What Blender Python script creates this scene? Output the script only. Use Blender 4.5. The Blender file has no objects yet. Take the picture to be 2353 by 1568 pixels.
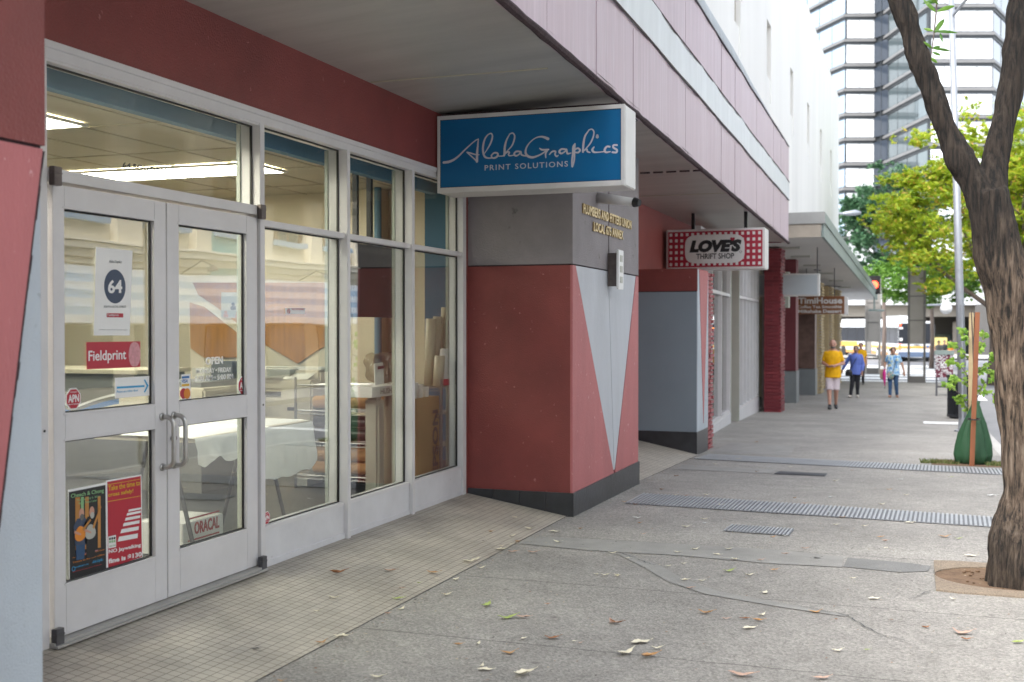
import bpy, bmesh, math, random
import numpy as np
from mathutils import Vector, Matrix, noise
random.seed(7); rng = np.random.default_rng(11)
R = math.radians
S = bpy.context.scene
COL = S.collection

# ------------------------------------------------------------------ camera
EYE = 1.455
F = 2614.0; CX, CY = 1176.5, 784.0          # focal length and centre on a 2353 px wide picture
TH = R(19.56); PT = math.atan(34 / 2614)
cam = bpy.data.cameras.new("camera"); cam_o = bpy.data.objects.new("camera", cam); COL.objects.link(cam_o)
cam_o.location = (0, 0, EYE); cam_o.rotation_euler = (math.pi / 2 - PT, 0, TH)
cam.sensor_width = 36; cam.lens = 36 * F / 2353; cam.clip_end = 3000
cam.dof.use_dof = True; cam.dof.focus_distance = 7.8; cam.dof.aperture_fstop = 2.8
S.camera = cam_o

# ------------------------------------------------------------------ sky, sun, exposure
w = bpy.data.worlds.new("World"); S.world = w; w.use_nodes = True
nt = w.node_tree; bgn = nt.nodes['Background']
sky = nt.nodes.new('ShaderNodeTexSky'); sky.sky_type = 'NISHITA'; sky.sun_disc = False
sky.sun_elevation = R(50); sky.sun_rotation = R(205); sky.dust_density = 2.5; sky.air_density = 1.2; sky.ozone_density = 1.0
hs = nt.nodes.new('ShaderNodeHueSaturation'); hs.inputs['Saturation'].default_value = .38; nt.links.new(sky.outputs[0], hs.inputs['Color']); nt.links.new(hs.outputs[0], bgn.inputs[0]); bgn.inputs[1].default_value = 0.15
sun = bpy.data.lights.new("sun", 'SUN'); sun.energy = .8; sun.angle = R(16); sun.color = (1, .98, .96)
so = bpy.data.objects.new("sun", sun); COL.objects.link(so)
sd = Vector((math.sin(R(205)) * math.cos(R(50)), math.cos(R(205)) * math.cos(R(50)), math.sin(R(50))))
so.rotation_euler = sd.to_track_quat('Z', 'Y').to_euler()
S.view_settings.view_transform = 'Standard'; S.view_settings.look = 'None'
S.view_settings.exposure = 2.05; S.view_settings.gamma = 1
S.cycles.max_bounces = 8; S.cycles.transparent_max_bounces = 24; S.cycles.glossy_bounces = 4

# ------------------------------------------------------------------ survey helpers (picture point + one known plane -> place)
fwv = np.array([-math.sin(TH) * math.cos(PT), math.cos(TH) * math.cos(PT), -math.sin(PT)])
rtv = np.array([math.cos(TH), math.sin(TH), 0.]); upv = np.cross(rtv, fwv)
def ray(x, y): return fwv + rtv * (x - CX) / F - upv * (y - CY) / F
def AX(x, y, v): r = ray(x, y); p = r * v / r[0]; return Vector((p[0], p[1], p[2] + EYE))
def AY(x, y, v): r = ray(x, y); p = r * v / r[1]; return Vector((p[0], p[1], p[2] + EYE))
def AZ(x, y, v): r = ray(x, y); p = r * (v - EYE) / r[2]; return Vector((p[0], p[1], v))
GY = [-60, 0, 9.3, 11.5, 16, 28, 50, 84, 140, 400]; GZ = [-.08, -.12, -.155, -.19, -.31, -.62, -.85, -1.05, -1.2, -1.4]
def g(Y): return float(np.interp(Y, GY, GZ))
def AG(x, y):
    r = ray(x, y); z = -.16
    for i in range(50):
        t = (z - EYE) / r[2]; z = g(r[1] * t)
    return Vector((r[0] * t, r[1] * t, z))
def src(x0, y0, k): return lambda u, v: (.9412 * (x0 + k * u), .9412 * (y0 + k * v))
P2 = src(0, 450, .357); P3 = src(0, 950, .4566); Q4 = src(600, 250, .3828); Q5 = src(600, 750, .4145)
T4 = src(1900, 600, .3188); T5 = src(1980, 740, .17857); T6 = src(2200, 700, .2933); R7 = src(1500, 1050, .425); R8 = src(600, 1200, .4675)
E8 = src(1540, 480, .3955); N9 = src(1740, 700, .19765); T3 = src(2000, 0, .3826)

# ------------------------------------------------------------------ material helpers
def new_mat(name):
    m = bpy.data.materials.new(name); m.use_nodes = True
    return m, m.node_tree, m.node_tree.nodes['Principled BSDF']
def lin(r, g_, b):
    f = lambda c: (c / 255 / 12.92) if c <= 10 else ((c / 255 + .055) / 1.055) ** 2.4
    return (f(r), f(g_), f(b), 1)
def mat(name, col, rough=.6, var=.12, scale=3., bump=0., bscale=60., metal=0., stretch=(1, 1, 1), spots=None, spec=.5, fine=0., fscale=200.):
    """painted / stone / metal surface with worn colour and a small relief"""
    m, t, b = new_mat(name); L = t.links.new; N = t.nodes.new
    b.inputs['Roughness'].default_value = rough; b.inputs['Metallic'].default_value = metal
    b.inputs['Specular IOR Level'].default_value = spec
    tc = N('ShaderNodeTexCoord'); mp = N('ShaderNodeMapping'); mp.inputs['Scale'].default_value = stretch; L(tc.outputs['Object'], mp.inputs[0])
    n1 = N('ShaderNodeTexNoise'); n1.inputs['Scale'].default_value = scale; n1.inputs['Detail'].default_value = 6; n1.inputs['Roughness'].default_value = .62; L(mp.outputs[0], n1.inputs['Vector'])
    r1 = N('ShaderNodeMapRange'); r1.inputs[1].default_value = .3; r1.inputs[2].default_value = .7; r1.inputs[3].default_value = 1 - var; r1.inputs[4].default_value = 1 + var; L(n1.outputs['Fac'], r1.inputs[0])
    mul = N('ShaderNodeVectorMath'); mul.operation = 'SCALE'; mul.inputs[0].default_value = col[:3]; L(r1.outputs[0], mul.inputs['Scale'])
    out = mul.outputs[0]
    if fine:
        n3 = N('ShaderNodeTexNoise'); n3.inputs['Scale'].default_value = fscale; n3.inputs['Detail'].default_value = 3; L(tc.outputs['Object'], n3.inputs['Vector'])
        r3 = N('ShaderNodeMapRange'); r3.inputs[1].default_value = .3; r3.inputs[2].default_value = .7; r3.inputs[3].default_value = 1 - fine; r3.inputs[4].default_value = 1 + fine; L(n3.outputs['Fac'], r3.inputs[0])
        m3 = N('ShaderNodeVectorMath'); m3.operation = 'SCALE'; L(out, m3.inputs[0]); L(r3.outputs[0], m3.inputs['Scale']); out = m3.outputs[0]
    if spots:
        sc, th, sc_col = spots
        n2 = N('ShaderNodeTexNoise'); n2.inputs['Scale'].default_value = sc; n2.inputs['Detail'].default_value = 5; L(tc.outputs['Object'], n2.inputs['Vector'])
        r2 = N('ShaderNodeMapRange'); r2.inputs[1].default_value = th; r2.inputs[2].default_value = th + .05; L(n2.outputs['Fac'], r2.inputs[0])
        mx = N('ShaderNodeMix'); mx.data_type = 'RGBA'; L(r2.outputs[0], mx.inputs[0]); L(out, mx.inputs[6]); mx.inputs[7].default_value = sc_col; out = mx.outputs[2]
    L(out, b.inputs['Base Color'])
    if bump:
        nb = N('ShaderNodeTexNoise'); nb.inputs['Scale'].default_value = bscale; nb.inputs['Detail'].default_value = 4; L(mp.outputs[0], nb.inputs['Vector'])
        bp = N('ShaderNodeBump'); bp.inputs['Strength'].default_value = bump; bp.inputs['Distance'].default_value = .01; L(nb.outputs['Fac'], bp.inputs['Height']); L(bp.outputs[0], b.inputs['Normal'])
    return m
def emis(name, col, st):
    m, t, b = new_mat(name); b.inputs['Base Color'].default_value = col; b.inputs['Emission Color'].default_value = col; b.inputs['Emission Strength'].default_value = st; return m

M = {}
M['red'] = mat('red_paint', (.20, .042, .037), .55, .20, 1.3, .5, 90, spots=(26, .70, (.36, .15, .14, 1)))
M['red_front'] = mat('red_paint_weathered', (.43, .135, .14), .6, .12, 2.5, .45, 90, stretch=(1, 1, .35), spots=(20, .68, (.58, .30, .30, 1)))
M['salmon'] = mat('salmon_paint', (.34, .09, .08), .6, .1, 1.5, .3, 60)
M['grey_paint'] = mat('grey_concrete_paint', (.23, .21, .22), .7, .12, 2.5, .6, 70, spots=(7, .66, (.13, .12, .12, 1)))
M['pale_blue'] = mat('pale_blue_stucco', (.48, .53, .58), .8, .08, 2.2, .55, 300, stretch=(1, 1, .5), spots=(12, .69, (.3, .33, .36, 1)))
M['pale_grey'] = mat('pale_grey_inlay', (.47, .49, .53), .7, .12, 1.8, .35, 70, stretch=(1, 1, .3))
M['blue_grey'] = mat('blue_grey_panel', (.215, .26, .30), .65, .07, .9, .1, 40)
M['plinth'] = mat('black_tile_plinth', (.035, .037, .042), .28, .3, 5, .2, 30)
M['edge_dark'] = mat('mossy_dark_edge', (.05, .03, .035), .95, .5, 30, .9, 140)
M['soffit'] = mat('grey_soffit', (.38, .37, .345), .30, .13, 1.3, .45, 3.0, stretch=(.6, 3.2, 1))
M['pink'] = mat('faded_pink_metal', (.46, .35, .40), .5, .10, 9, .12, 10, stretch=(2, 2, .06), spots=None)
M['cap'] = mat('weathered_canopy_cap', (.30, .33, .35), .55, .18, 2.5, .1, 8, stretch=(1, 2, .2))
M['band'] = mat('pale_canopy_band', (.60, .63, .65), .5, .08, 5, .1, 8, stretch=(1, 1, .15))
M['alu'] = mat('white_aluminium', (.60, .59, .60), .42, .05, 4, .08, 20)
M['alu_in'] = mat('green_grey_frame', (.40, .43, .38), .5, .05, 4)
M['alu_dirty'] = mat('white_kick_panel', (.60, .60, .62), .45, .08, 3, .1, 20, spots=(16, .72, (.25, .23, .21, 1)))
M['rubber'] = mat('black_gasket', (.015, .015, .015), .5)
M['pivot'] = mat('bronze_pivot', (.11, .09, .085), .4, .2, 20, metal=.4)
M['steel'] = mat('brushed_steel', (.50, .49, .47), .33, .1, 20, metal=.9)
M['galv'] = mat('galvanised_pole', (.30, .32, .35), .45, .1, 4, metal=.35)
M['cream_wall'] = mat('cream_wall', (.60, .545, .42), .8, .04, 1)
M['ceiling_tile'] = mat('ceiling_tile', (.52, .48, .38), .85, .05, 2, .2, 80)
M['tbar'] = mat('ceiling_tee', (.43, .40, .31), .6)
M['blue_wall'] = mat('deep_blue_wall', (.03, .115, .20), .7, .06, 1)
M['blue_beam'] = mat('slate_blue_beam', (.10, .20, .29), .7, .05, 1)
M['wood'] = mat('amber_wood_panel', (.40, .18, .04), .5, .2, 2.5, stretch=(9, 1, .5))
M['room_floor'] = mat('dark_floor', (.03, .032, .036), .35, .15, 2)
M['sign_white'] = mat('sign_cabinet_white', (.60, .59, .58), .45, .06, 5, .1, 40, spots=(22, .73, (.28, .25, .23, 1)))
M['sign_blue'] = mat('blue_sign_face', (.002, .125, .31), .30, .05, 2)
M['lettering_grey'] = mat('silver_lettering', (.55, .54, .60), .4, .03)
M['brass'] = mat('brass_letters', (.42, .30, .13), .35, .25, 30, metal=.75)
M['white'] = mat('white_plastic', (.72, .72, .72), .45, .03)
M['paper'] = mat('white_paper', (.74, .74, .73), .7, .03, 5, .3, 9)
M['black'] = mat('black_plastic', (.012, .012, .014), .35, .1)
M['print_black'] = mat('black_print', (.012, .012, .014), .55, .1)
M['maroon'] = mat('maroon_paint', (.13, .018, .026), .55, .1, 3)
M['gingham'] = mat('gingham_red', (.33, .012, .035), .45, .05)
M['screen'] = mat('dark_screen', (.02, .016, .024), .22, .05)
M['cardboard'] = mat('cardboard', (.42, .30, .14), .75, .06, 3)
M['print_blue_grey'] = mat('faded_ink', (.10, .11, .12), .6)
M['beige_plastic'] = mat('beige_plastic', (.50, .46, .36), .45, .04)
M['light_grey_plastic'] = mat('light_grey_plastic', (.40, .40, .36), .45, .04)
M['desk_grey'] = mat('desk_grey', (.13, .13, .12), .5, .05)
M['chrome'] = mat('chrome_wire', (.30, .30, .30), .4, .1, metal=.9)
M['kraft'] = mat('kraft_roll', (.33, .18, .07), .7, .1)
M['sticker_red'] = mat('sticker_red', (.40, .012, .03), .4, .03)
M['sticker_blue'] = mat('sticker_blue', (.01, .11, .32), .4, .03)
M['navy'] = mat('navy_print', (.035, .055, .10), .5, .03)
M['yellow_print'] = mat('yellow_print', (.60, .36, .02), .5, .03)
M['orange_print'] = mat('orange_print', (.65, .22, .02), .5, .03)
M['green_print'] = mat('green_print', (.22, .42, .20), .5, .03)
M['cyan_print'] = mat('cyan_print', (.03, .30, .55), .5, .03)
M['peach_print'] = mat('pale_pink_print', (.55, .25, .28), .5, .2, 60)
M['brown_sign'] = mat('brown_sign_face', (.20, .075, .025), .5, .06)
M['sign_pale'] = mat('blank_sign_face', (.42, .46, .49), .4, .04, 2)
M['white_stucco'] = mat('white_stucco', (.74, .73, .705), .85, .07, .6, .15, 6, stretch=(1, 1, .12))
M['slot'] = mat('slot_window_frame', (.32, .28, .22), .7, .06)
M['canopy_grey'] = mat('grey_canopy_metal', (.36, .36, .35), .5, .10, 2)
M['canopy_green'] = mat('verdigris_gutter', (.20, .25, .235), .5, .14, 3)
M['soffit2'] = mat('pale_soffit', (.54, .53, .51), .7, .05, .8)
M['stone'] = mat('brown_granite', (.13, .075, .06), .4, .4, 4)
M['tan_end'] = mat('weathered_tan_metal', (.40, .35, .29), .6, .1, 4)
M['base_grey'] = mat('grey_base_panel', (.17, .185, .19), .5, .08)
M['louver'] = mat('ochre_block', (.42, .33, .19), .75, .12, 6)
M['door_black'] = mat('black_metal_door', (.03, .034, .038), .4, .1)
M['concrete'] = mat('smooth_concrete', (.36, .35, .33), .85, .1, 3, .4, 100, fine=.1)
M['steel_cover'] = mat('steel_drain_cover', (.38, .39, .405), .45, .12, 5, .3, 80, metal=.3)
M['cover_gap'] = mat('cover_gap_grey', (.15, .155, .165), .7, .15, 10)
M['iron'] = mat('dark_iron', (.10, .10, .11), .55, .2, 20, metal=.5)
M['pebble'] = mat('pebbled_basin', (.27, .215, .16), .9, .15, 4, 1., 130, fine=.35, fscale=120)
M['soil'] = mat('dry_soil', (.16, .10, .06), .95, .3, 14, 1., 60)
M['asphalt'] = mat('pale_asphalt', (.20, .20, .205), .85, .10, .8, .5, 90, fine=.12, fscale=90)
M['kerb'] = mat('kerb_concrete', (.38, .37, .35), .8, .12, 3)
M['road_paint'] = mat('white_road_paint', (.75, .75, .74), .7, .12, 3)
M['yellow_paint'] = mat('yellow_road_paint', (.55, .36, .05), .7, .12, 3)
M['pylon'] = mat('bronze_grey_pylon', (.27, .255, .235), .5, .06)
M['pylon_dark'] = mat('dark_bronze_frame', (.12, .115, .11), .45, .06)
M['tree_green'] = mat('watering_bag', (.025, .085, .038), .55, .12, 5, .4, 12)
M['stake'] = mat('redwood_stake', (.24, .085, .036), .7, .2, 12, .3, 60, stretch=(1, 1, .1))
M['bin'] = mat('black_bin', (.018, .02, .024), .28, .15, 5)
M['skin'] = mat('skin', (.50, .27, .20), .55, .05, 10)
M['skin_tan'] = mat('tan_skin', (.38, .21, .14), .55, .05, 10)
M['hair_grey'] = mat('grey_hair', (.12, .115, .11), .7, .3, 60)
M['hair_dark'] = mat('dark_hair', (.015, .013, .012), .6, .3, 60)
M['yellow_shirt'] = mat('yellow_tshirt', (.80, .42, .0), .8, .10, 9, .5, 9)
M['plaid'] = mat('pale_plaid', (.60, .52, .55), .8, .10, 30, .4, 10)
M['blue_shirt'] = mat('blue_blouse', (.11, .17, .52), .7, .10, 9, .5, 9)
M['black_cloth'] = mat('black_trousers', (.014, .015, .02), .8, .2, 9)
M['jeans'] = mat('blue_jeans', (.03, .075, .16), .8, .15, 14)
M['shoe_dark'] = mat('dark_shoes', (.03, .03, .033), .6)
M['shoe_pale'] = mat('pale_shoes', (.55, .50, .46), .6)
M['magenta'] = mat('magenta_umbrella', (.50, .02, .20), .5)
M['tan_bag'] = mat('tan_bag', (.36, .27, .20), .7)
M['bus_white'] = mat('bus_white', (.70, .72, .74), .3, .03)
M['bus_yellow'] = mat('bus_yellow', (.62, .36, .06), .35, .04)
M['bus_orange'] = mat('bus_orange', (.50, .24, .07), .4, .04)
M['bus_glass'] = mat('bus_dark_glass', (.02, .023, .03), .12, .05)
M['bus_blue'] = mat('bus_blue_skirt', (.10, .14, .22), .35, .04)
M['tyre'] = mat('tyre_rubber', (.02, .02, .02), .8)
M['red_lamp'] = emis('lit_red_lamp', (1, .05, .02, 1), 3.)
M['amber_lamp'] = emis('lit_amber_lamp', (1, .30, .04, 1), 3.)
M['green_lamp'] = emis('lit_green_lamp', (.03, .9, .45, 1), 2.)
M['panel_light'] = emis('fluorescent_panel', (1, .94, .79, 1), 8.5)
M['warm_window'] = emis('lit_display_window', (.75, .62, .25, 1), .35)
M['far_wall'] = mat('far_concrete', (.52, .53, .54), .7, .06, .5)
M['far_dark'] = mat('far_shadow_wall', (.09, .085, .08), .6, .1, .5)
M['tan_wall'] = mat('tan_wall', (.30, .27, .23), .7, .06, .5)
M['brown_tower'] = mat('brown_tower', (.28, .16, .13), .7, .1, .2)
M['opp_wall'] = mat('cream_stone_facade', (.74, .68, .56), .8, .07, 1.2, .2, 20)
M['opp_trim'] = mat('cream_moulding', (.80, .75, .64), .75, .06, 2)
M['opp_blue'] = mat('pale_blue_awning', (.36, .48, .62), .6, .05, 2)
M['opp_white'] = mat('white_awning', (.70, .72, .74), .6, .05, 2)
M['teal'] = mat('teal_banner', (.18, .40, .42), .6, .05)
M['opp_frame'] = mat('brown_window_frame', (.20, .13, .09), .6)
def glossy_glass(name, col, rough=.05, metal=.6):
    return mat(name, col, rough, .06, .3, .05, .35, metal=metal)
M['tower_white'] = glossy_glass('tower_pale_glass', (.66, .68, .70), .25, .0)  # pale base colour paints in the bright sky mirrored by these bays
M['tower_dark'] = glossy_glass('tower_dark_glass', (.035, .045, .062), .06, .05)
M['tower_blue'] = glossy_glass('tower_blue_glass', (.34, .43, .53), .10, .25)
M['tower_green'] = glossy_glass('tower_green_glass', (.11, .14, .15), .06, .3)
M['tower_band'] = mat('tower_spandrel', (.17, .17, .17), .5, .08, .4)
M['tower_line'] = mat('tower_shadow_gap', (.025, .03, .035), .5)
M['opp_glass'] = glossy_glass('opposite_window_glass', (.22, .27, .30), .05, .6)
def glass_mat(name, tint, base=.05, gain=1.0):
    m, t, b = new_mat(name); t.nodes.remove(b); N = t.nodes.new; L = t.links.new
    lw = N('ShaderNodeLayerWeight'); lw.inputs['Blend'].default_value = .5
    pw = N('ShaderNodeMath'); pw.operation = 'POWER'; L(lw.outputs['Facing'], pw.inputs[0]); pw.inputs[1].default_value = 3.5
    ma = N('ShaderNodeMath'); ma.operation = 'MULTIPLY_ADD'; L(pw.outputs[0], ma.inputs[0]); ma.inputs[1].default_value = gain; ma.inputs[2].default_value = base; ma.use_clamp = True
    tr = N('ShaderNodeBsdfTransparent'); tr.inputs[0].default_value = tint
    gl = N('ShaderNodeBsdfGlossy'); gl.inputs['Roughness'].default_value = .008
    tc = N('ShaderNodeTexCoord'); nn = N('ShaderNodeTexNoise'); nn.inputs['Scale'].default_value = 1.6; nn.inputs['Detail'].default_value = 1; L(tc.outputs['Object'], nn.inputs['Vector'])
    bp = N('ShaderNodeBump'); bp.inputs['Strength'].default_value = .06; bp.inputs['Distance'].default_value = .02; L(nn.outputs['Fac'], bp.inputs['Height']); L(bp.outputs[0], gl.inputs['Normal'])
    mx = N('ShaderNodeMixShader'); L(ma.outputs[0], mx.inputs[0]); L(tr.outputs[0], mx.inputs[1]); L(gl.outputs[0], mx.inputs[2])
    L(mx.outputs[0], t.nodes['Material Output'].inputs['Surface'])
    return m
M['glass'] = glass_mat('window_glass', (.92, .95, .93, 1), .15, .9)
M['glass_clear'] = glass_mat('transom_glass', (.93, .95, .93, 1), .012, .25)
M['plastic_wrap'] = glass_mat('clear_plastic_wrap', (.80, .78, .74, 1), .06, .5)

# sidewalk: exposed aggregate with stains, saw-cut joints at fixed distances
def sidewalk_mat():
    m, t, b = new_mat('exposed_aggregate'); N = t.nodes.new; L = t.links.new
    tc = N('ShaderNodeTexCoord')
    def noise_n(sc, det=4, ro=.6):
        n = N('ShaderNodeTexNoise'); n.inputs['Scale'].default_value = sc; n.inputs['Detail'].default_value = det; n.inputs['Roughness'].default_value = ro; L(tc.outputs['Object'], n.inputs['Vector']); return n.outputs['Fac']
    def rng_n(x, a, b_, c, d):
        r = N('ShaderNodeMapRange'); L(x, r.inputs[0]); r.inputs[1].default_value = a; r.inputs[2].default_value = b_; r.inputs[3].default_value = c; r.inputs[4].default_value = d; return r.outputs[0]
    def mul(a, b_):
        x = N('ShaderNodeMath'); x.operation = 'MULTIPLY'; L(a, x.inputs[0]); L(b_, x.inputs[1]); return x.outputs[0]
    v = N('ShaderNodeTexVoronoi'); v.inputs['Scale'].default_value = 95; L(tc.outputs['Object'], v.inputs['Vector'])
    sep = N('ShaderNodeSeparateColor'); L(v.outputs['Color'], sep.inputs[0])
    f = mul(rng_n(sep.outputs[0], 0, 1, .68, 1.26), rng_n(noise_n(1.1, 6), .3, .7, .84, 1.14))
    f = mul(f, rng_n(noise_n(260, 2), .3, .7, .80, 1.2))
    f = mul(f, rng_n(noise_n(7, 5), .35, .75, 1.06, .86)); f = mul(f, rng_n(noise_n(.45, 3), .35, .65, .9, 1.08))
    gv = N('ShaderNodeTexVoronoi'); gv.inputs['Scale'].default_value = 2.6; gv.inputs['Randomness'].default_value = 1; L(tc.outputs['Object'], gv.inputs['Vector']); f = mul(f, rng_n(gv.outputs['Distance'], .045, .065, .70, 1))
    sx = N('ShaderNodeSeparateXYZ'); L(tc.outputs['Object'], sx.inputs[0])
    nw = noise_n(3, 3)
    yy = N('ShaderNodeMath'); yy.operation = 'MULTIPLY_ADD'; L(nw, yy.inputs[0]); yy.inputs[1].default_value = .03; L(sx.outputs[1], yy.inputs[2])
    for yj in (3.98, 5.385, 6.76, 8.3, 12.1, 18.6, 21.7, 24.8, 31, 37.2):
        s_ = N('ShaderNodeMath'); s_.operation = 'SUBTRACT'; L(yy.outputs[0], s_.inputs[0]); s_.inputs[1].default_value = yj + .015
        a_ = N('ShaderNodeMath'); a_.operation = 'ABSOLUTE'; L(s_.outputs[0], a_.inputs[0])
        f = mul(f, rng_n(a_.outputs[0], .002, .0075, .42, 1))
    sc = N('ShaderNodeVectorMath'); sc.operation = 'SCALE'; sc.inputs[0].default_value = (.288, .272, .248); L(f, sc.inputs['Scale'])
    L(sc.outputs[0], b.inputs['Base Color']); b.inputs['Roughness'].default_value = .8
    bp = N('ShaderNodeBump'); bp.inputs['Strength'].default_value = .7; bp.inputs['Distance'].default_value = .004; L(v.outputs['Distance'], bp.inputs['Height']); L(bp.outputs[0], b.inputs['Normal'])
    return m
M['sidewalk'] = sidewalk_mat()
def tile_mat():
    m, t, b = new_mat('mosaic_floor_tile'); N = t.nodes.new; L = t.links.new
    tc = N('ShaderNodeTexCoord'); mp = N('ShaderNodeMapping'); L(tc.outputs['Object'], mp.inputs[0]); mp.inputs['Rotation'].default_value = (0, 0, R(90))
    br = N('ShaderNodeTexBrick'); br.offset = 0; br.inputs['Scale'].default_value = 1; br.inputs['Brick Width'].default_value = .052; br.inputs['Row Height'].default_value = .052
    br.inputs['Mortar Size'].default_value = .0021; br.inputs['Mortar Smooth'].default_value = .3; br.inputs['Bias'].default_value = 0
    br.inputs['Color1'].default_value = (.49, .45, .38, 1); br.inputs['Color2'].default_value = (.43, .392, .33, 1); br.inputs['Mortar'].default_value = (.12, .10, .085, 1)
    L(mp.outputs[0], br.inputs['Vector'])
    n1 = N('ShaderNodeTexNoise'); n1.inputs['Scale'].default_value = 2.2; n1.inputs['Detail'].default_value = 7; L(tc.outputs['Object'], n1.inputs['Vector'])
    r1 = N('ShaderNodeMapRange'); r1.inputs[1].default_value = .3; r1.inputs[2].default_value = .72; r1.inputs[3].default_value = .76; r1.inputs[4].default_value = 1.1; L(n1.outputs['Fac'], r1.inputs[0])
    # grime collects in the strip against the shopfront
    sx = N('ShaderNodeSeparateXYZ'); L(tc.outputs['Object'], sx.inputs[0])
    ad = N('ShaderNodeMath'); ad.operation = 'MULTIPLY_ADD'; L(n1.outputs['Fac'], ad.inputs[0]); ad.inputs[1].default_value = .25; L(sx.outputs[0], ad.inputs[2])
    r2 = N('ShaderNodeMapRange'); L(ad.outputs[0], r2.inputs[0]); r2.inputs[1].default_value = -3.62; r2.inputs[2].default_value = -3.30; r2.inputs[3].default_value = .62; r2.inputs[4].default_value = 1
    mm = N('ShaderNodeMath'); mm.operation = 'MULTIPLY'; L(r1.outputs[0], mm.inputs[0]); L(r2.outputs[0], mm.inputs[1])
    sc = N('ShaderNodeVectorMath'); sc.operation = 'SCALE'; L(br.outputs['Color'], sc.inputs[0]); L(mm.outputs[0], sc.inputs['Scale']); L(sc.outputs[0], b.inputs['Base Color'])
    b.inputs['Roughness'].default_value = .5
    bp = N('ShaderNodeBump'); bp.invert = True; bp.inputs['Strength'].default_value = .4; bp.inputs['Distance'].default_value = .002; L(br.outputs['Fac'], bp.inputs['Height']); L(bp.outputs[0], b.inputs['Normal'])
    return m
M['tile'] = tile_mat()
def brick_mat(name, col, col2):
    m, t, b = new_mat(name); N = t.nodes.new; L = t.links.new
    g_ = N('ShaderNodeNewGeometry'); cr = N('ShaderNodeMix'); cr.data_type = 'RGBA'; cr.inputs[6].default_value = col; cr.inputs[7].default_value = col2
    L(g_.outputs['Random Per Island'], cr.inputs[0]); L(cr.outputs[2], b.inputs['Base Color']); b.inputs['Roughness'].default_value = .6
    tc = N('ShaderNodeTexCoord'); nb = N('ShaderNodeTexNoise'); nb.inputs['Scale'].default_value = 30; L(tc.outputs['Object'], nb.inputs['Vector'])
    bp = N('ShaderNodeBump'); bp.inputs['Strength'].default_value = .8; bp.inputs['Distance'].default_value = .01; L(nb.outputs['Fac'], bp.inputs['Height']); L(bp.outputs[0], b.inputs['Normal'])
    return m
M['brick_pink'] = brick_mat('pink_painted_brick', (.26, .05, .055, 1), (.36, .10, .11, 1))
M['brick_maroon'] = brick_mat('maroon_painted_brick', (.15, .014, .022, 1), (.24, .03, .04, 1))
def leaf_mat(name, c1, c2, c3=None, trans=.35):
    m, t, b = new_mat(name); N = t.nodes.new; L = t.links.new
    g_ = N('ShaderNodeNewGeometry'); cr = N('ShaderNodeValToRGB'); L(g_.outputs['Random Per Island'], cr.inputs[0])
    cr.color_ramp.elements[0].color = c1; cr.color_ramp.elements[0].position = 0; cr.color_ramp.elements[1].color = c2; cr.color_ramp.elements[1].position = .85
    if c3:
        e = cr.color_ramp.elements.new(1.0); e.color = c3
    L(cr.outputs[0], b.inputs['Base Color']); b.inputs['Roughness'].default_value = .5
    tl = N('ShaderNodeBsdfTranslucent'); L(cr.outputs[0], tl.inputs[0]); mx = N('ShaderNodeMixShader'); mx.inputs[0].default_value = trans
    L(b.outputs[0], mx.inputs[1]); L(tl.outputs[0], mx.inputs[2]); L(mx.outputs[0], t.nodes['Material Output'].inputs['Surface'])
    return m
M['leaf_yellow'] = leaf_mat('yellow_green_foliage', (.20, .34, .02, 1), (.46, .52, .04, 1), (.60, .34, .08, 1), .5)
M['leaf_dark'] = leaf_mat('dark_green_foliage', (.03, .095, .045, 1), (.10, .21, .10, 1), None, .3)
M['leaf_mid'] = leaf_mat('fresh_green_foliage', (.05, .16, .02, 1), (.20, .36, .05, 1), None, .4)
M['leaf_fresh'] = leaf_mat('bright_sapling_leaves', (.12, .28, .03, 1), (.40, .60, .10, 1), None, .5)
M['grass'] = leaf_mat('dry_weeds', (.05, .11, .02, 1), (.22, .22, .08, 1), None, .3)
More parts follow.
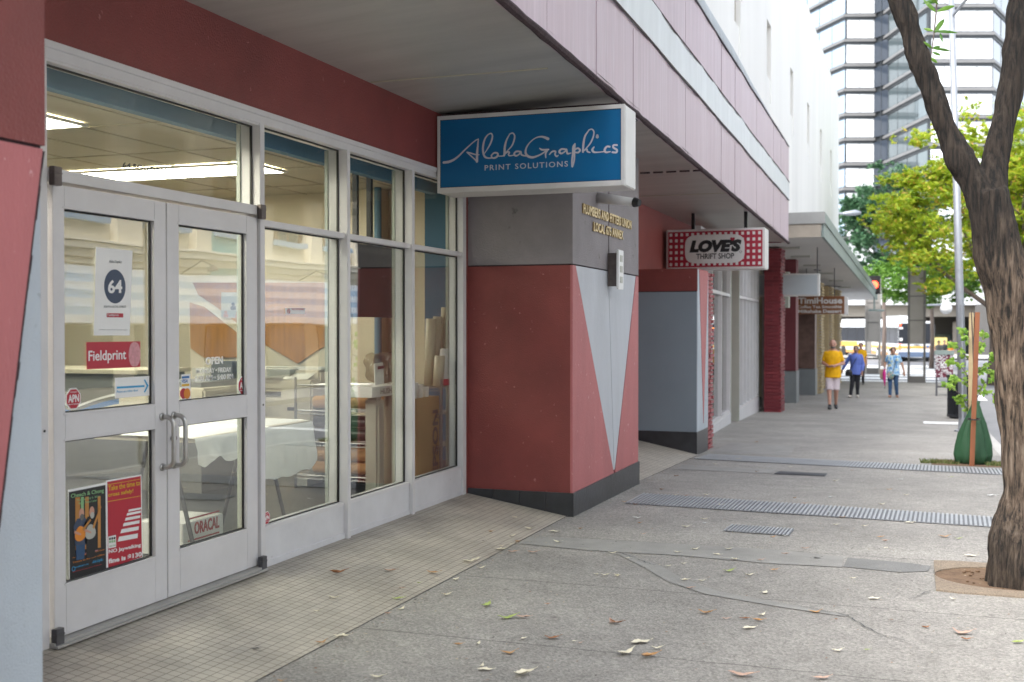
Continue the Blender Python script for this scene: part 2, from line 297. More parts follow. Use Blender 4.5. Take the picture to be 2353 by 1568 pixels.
def bark_mat():
    m, t, b = new_mat('furrowed_bark'); N = t.nodes.new; L = t.links.new
    tc = N('ShaderNodeTexCoord'); mp = N('ShaderNodeMapping'); mp.inputs['Scale'].default_value = (1, 1, .11); L(tc.outputs['Object'], mp.inputs[0])
    n = N('ShaderNodeTexNoise'); n.inputs['Scale'].default_value = 44; n.inputs['Detail'].default_value = 8; n.inputs['Roughness'].default_value = .7; n.inputs['Distortion'].default_value = .15; L(mp.outputs[0], n.inputs['Vector'])
    cr = N('ShaderNodeValToRGB'); L(n.outputs['Fac'], cr.inputs[0]); e = cr.color_ramp.elements
    e[0].position = .40; e[0].color = (.010, .008, .006, 1); e[1].position = .70; e[1].color = (.27, .215, .165, 1)
    q = e.new(.52); q.color = (.12, .085, .06, 1)
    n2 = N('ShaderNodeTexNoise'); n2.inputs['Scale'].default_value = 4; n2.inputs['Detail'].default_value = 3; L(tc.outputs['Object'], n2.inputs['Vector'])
    # the upper limbs and the foot of this trunk are darker, the middle is lighter
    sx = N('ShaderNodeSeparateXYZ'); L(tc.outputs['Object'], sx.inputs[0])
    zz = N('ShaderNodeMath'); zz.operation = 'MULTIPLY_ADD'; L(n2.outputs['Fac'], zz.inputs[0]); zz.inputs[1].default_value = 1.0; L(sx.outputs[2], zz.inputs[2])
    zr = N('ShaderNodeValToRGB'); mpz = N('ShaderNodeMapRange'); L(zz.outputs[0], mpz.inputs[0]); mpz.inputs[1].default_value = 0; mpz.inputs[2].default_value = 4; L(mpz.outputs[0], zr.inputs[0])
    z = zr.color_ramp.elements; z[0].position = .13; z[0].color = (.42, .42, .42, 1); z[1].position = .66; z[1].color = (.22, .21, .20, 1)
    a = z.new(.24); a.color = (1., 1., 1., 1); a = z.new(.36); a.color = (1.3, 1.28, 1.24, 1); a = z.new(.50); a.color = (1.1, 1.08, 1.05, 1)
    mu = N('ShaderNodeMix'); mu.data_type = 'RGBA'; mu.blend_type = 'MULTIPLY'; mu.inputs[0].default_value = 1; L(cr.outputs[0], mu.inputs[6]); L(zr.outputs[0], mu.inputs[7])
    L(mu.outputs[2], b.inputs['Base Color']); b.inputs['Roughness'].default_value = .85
    bp = N('ShaderNodeBump'); bp.inputs['Strength'].default_value = 1.; bp.inputs['Distance'].default_value = .03; L(n.outputs['Fac'], bp.inputs['Height']); L(bp.outputs[0], b.inputs['Normal'])
    return m
M['bark'] = bark_mat()
M['bark_far'] = mat('grey_brown_bark', (.13, .10, .085), .85, .3, 6, .6, 20, stretch=(1, 1, .3))
def pink_streaks():   # pale rain streaks run down the faded pink metal
    m = M['pink']; t = m.node_tree; N = t.nodes.new; L = t.links.new; b = t.nodes['Principled BSDF']
    old = b.inputs['Base Color'].links[0].from_socket
    tc = N('ShaderNodeTexCoord'); mp = N('ShaderNodeMapping'); mp.inputs['Scale'].default_value = (1, 9, .5); L(tc.outputs['Object'], mp.inputs[0])
    n = N('ShaderNodeTexNoise'); n.inputs['Scale'].default_value = 2.4; n.inputs['Detail'].default_value = 6; n.inputs['Roughness'].default_value = .7; L(mp.outputs[0], n.inputs['Vector'])
    r = N('ShaderNodeMapRange'); L(n.outputs['Fac'], r.inputs[0]); r.inputs[1].default_value = .52; r.inputs[2].default_value = .72; r.inputs[3].default_value = 0; r.inputs[4].default_value = .4
    mx = N('ShaderNodeMix'); mx.data_type = 'RGBA'; L(r.outputs[0], mx.inputs[0]); L(old, mx.inputs[6]); mx.inputs[7].default_value = (.62, .58, .63, 1); L(mx.outputs[2], b.inputs['Base Color'])
pink_streaks()
def bag_print(name, cols, sc):
    m, t, b = new_mat(name); N = t.nodes.new; L = t.links.new
    tc = N('ShaderNodeTexCoord'); n = N('ShaderNodeTexNoise'); n.inputs['Scale'].default_value = sc; n.inputs['Detail'].default_value = 2; L(tc.outputs['Object'], n.inputs['Vector'])
    cr = N('ShaderNodeValToRGB'); cr.color_ramp.interpolation = 'CONSTANT'; L(n.outputs['Fac'], cr.inputs[0]); e = cr.color_ramp.elements
    e[0].color = cols[0]; e[0].position = 0; e[1].color = cols[-1]; e[1].position = .62
    for i, c in enumerate(cols[1:-1]):
        q = e.new(.42 + .2 * i / (len(cols) - 2)); q.color = c
    L(cr.outputs[0], b.inputs['Base Color']); b.inputs['Roughness'].default_value = .8
    return m
M['floral'] = bag_print('flower_print', [(.10, .25, .50, 1), (.16, .38, .62, 1), (.55, .65, .72, 1), (.20, .42, .65, 1), (.62, .58, .25, 1)], 14)
M['bag_floral'] = bag_print('bag_flower_print', [(.03, .22, .12, 1), (.10, .25, .45, 1), (.6, .3, .1, 1), (.1, .35, .3, 1), (.6, .2, .3, 1)], 24)
M['graffiti'] = bag_print('graffiti_panel', [(.10, .012, .03, 1), (.14, .03, .05, 1), (.5, .5, .52, 1), (.12, .03, .05, 1), (.55, .55, .56, 1)], 7)

# ------------------------------------------------------------------ mesh helpers
class MB:
    def __init__(s): s.v = []; s.f = []; s.m = []
    def add(s, vs, fs, mi=0):
        o = len(s.v); s.v += [tuple(p) for p in vs]; s.f += [tuple(i + o for i in f) for f in fs]; s.m += [mi] * len(fs); return s
    def box(s, x0, x1, y0, y1, z0, z1, mi=0):
        x0, x1 = sorted((x0, x1)); y0, y1 = sorted((y0, y1)); z0, z1 = sorted((z0, z1))
        return s.add([(x0, y0, z0), (x1, y0, z0), (x1, y1, z0), (x0, y1, z0), (x0, y0, z1), (x1, y0, z1), (x1, y1, z1), (x0, y1, z1)],
                     [(3, 2, 1, 0), (4, 5, 6, 7), (0, 1, 5, 4), (1, 2, 6, 5), (2, 3, 7, 6), (3, 0, 4, 7)], mi)
    def prism(s, poly, off, mi=0):
        poly = [Vector(p) for p in poly]; off = Vector(off); n = len(poly)
        nrm = Vector((0, 0, 0))
        for i in range(n): nrm += poly[i].cross(poly[(i + 1) % n])
        if nrm.dot(off) < 0: poly = poly[::-1]
        vs = poly + [p + off for p in poly]
        return s.add(vs, [tuple(range(n))[::-1], tuple(range(n, 2 * n))] + [(i, (i + 1) % n, (i + 1) % n + n, i + n) for i in range(n)], mi)
    def tube(s, pts, rs, n=10, mi=0, cap=True, ell=None):
        pts = [Vector(p) for p in pts]
        if not isinstance(rs, (list, tuple)): rs = [rs] * len(pts)
        rings = []; ref = None
        for i, p in enumerate(pts):
            d = (pts[min(i + 1, len(pts) - 1)] - pts[max(i - 1, 0)]).normalized()
            if ref is None: ref = Vector((1, 0, 0)) if abs(d.x) < .8 else Vector((0, 1, 0))
            a = (ref - d * ref.dot(d)).normalized(); b = d.cross(a); ref = a
            rr = rs[i] if isinstance(rs[i], (tuple, list)) else (rs[i], rs[i])
            rings.append([p + a * rr[0] * math.cos(2 * math.pi * k / n) + b * rr[1] * math.sin(2 * math.pi * k / n) for k in range(n)])
        vs = [q for r_ in rings for q in r_]; fs = []
        for i in range(len(pts) - 1):
            for k in range(n):
                k2 = (k + 1) % n; fs.append((i * n + k, i * n + k2, (i + 1) * n + k2, (i + 1) * n + k))
        if cap: fs += [tuple(range(n))[::-1], tuple(range((len(pts) - 1) * n, len(pts) * n))]
        return s.add(vs, fs, mi)
    def ball(s, c, r, n=12, mi=0):
        c = Vector(c); r = r if isinstance(r, (tuple, list)) else (r, r, r); vs = [c + Vector((0, 0, r[2]))]; h = n // 2
        for i in range(1, h):
            t = math.pi * i / h
            for k in range(n): vs.append(c + Vector((r[0] * math.sin(t) * math.cos(2 * math.pi * k / n), r[1] * math.sin(t) * math.sin(2 * math.pi * k / n), r[2] * math.cos(t))))
        vs.append(c - Vector((0, 0, r[2]))); fs = [(0, 1 + k, 1 + (k + 1) % n) for k in range(n)]
        for i in range(h - 2):
            for k in range(n): a = 1 + i * n; fs.append((a + k, a + n + k, a + n + (k + 1) % n, a + (k + 1) % n))
        a = 1 + (h - 2) * n; fs += [(a + k, len(vs) - 1, a + (k + 1) % n) for k in range(n)]
        return s.add(vs, fs, mi)
    def cap(s, a, b, r1, r2, n=12, mi=0):
        s.tube([a, b], [r1, r2], n, mi); s.ball(a, r1, n, mi); s.ball(b, r2, n, mi); return s
    def build(s, name, mats, parent=None, smooth=False, bevel=0):
        me = bpy.data.meshes.new(name); me.from_pydata(s.v, [], s.f)
        for m_ in (mats if isinstance(mats, (list, tuple)) else [mats]): me.materials.append(M[m_] if isinstance(m_, str) else m_)
        me.polygons.foreach_set('material_index', s.m); me.update()
        if bevel:
            bm = bmesh.new(); bm.from_mesh(me)
            bmesh.ops.bevel(bm, geom=[e for e in bm.edges], offset=bevel, segments=2, affect='EDGES', clamp_overlap=True); bm.to_mesh(me); bm.free()
        if smooth: me.polygons.foreach_set('use_smooth', [True] * len(me.polygons))
        o = bpy.data.objects.new(name, me); COL.objects.link(o)
        if parent is not None: attach(o, parent)
        return o
def attach(o, p):
    o.parent = p; bpy.context.view_layer.update() if p.get('_dirty') else None
    m = WM(p); o.matrix_parent_inverse = m.inverted()
def WM(p):
    m = Matrix.LocRotScale(p.location, p.rotation_euler, p.scale)
    if p.parent: m = WM(p.parent) @ p.matrix_parent_inverse @ m
    return m
def tag(o, label=None, cat=None, group=None, kind=None):
    if label: o['label'] = label
    if cat: o['category'] = cat
    if group: o['group'] = group
    if kind: o['kind'] = kind
    return o
def thing(name, label, cat, loc=(0, 0, 0), group=None):
    o = bpy.data.objects.new(name, None); o.empty_display_size = .1; COL.objects.link(o); o.location = loc
    return tag(o, label, cat, group)
def dup(o, parent=None):
    c = o.copy(); COL.objects.link(c)
    if parent is not None: c.parent = parent
    for ch in list(o.children): dup(ch, c)
    return c
def struct(name, mb, mats, smooth=False): return tag(mb.build(name, mats, None, smooth), kind='structure')
def evalmesh(o):
    bpy.context.view_layer.update(); dg = bpy.context.evaluated_depsgraph_get()
    return bpy.data.meshes.new_from_object(o.evaluated_get(dg))
def remesh(mb, name, mats, parent, vox=.008, smooth_it=2, disp=None):
    o = mb.build(name, mats, None); md = o.modifiers.new('r', 'REMESH'); md.mode = 'VOXEL'; md.voxel_size = vox
    sm = o.modifiers.new('s', 'SMOOTH'); sm.iterations = smooth_it; sm.factor = .5
    me = evalmesh(o); old = o.data; o.modifiers.clear(); o.data = me; bpy.data.meshes.remove(old)
    me.polygons.foreach_set('use_smooth', [True] * len(me.polygons))
    if disp:
        nrm = [v.normal.copy() for v in me.vertices]
        for v, n_ in zip(me.vertices, nrm): v.co += n_ * disp(v.co)
    me.update(); me.name = name
    if parent is not None: attach(o, parent)
    return o
def text_geo(s, bold=0., shear=0., spacing=1., res=3):
    c = bpy.data.curves.new('t', 'FONT'); c.body = s; c.offset = bold; c.shear = shear; c.space_character = spacing; c.resolution_u = res; c.fill_mode = 'BOTH'
    o = bpy.data.objects.new('t', c); COL.objects.link(o); me = evalmesh(o)
    vs = [tuple(v.co) for v in me.vertices]; fs = [tuple(p.vertices) for p in me.polygons]
    bpy.data.objects.remove(o); bpy.data.curves.remove(c); bpy.data.meshes.remove(me)
    a = np.array(vs); return a[:, :2], fs
def put_text(mb, s, p0, ru, uu, mi=0, bold=.0, shear=0., spacing=1., lift=None, thick=.002, refs=None):
    """text stretched so that its box starts at p0 and spans vectors ru (along) and uu (up)"""
    a, fs = text_geo(s, bold, shear, spacing); lo = a.min(0); hi = a.max(0); q = (a - lo) / (hi - lo)
    p0 = Vector(p0); ru = Vector(ru); uu = Vector(uu); nrm = ru.cross(uu).normalized(); off = nrm * thick
    base = [p0 + ru * x + uu * y for x, y in q]; n = len(base)
    mb.add([b + off for b in base], fs, mi)
    # rim so the letters have real thickness
    cnt = {}
    for f in fs:
        for i in range(len(f)):
            e = (f[i], f[(i + 1) % len(f)]); cnt[e] = 1
    rim = [e for e in cnt if (e[1], e[0]) not in cnt]
    mb.add(base + [b + off for b in base], [(a_, b_, b_ + n, a_ + n) for a_, b_ in rim], mi)
    return mb
def fused(mb, name, mats, parent): return mb.build(name, mats, parent)

# ------------------------------------------------------------------ THE SETTING
def sheet(xs, ys, dz=0., zf=None):
    mb = MB(); zf = zf or (lambda x, y: g(y))
    vs = [(x, y, zf(x, y) + dz) for y in ys for x in xs]; nx = len(xs)
    mb.add(vs, [(j * nx + i, j * nx + i + 1, (j + 1) * nx + i + 1, (j + 1) * nx + i) for j in range(len(ys) - 1) for i in range(nx - 1)])
    return mb
ysG = [-60, 0, 9.3, 11.5, 13.5, 16, 20, 24, 28, 35, 42, 50]
struct('ground', sheet([-400, 400], [-400, -60, 0, 9.3, 11.5, 16, 28, 50, 84, 140, 400, 900], -.32, lambda x, y: g(min(y, 400))), 'asphalt')
struct('road', sheet([1.25, 9.5], ysG, -.13), 'asphalt')
struct('cross_street', sheet([-80, 80], [50, 60, 70, 84, 96], -.126), 'asphalt')
sw = sheet([-2.78, 1.1], ysG); sw.add([(-2.78, y, g(y)) for y in (11.62, 20)] + [(-6.5, 11.62, g(11.62)), (-6.5, 20, g(20))], [])
struct('sidewalk', sw, 'sidewalk')
struct('far_sidewalk', sheet([-80, 80], [96, 104, 113], .0), 'concrete')
struct('opposite_sidewalk', sheet([9.65, 12.6], ysG), 'concrete')
kb = MB()
for x0 in (1.1, 9.5):
    for j in range(len(ysG) - 1):
        y0, y1 = ysG[j], ysG[j + 1]; z0, z1 = g(y0) + .004, g(y1) + .004
        kb.add([(x0, y0, z0 - .3), (x0 + .15, y0, z0 - .3), (x0 + .15, y1, z1 - .3), (x0, y1, z1 - .3), (x0, y0, z0), (x0 + .15, y0, z0), (x0 + .15, y1, z1), (x0, y1, z1)],
               [(4, 5, 6, 7), (1, 2, 6, 5), (3, 0, 4, 7)])
struct('kerb', kb, 'kerb')
# mosaic-tiled ramp under the canopy, high at the shop, low at the sidewalk
rm = MB(); ysr = [2, 4, 6, 8, 9.21, 11.6, 14, 15.4]
def ramp_z(x, y): return np.interp(x, [-3.68, -2.78], [0 if y < 9.3 else -.02 - .02 * max(0, y - 11), g(y) + .004])
vs = [(x, y, ramp_z(x, y)) for y in ysr for x in (-4.0, -3.68, -3.2, -2.78)]
rm.add(vs, [(j * 4 + i, j * 4 + i + 1, (j + 1) * 4 + i + 1, (j + 1) * 4 + i) for j in range(len(ysr) - 1) for i in range(3)])
struct('entry_paving', rm, 'tile')
# strip of pavement that runs on behind the piers further down
fp = sheet([-4.6, -2.78], [15.4, 16, 20, 24, 28, 35, 42, 50], -.002); struct('shopfront_paving', fp, 'sidewalk')
# smoother concrete patches in the sidewalk
def flat_poly(name, pts, mat_, dz=.004):
    mb = MB(); mb.add([(p[0], p[1], g(p[1]) + dz) for p in pts], [tuple(range(len(pts)))]); 
    if Vector((0,0,1)).dot((Vector(mb.v[1])-Vector(mb.v[0])).cross(Vector(mb.v[2])-Vector(mb.v[1]))) < 0: mb.f = [f[::-1] for f in mb.f]
    return struct(name, mb, mat_)
M['patch'] = mat('old_concrete_patch', (.275, .267, .25), .85, .14, 4, .5, 120, fine=.14, fscale=150)
M['patch_dark'] = mat('dark_concrete_patch', (.19, .188, .182), .85, .12, 5, .5, 140, fine=.2, fscale=170)
flat_poly('sidewalk_patch', [(-2.76, 7.9), (-2.2, 7.82), (-1.6, 7.86), (-.9, 7.80), (-.46, 7.84), (-.47, 8.2), (-.9, 8.3), (-2.0, 8.27), (-2.75, 8.22)], 'patch')
flat_poly('sidewalk_patch', [(-.45, 7.86), (-.1, 7.80), (.08, 7.9), (.1, 8.08), (-.05, 8.14), (-.44, 8.18)], 'patch_dark')
flat_poly('sidewalk_patch', [tuple(R_) for R_ in [(-1.92, 7.8), (-1.62, 7.50), (-1.36, 7.1), (-1.12, 6.86), (-.66, 6.66), (-.35, 6.53), (-.36, 6.49), (-.7, 6.58), (-1.18, 6.76), (-1.46, 7.02), (-1.72, 7.42), (-1.98, 7.77)]], 'patch')
flat_poly('sidewalk_patch', [(-2.7, 13.3), (-1.56, 13.25), (-1.55, 13.75), (-2.7, 13.9)], 'patch')
flat_poly('sidewalk_patch', [(-2.7, 16.0), (-1.6, 15.7), (-1.7, 17.5), (-2.7, 17.8)], 'patch')
# cracks: thin jagged dark slits
def crack(pts, wd=.004):
    mb = MB(); P = []
    for i in range(len(pts) - 1):
        a, b = Vector((*pts[i], 0)), Vector((*pts[i + 1], 0)); n = 7
        for k in range(n): P.append(a.lerp(b, k / n) + Vector((random.uniform(-.012, .012), random.uniform(-.012, .012), 0)))
    for i in range(len(P) - 1):
        d = (P[i + 1] - P[i]); nn = Vector((-d.y, d.x, 0)).normalized() * wd * random.uniform(.2, 1)
        q = [P[i] - nn, P[i + 1] - nn, P[i + 1] + nn, P[i] + nn]; mb.add([(v.x, v.y, g(v.y) + .008) for v in q], [(0, 1, 2, 3)])
    struct('sidewalk_crack', mb, 'rubber')
crack([(-.66, 6.66), (-.36, 6.52), (-.30, 6.40), (-.16, 6.14), (.05, 6.02)])
crack([(-1.95, 7.80), (-1.74, 7.56), (-1.62, 7.46)], .004)
crack([(-.02, 7.05), (.1, 7.3)], .004)
# road markings (this street and the far crossing)
flat_poly('road_marking', [(1.9, 19), (8.9, 19), (8.9, 19.5), (1.9, 19.5)], 'road_paint', -.124)
flat_poly('road_marking', [(5.2, -20), (5.32, -20), (5.32, 17), (5.2, 17)], 'yellow_paint', -.122)
for i in range(9): flat_poly('crosswalk_stripe', [(1.6 + i * .95, 38), (2.1 + i * .95, 38), (2.1 + i * .95, 42.5), (1.6 + i * .95, 42.5)], 'road_paint', -.120)
for i in range(8): flat_poly('crosswalk_stripe', [(-4.4, 52.2 + i * 3.6), (1.0, 52.2 + i * 3.6), (1.0, 54.0 + i * 3.6), (-4.4, 54.0 + i * 3.6)], 'road_paint', -.121)
flat_poly('painted_line', [(.15, 24.7), (.98, 24.7), (.98, 25.5), (.15, 25.5)], 'road_paint', .004)

# ------------------------------------------------------------------ drain covers in the sidewalk
def ribbed(name, label, corners, n, mat_, group=None, cat='drain cover'):
    a, b, c, d = [Vector((p[0], p[1], 0)) for p in corners]      # near-left, near-right, far-right, far-left
    t = thing(name, label, cat, (a.x, a.y, g(a.y)), group)
    z = lambda p, h: Vector((p.x, p.y, g(p.y) + h))
    mb = MB(); mb.add([z(a, .005), z(b, .005), z(c, .005), z(d, .005)], [(0, 1, 2, 3)]); mb.build('plate', 'cover_gap', t)
    mb = MB()
    for i in range(n):
        u0, u1 = (i + .14) / n, (i + .66) / n
        q = [a.lerp(b, u0), a.lerp(b, u1), d.lerp(c, u1), d.lerp(c, u0)]
        mb.add([z(v, .006) for v in q] + [z(v, .013) for v in q], [(4, 5, 6, 7), (0, 1, 5, 4), (1, 2, 6, 5), (2, 3, 7, 6), (3, 0, 4, 7)])
    o = mb.build('bars', mat_, t); return t
ribbed('trench_cover', 'long ribbed steel trench cover crossing the sidewalk beside the red pillar', [(-2.5, 10.12), (.95, 9.86), (.97, 10.42), (-2.5, 10.85)], 96, 'steel_cover')
ribbed('trench_cover', 'long ribbed steel trench cover crossing the sidewalk by the green watering bag', [(-2.72, 14.72), (1.0, 14.2), (1.0, 14.95), (-2.65, 15.5)], 90, 'steel_cover')
ribbed('drain_grate', 'small dark slotted drain grate nearer the camera, before the first trench cover', [(-1.42, 8.93), (-.91, 8.9), (-.90, 9.2), (-1.40, 9.24)], 18, 'steel_cover')
ribbed('drain_grate', 'small dark slotted drain grate between the two long trench covers', [(-1.52, 13.2), (-.96, 13.2), (-.95, 13.5), (-1.5, 13.52)], 22, 'iron')

# ------------------------------------------------------------------ PRINT SHOP BUILDING
W = -3.68; YL = 4.07
shop = thing('shop_building', 'red and grey ground-floor print shop with white framed windows and pink canopy', 'building', (W, 4, 0))
b = MB()
b.box(-4.0, W, 3.0, 4.075, -.3, 3.3); b.box(-4.0, W, -4, 3.0, -.3, 3.3)                # wall to the left of the door, behind the pillar
b.box(-3.98, W + .004, 4.075, 9.17, 2.735, 3.3)                                  # red band above the windows
b.box(-3.80, W, 9.17, 15.36, -.4, 3.3); b.build('wall', 'red', shop)
b = MB(); b.box(-3.99, W, 15.36, 23.6, -.5, 3.3); b.build('salmon_wall', 'salmon', shop)
b = MB(); b.box(-12, -4.0, -4, 23.5, 3.3, 6.2); b.box(-12, -11.9, -4, 23.5, -.4, 3.3); b.build('upper_storey', 'white_stucco', shop)
def cx(Y): return -2.2 - .0121 * (Y - 5)
def cb(Y): return EYE + float(np.interp(Y, [-6, 6, 9.8, 23.4], [1.86, 1.83, 1.79, 1.66]))
YE = 23.4; cys = [-5, 0, 3, 6, 8, 9.8, 12, 14.5, 17, 19.5, 21.5, YE]
b = MB()
for j in range(len(cys) - 1):
    y0, y1 = cys[j], cys[j + 1]
    z0, z1 = 3.19, 3.19
    vs = [(W, y0, z0), (cx(y0), y0, cb(y0) + .015), (cx(y1), y1, cb(y1) + .015), (W, y1, z1)]
    b.add(vs + [(p[0], p[1], p[2] + .06) for p in vs], [(0, 1, 2, 3)[::-1], (4, 5, 6, 7), (0, 1, 5, 4)] )
b.build('soffit', 'soffit', shop)
def hgt(key, Y):
    return EYE + float({'a': np.interp(Y, [6, 23.4], [2.57, 2.53]), 'b': np.interp(Y, [6, 23.4], [2.94, 2.90]), 'c': np.interp(Y, [6, 23.4], [3.54, 3.60])}[key]) + .004 * math.sin(Y * 2.1) + .012 * noise.noise(Vector((Y * .6, 3, 0))) 
def strip(lo, hi, x_out, n=60):
    mb = MB(); ys = np.linspace(-5, YE, n); vs = []
    for y in ys:
        bul = .006 * math.sin(y * 5.1) + .004 * math.sin(y * 11)
        xo = cx(y) + x_out + bul; vs += [(xo, y, lo(y)), (xo, y, hi(y)), (xo - .03, y, hi(y)), (xo - .03, y, lo(y))]
    fs = []
    for i in range(n - 1):
        for k in range(4): k2 = (k + 1) % 4; fs.append((i * 4 + k, (i + 1) * 4 + k, (i + 1) * 4 + k2, i * 4 + k2))
    fs += [(0, 1, 2, 3), tuple(4 * (n - 1) + k for k in (3, 2, 1, 0))]
    mb.add(vs, fs); return mb
gp = .012
canopy = strip(cb, lambda y: hgt('a', y) - gp, 0).build('canopy_fascia', 'pink', shop)
strip(lambda y: hgt('a', y) + gp * 0, lambda y: hgt('b', y) - gp, .012).build('pale_stripe', 'band', canopy)
strip(lambda y: hgt('b', y) + gp * 0, lambda y: hgt('c', y) - gp, 0).build('pink_stripe', 'pink', canopy)
for k_ in ('a', 'b', 'c'):
    mb = MB(); ys = np.linspace(-5, YE, 260); vs = []
    for y in ys:
        drip = gp + .012 + .028 * max(0, noise.noise(Vector((y * 3.1, ord(k_), 0))) + .1) * (1 if k_ != 'c' else .5); xo = cx(y) + .016
        up_ = .004 + .03 * max(0, noise.noise(Vector((y * 9.1, ord(k_) + 5, 0)))) * (1 if k_ == 'b' else .2)
        vs += [(xo, y, hgt(k_, y) + up_ * .3), (xo, y, hgt(k_, y) - drip * .8)]
    fs = [(2 * i + 1, 2 * i + 3, 2 * i + 2, 2 * i) for i in range(len(ys) - 1)]
    mb.add(vs, fs); mb.add([(v[0] - .03, v[1], v[2]) for v in vs], [f[::-1] for f in fs]); mb.build('dark_seam', 'edge_dark', canopy)
mb = MB()                                                                        # rounded cap that droops at the far end
ys = np.linspace(-5, YE, 60); nk = 9; vs = []
for y in ys:
    top = EYE + float(np.interp(y, [-5, 15.5, 17, 19, 21, YE], [3.99, 3.99, 3.93, 3.82, 3.70, 3.605])); c0 = hgt('c', y); hh = max(.01, top - c0)
    for k in range(nk):
        t = k / (nk - 1) * math.pi / 2; vs.append((cx(y) + .006 - (1 - math.cos(t)) * .30, y, c0 + hh * math.sin(t)))
    vs.append((cx(y) - 1.2, y, top))
nk += 1
mb.add(vs, [(i * nk + k, (i + 1) * nk + k, (i + 1) * nk + k + 1, i * nk + k + 1) for i in range(len(ys) - 1) for k in range(nk - 1)])
mb.build('rounded_cap', 'cap', canopy, smooth=True)
mb = MB(); pts = [(cx(y) + .004, y, cb(y) + .012 + .006 * noise.noise(Vector((y * 8, 0, 0)))) for y in np.linspace(-5, YE, 150)]
mb.tube(pts, [.026 + .010 * noise.noise(Vector((p[1] * 14, 3, 0))) for p in pts], 8); mb.build('lower_edge', 'edge_dark', canopy)
b = MB(); b.box(-3.99, cx(YE) - .13, YE - .14, YE - .004, 3.13, 5.0); b.build('canopy_end', 'maroon', canopy)
M['seam_pink'] = mat('fascia_sheet_seam', (.41, .31, .355), .6)
for y in np.arange(3.2, 23.0, 1.24):                                             # joints between the metal sheets of the fascia
    for z0, z1 in ((cb(y) + .03, hgt('a', y) - .05), (hgt('b', y) + .02, hgt('c', y) - .03)):
        xo = cx(y) + .006 * math.sin(y * 5.1) + .004 * math.sin(y * 11); MB().box(xo - .004, xo + .0025, y, y + .008, z0, z1).build('sheet_seam', 'seam_pink', canopy)

mb = MB()
for k in range(9):                                                               # dashed open seam across the soffit
    xa = -3.55 + k * .15; mb.box(xa, xa + .11, 12.62, 12.65, 3.178, 3.194)
mb.build('open_seam', 'edge_dark', shop)
for yj in (7.3, 14.9, 19.8): MB().box(-3.66, -2.34, yj, yj + .006, 3.183, 3.192).build('sheet_joint', 'tbar', shop)
# pillars -------------------------------------------------------------
def front_pillar(y0, y1, zbot, inlay_kind):
    XF = -2.73; SE = EYE + .52
    p = MB()
    if inlay_kind == 'v':
        p.box(W, XF - .03, y0 + .004, y1, zbot, SE - .008)
    else: p.box(W, XF - .035, y0 + .004, y1, zbot, SE + .06)
    o = p.build('pillar', 'red', shop); return o
# centre pillar with the pointed V
y0, y1 = 9.21, 11.62; XF = -2.73; SE = EYE + .522; BT = .045
pil = MB().box(W, XF - .02, y0, y1, -.4, SE - .006).build('pillar', 'red', shop)
MB().box(W, XF, y0, y1, SE + .006, 3.2).build('grey_upper_block', 'grey_paint', pil)
MB().box(W, XF - .02, y0 + .01, y1 - .01, SE - .006, SE + .006).build('dark_seam', 'edge_dark', pil)
ap = (XF, 10.62, BT + .0); tl = 9.30; tr = 11.52
MB().prism([(XF - .02, y0, BT), (XF - .02, 10.60, BT), (XF - .02, 10.60, BT + .01), (XF - .02, tl, SE - .006), (XF - .02, y0, SE - .006)], (.02, 0, 0)).build('red_front_panel', 'red_front', pil)
MB().prism([(XF - .02, 10.66, BT), (XF - .02, y1, BT), (XF - .02, y1, SE - .006), (XF - .02, tr, SE - .006), (XF - .02, 10.66, BT + .01)], (.02, 0, 0)).build('red_front_panel', 'red_front', pil)
MB().prism([(XF - .02, 10.60, BT + .03), (XF - .02, 10.62, BT + .03), (XF - .02, 10.395, SE - .006), (XF - .02, tl + .014, SE - .006)], (.017, 0, 0)).build('pointed_inlay', 'pale_grey', pil)
MB().prism([(XF - .02, 10.636, BT + .03), (XF - .02, 10.655, BT + .03), (XF - .02, tr - .014, SE - .006), (XF - .02, 10.405, SE - .006)], (.017, 0, 0)).build('pointed_inlay', 'pale_grey', pil)
MB().box(XF - .021, XF - .012, tl, tr, BT, SE - .006).build('joint', 'edge_dark', pil)
pl = MB(); 
for k in range(4): pl.box(W + .24 * k, W + .24 * k + .236 if k < 3 else XF + .012, y0 - .012, y0 + .01, -.4, BT)
pl.box(XF - .03, XF + .012, y0 + .01, y1 + .01, -.5, BT); pl.build('plinth', 'plinth', pil)
MB().box(XF - .001, XF + .002, 10.39, 10.41, SE + .01, 3.19).build('joint', 'edge_dark', pil)
# left pillar, cropped by the picture edge
a0, a1 = 1.2, 3.05; SL = EYE + .595
pl2 = MB().box(W, XF - .022, a0, a1, -.3, SL - .008).build('pillar', 'pale_blue', shop)
MB().box(W, XF, a0, a1 + .0, SL + .004, 3.2).build('red_upper_block', 'red', pl2)
MB().box(W, XF - .01, a0, a1 - .01, SL - .008, SL + .004).build('dark_seam', 'edge_dark', pl2)
p_top = AX(95, 372, XF); p_bot = AX(0, 1172, XF); k_ = (p_bot.y - p_top.y) / (p_bot.z - p_top.z); yb_ = p_top.y + k_ * (-.3 - p_top.z)
yt_ = p_top.y + k_ * (SL - .008 - p_top.z)
MB().prism([(XF - .022, a0, -.3), (XF - .022, yb_, -.3), (XF - .022, yt_, SL - .008), (XF - .022, a0, SL - .008)], (.022, 0, 0)).build('red_slanted_panel', 'red_front', pl2)
eb = MB(); n_ = 40
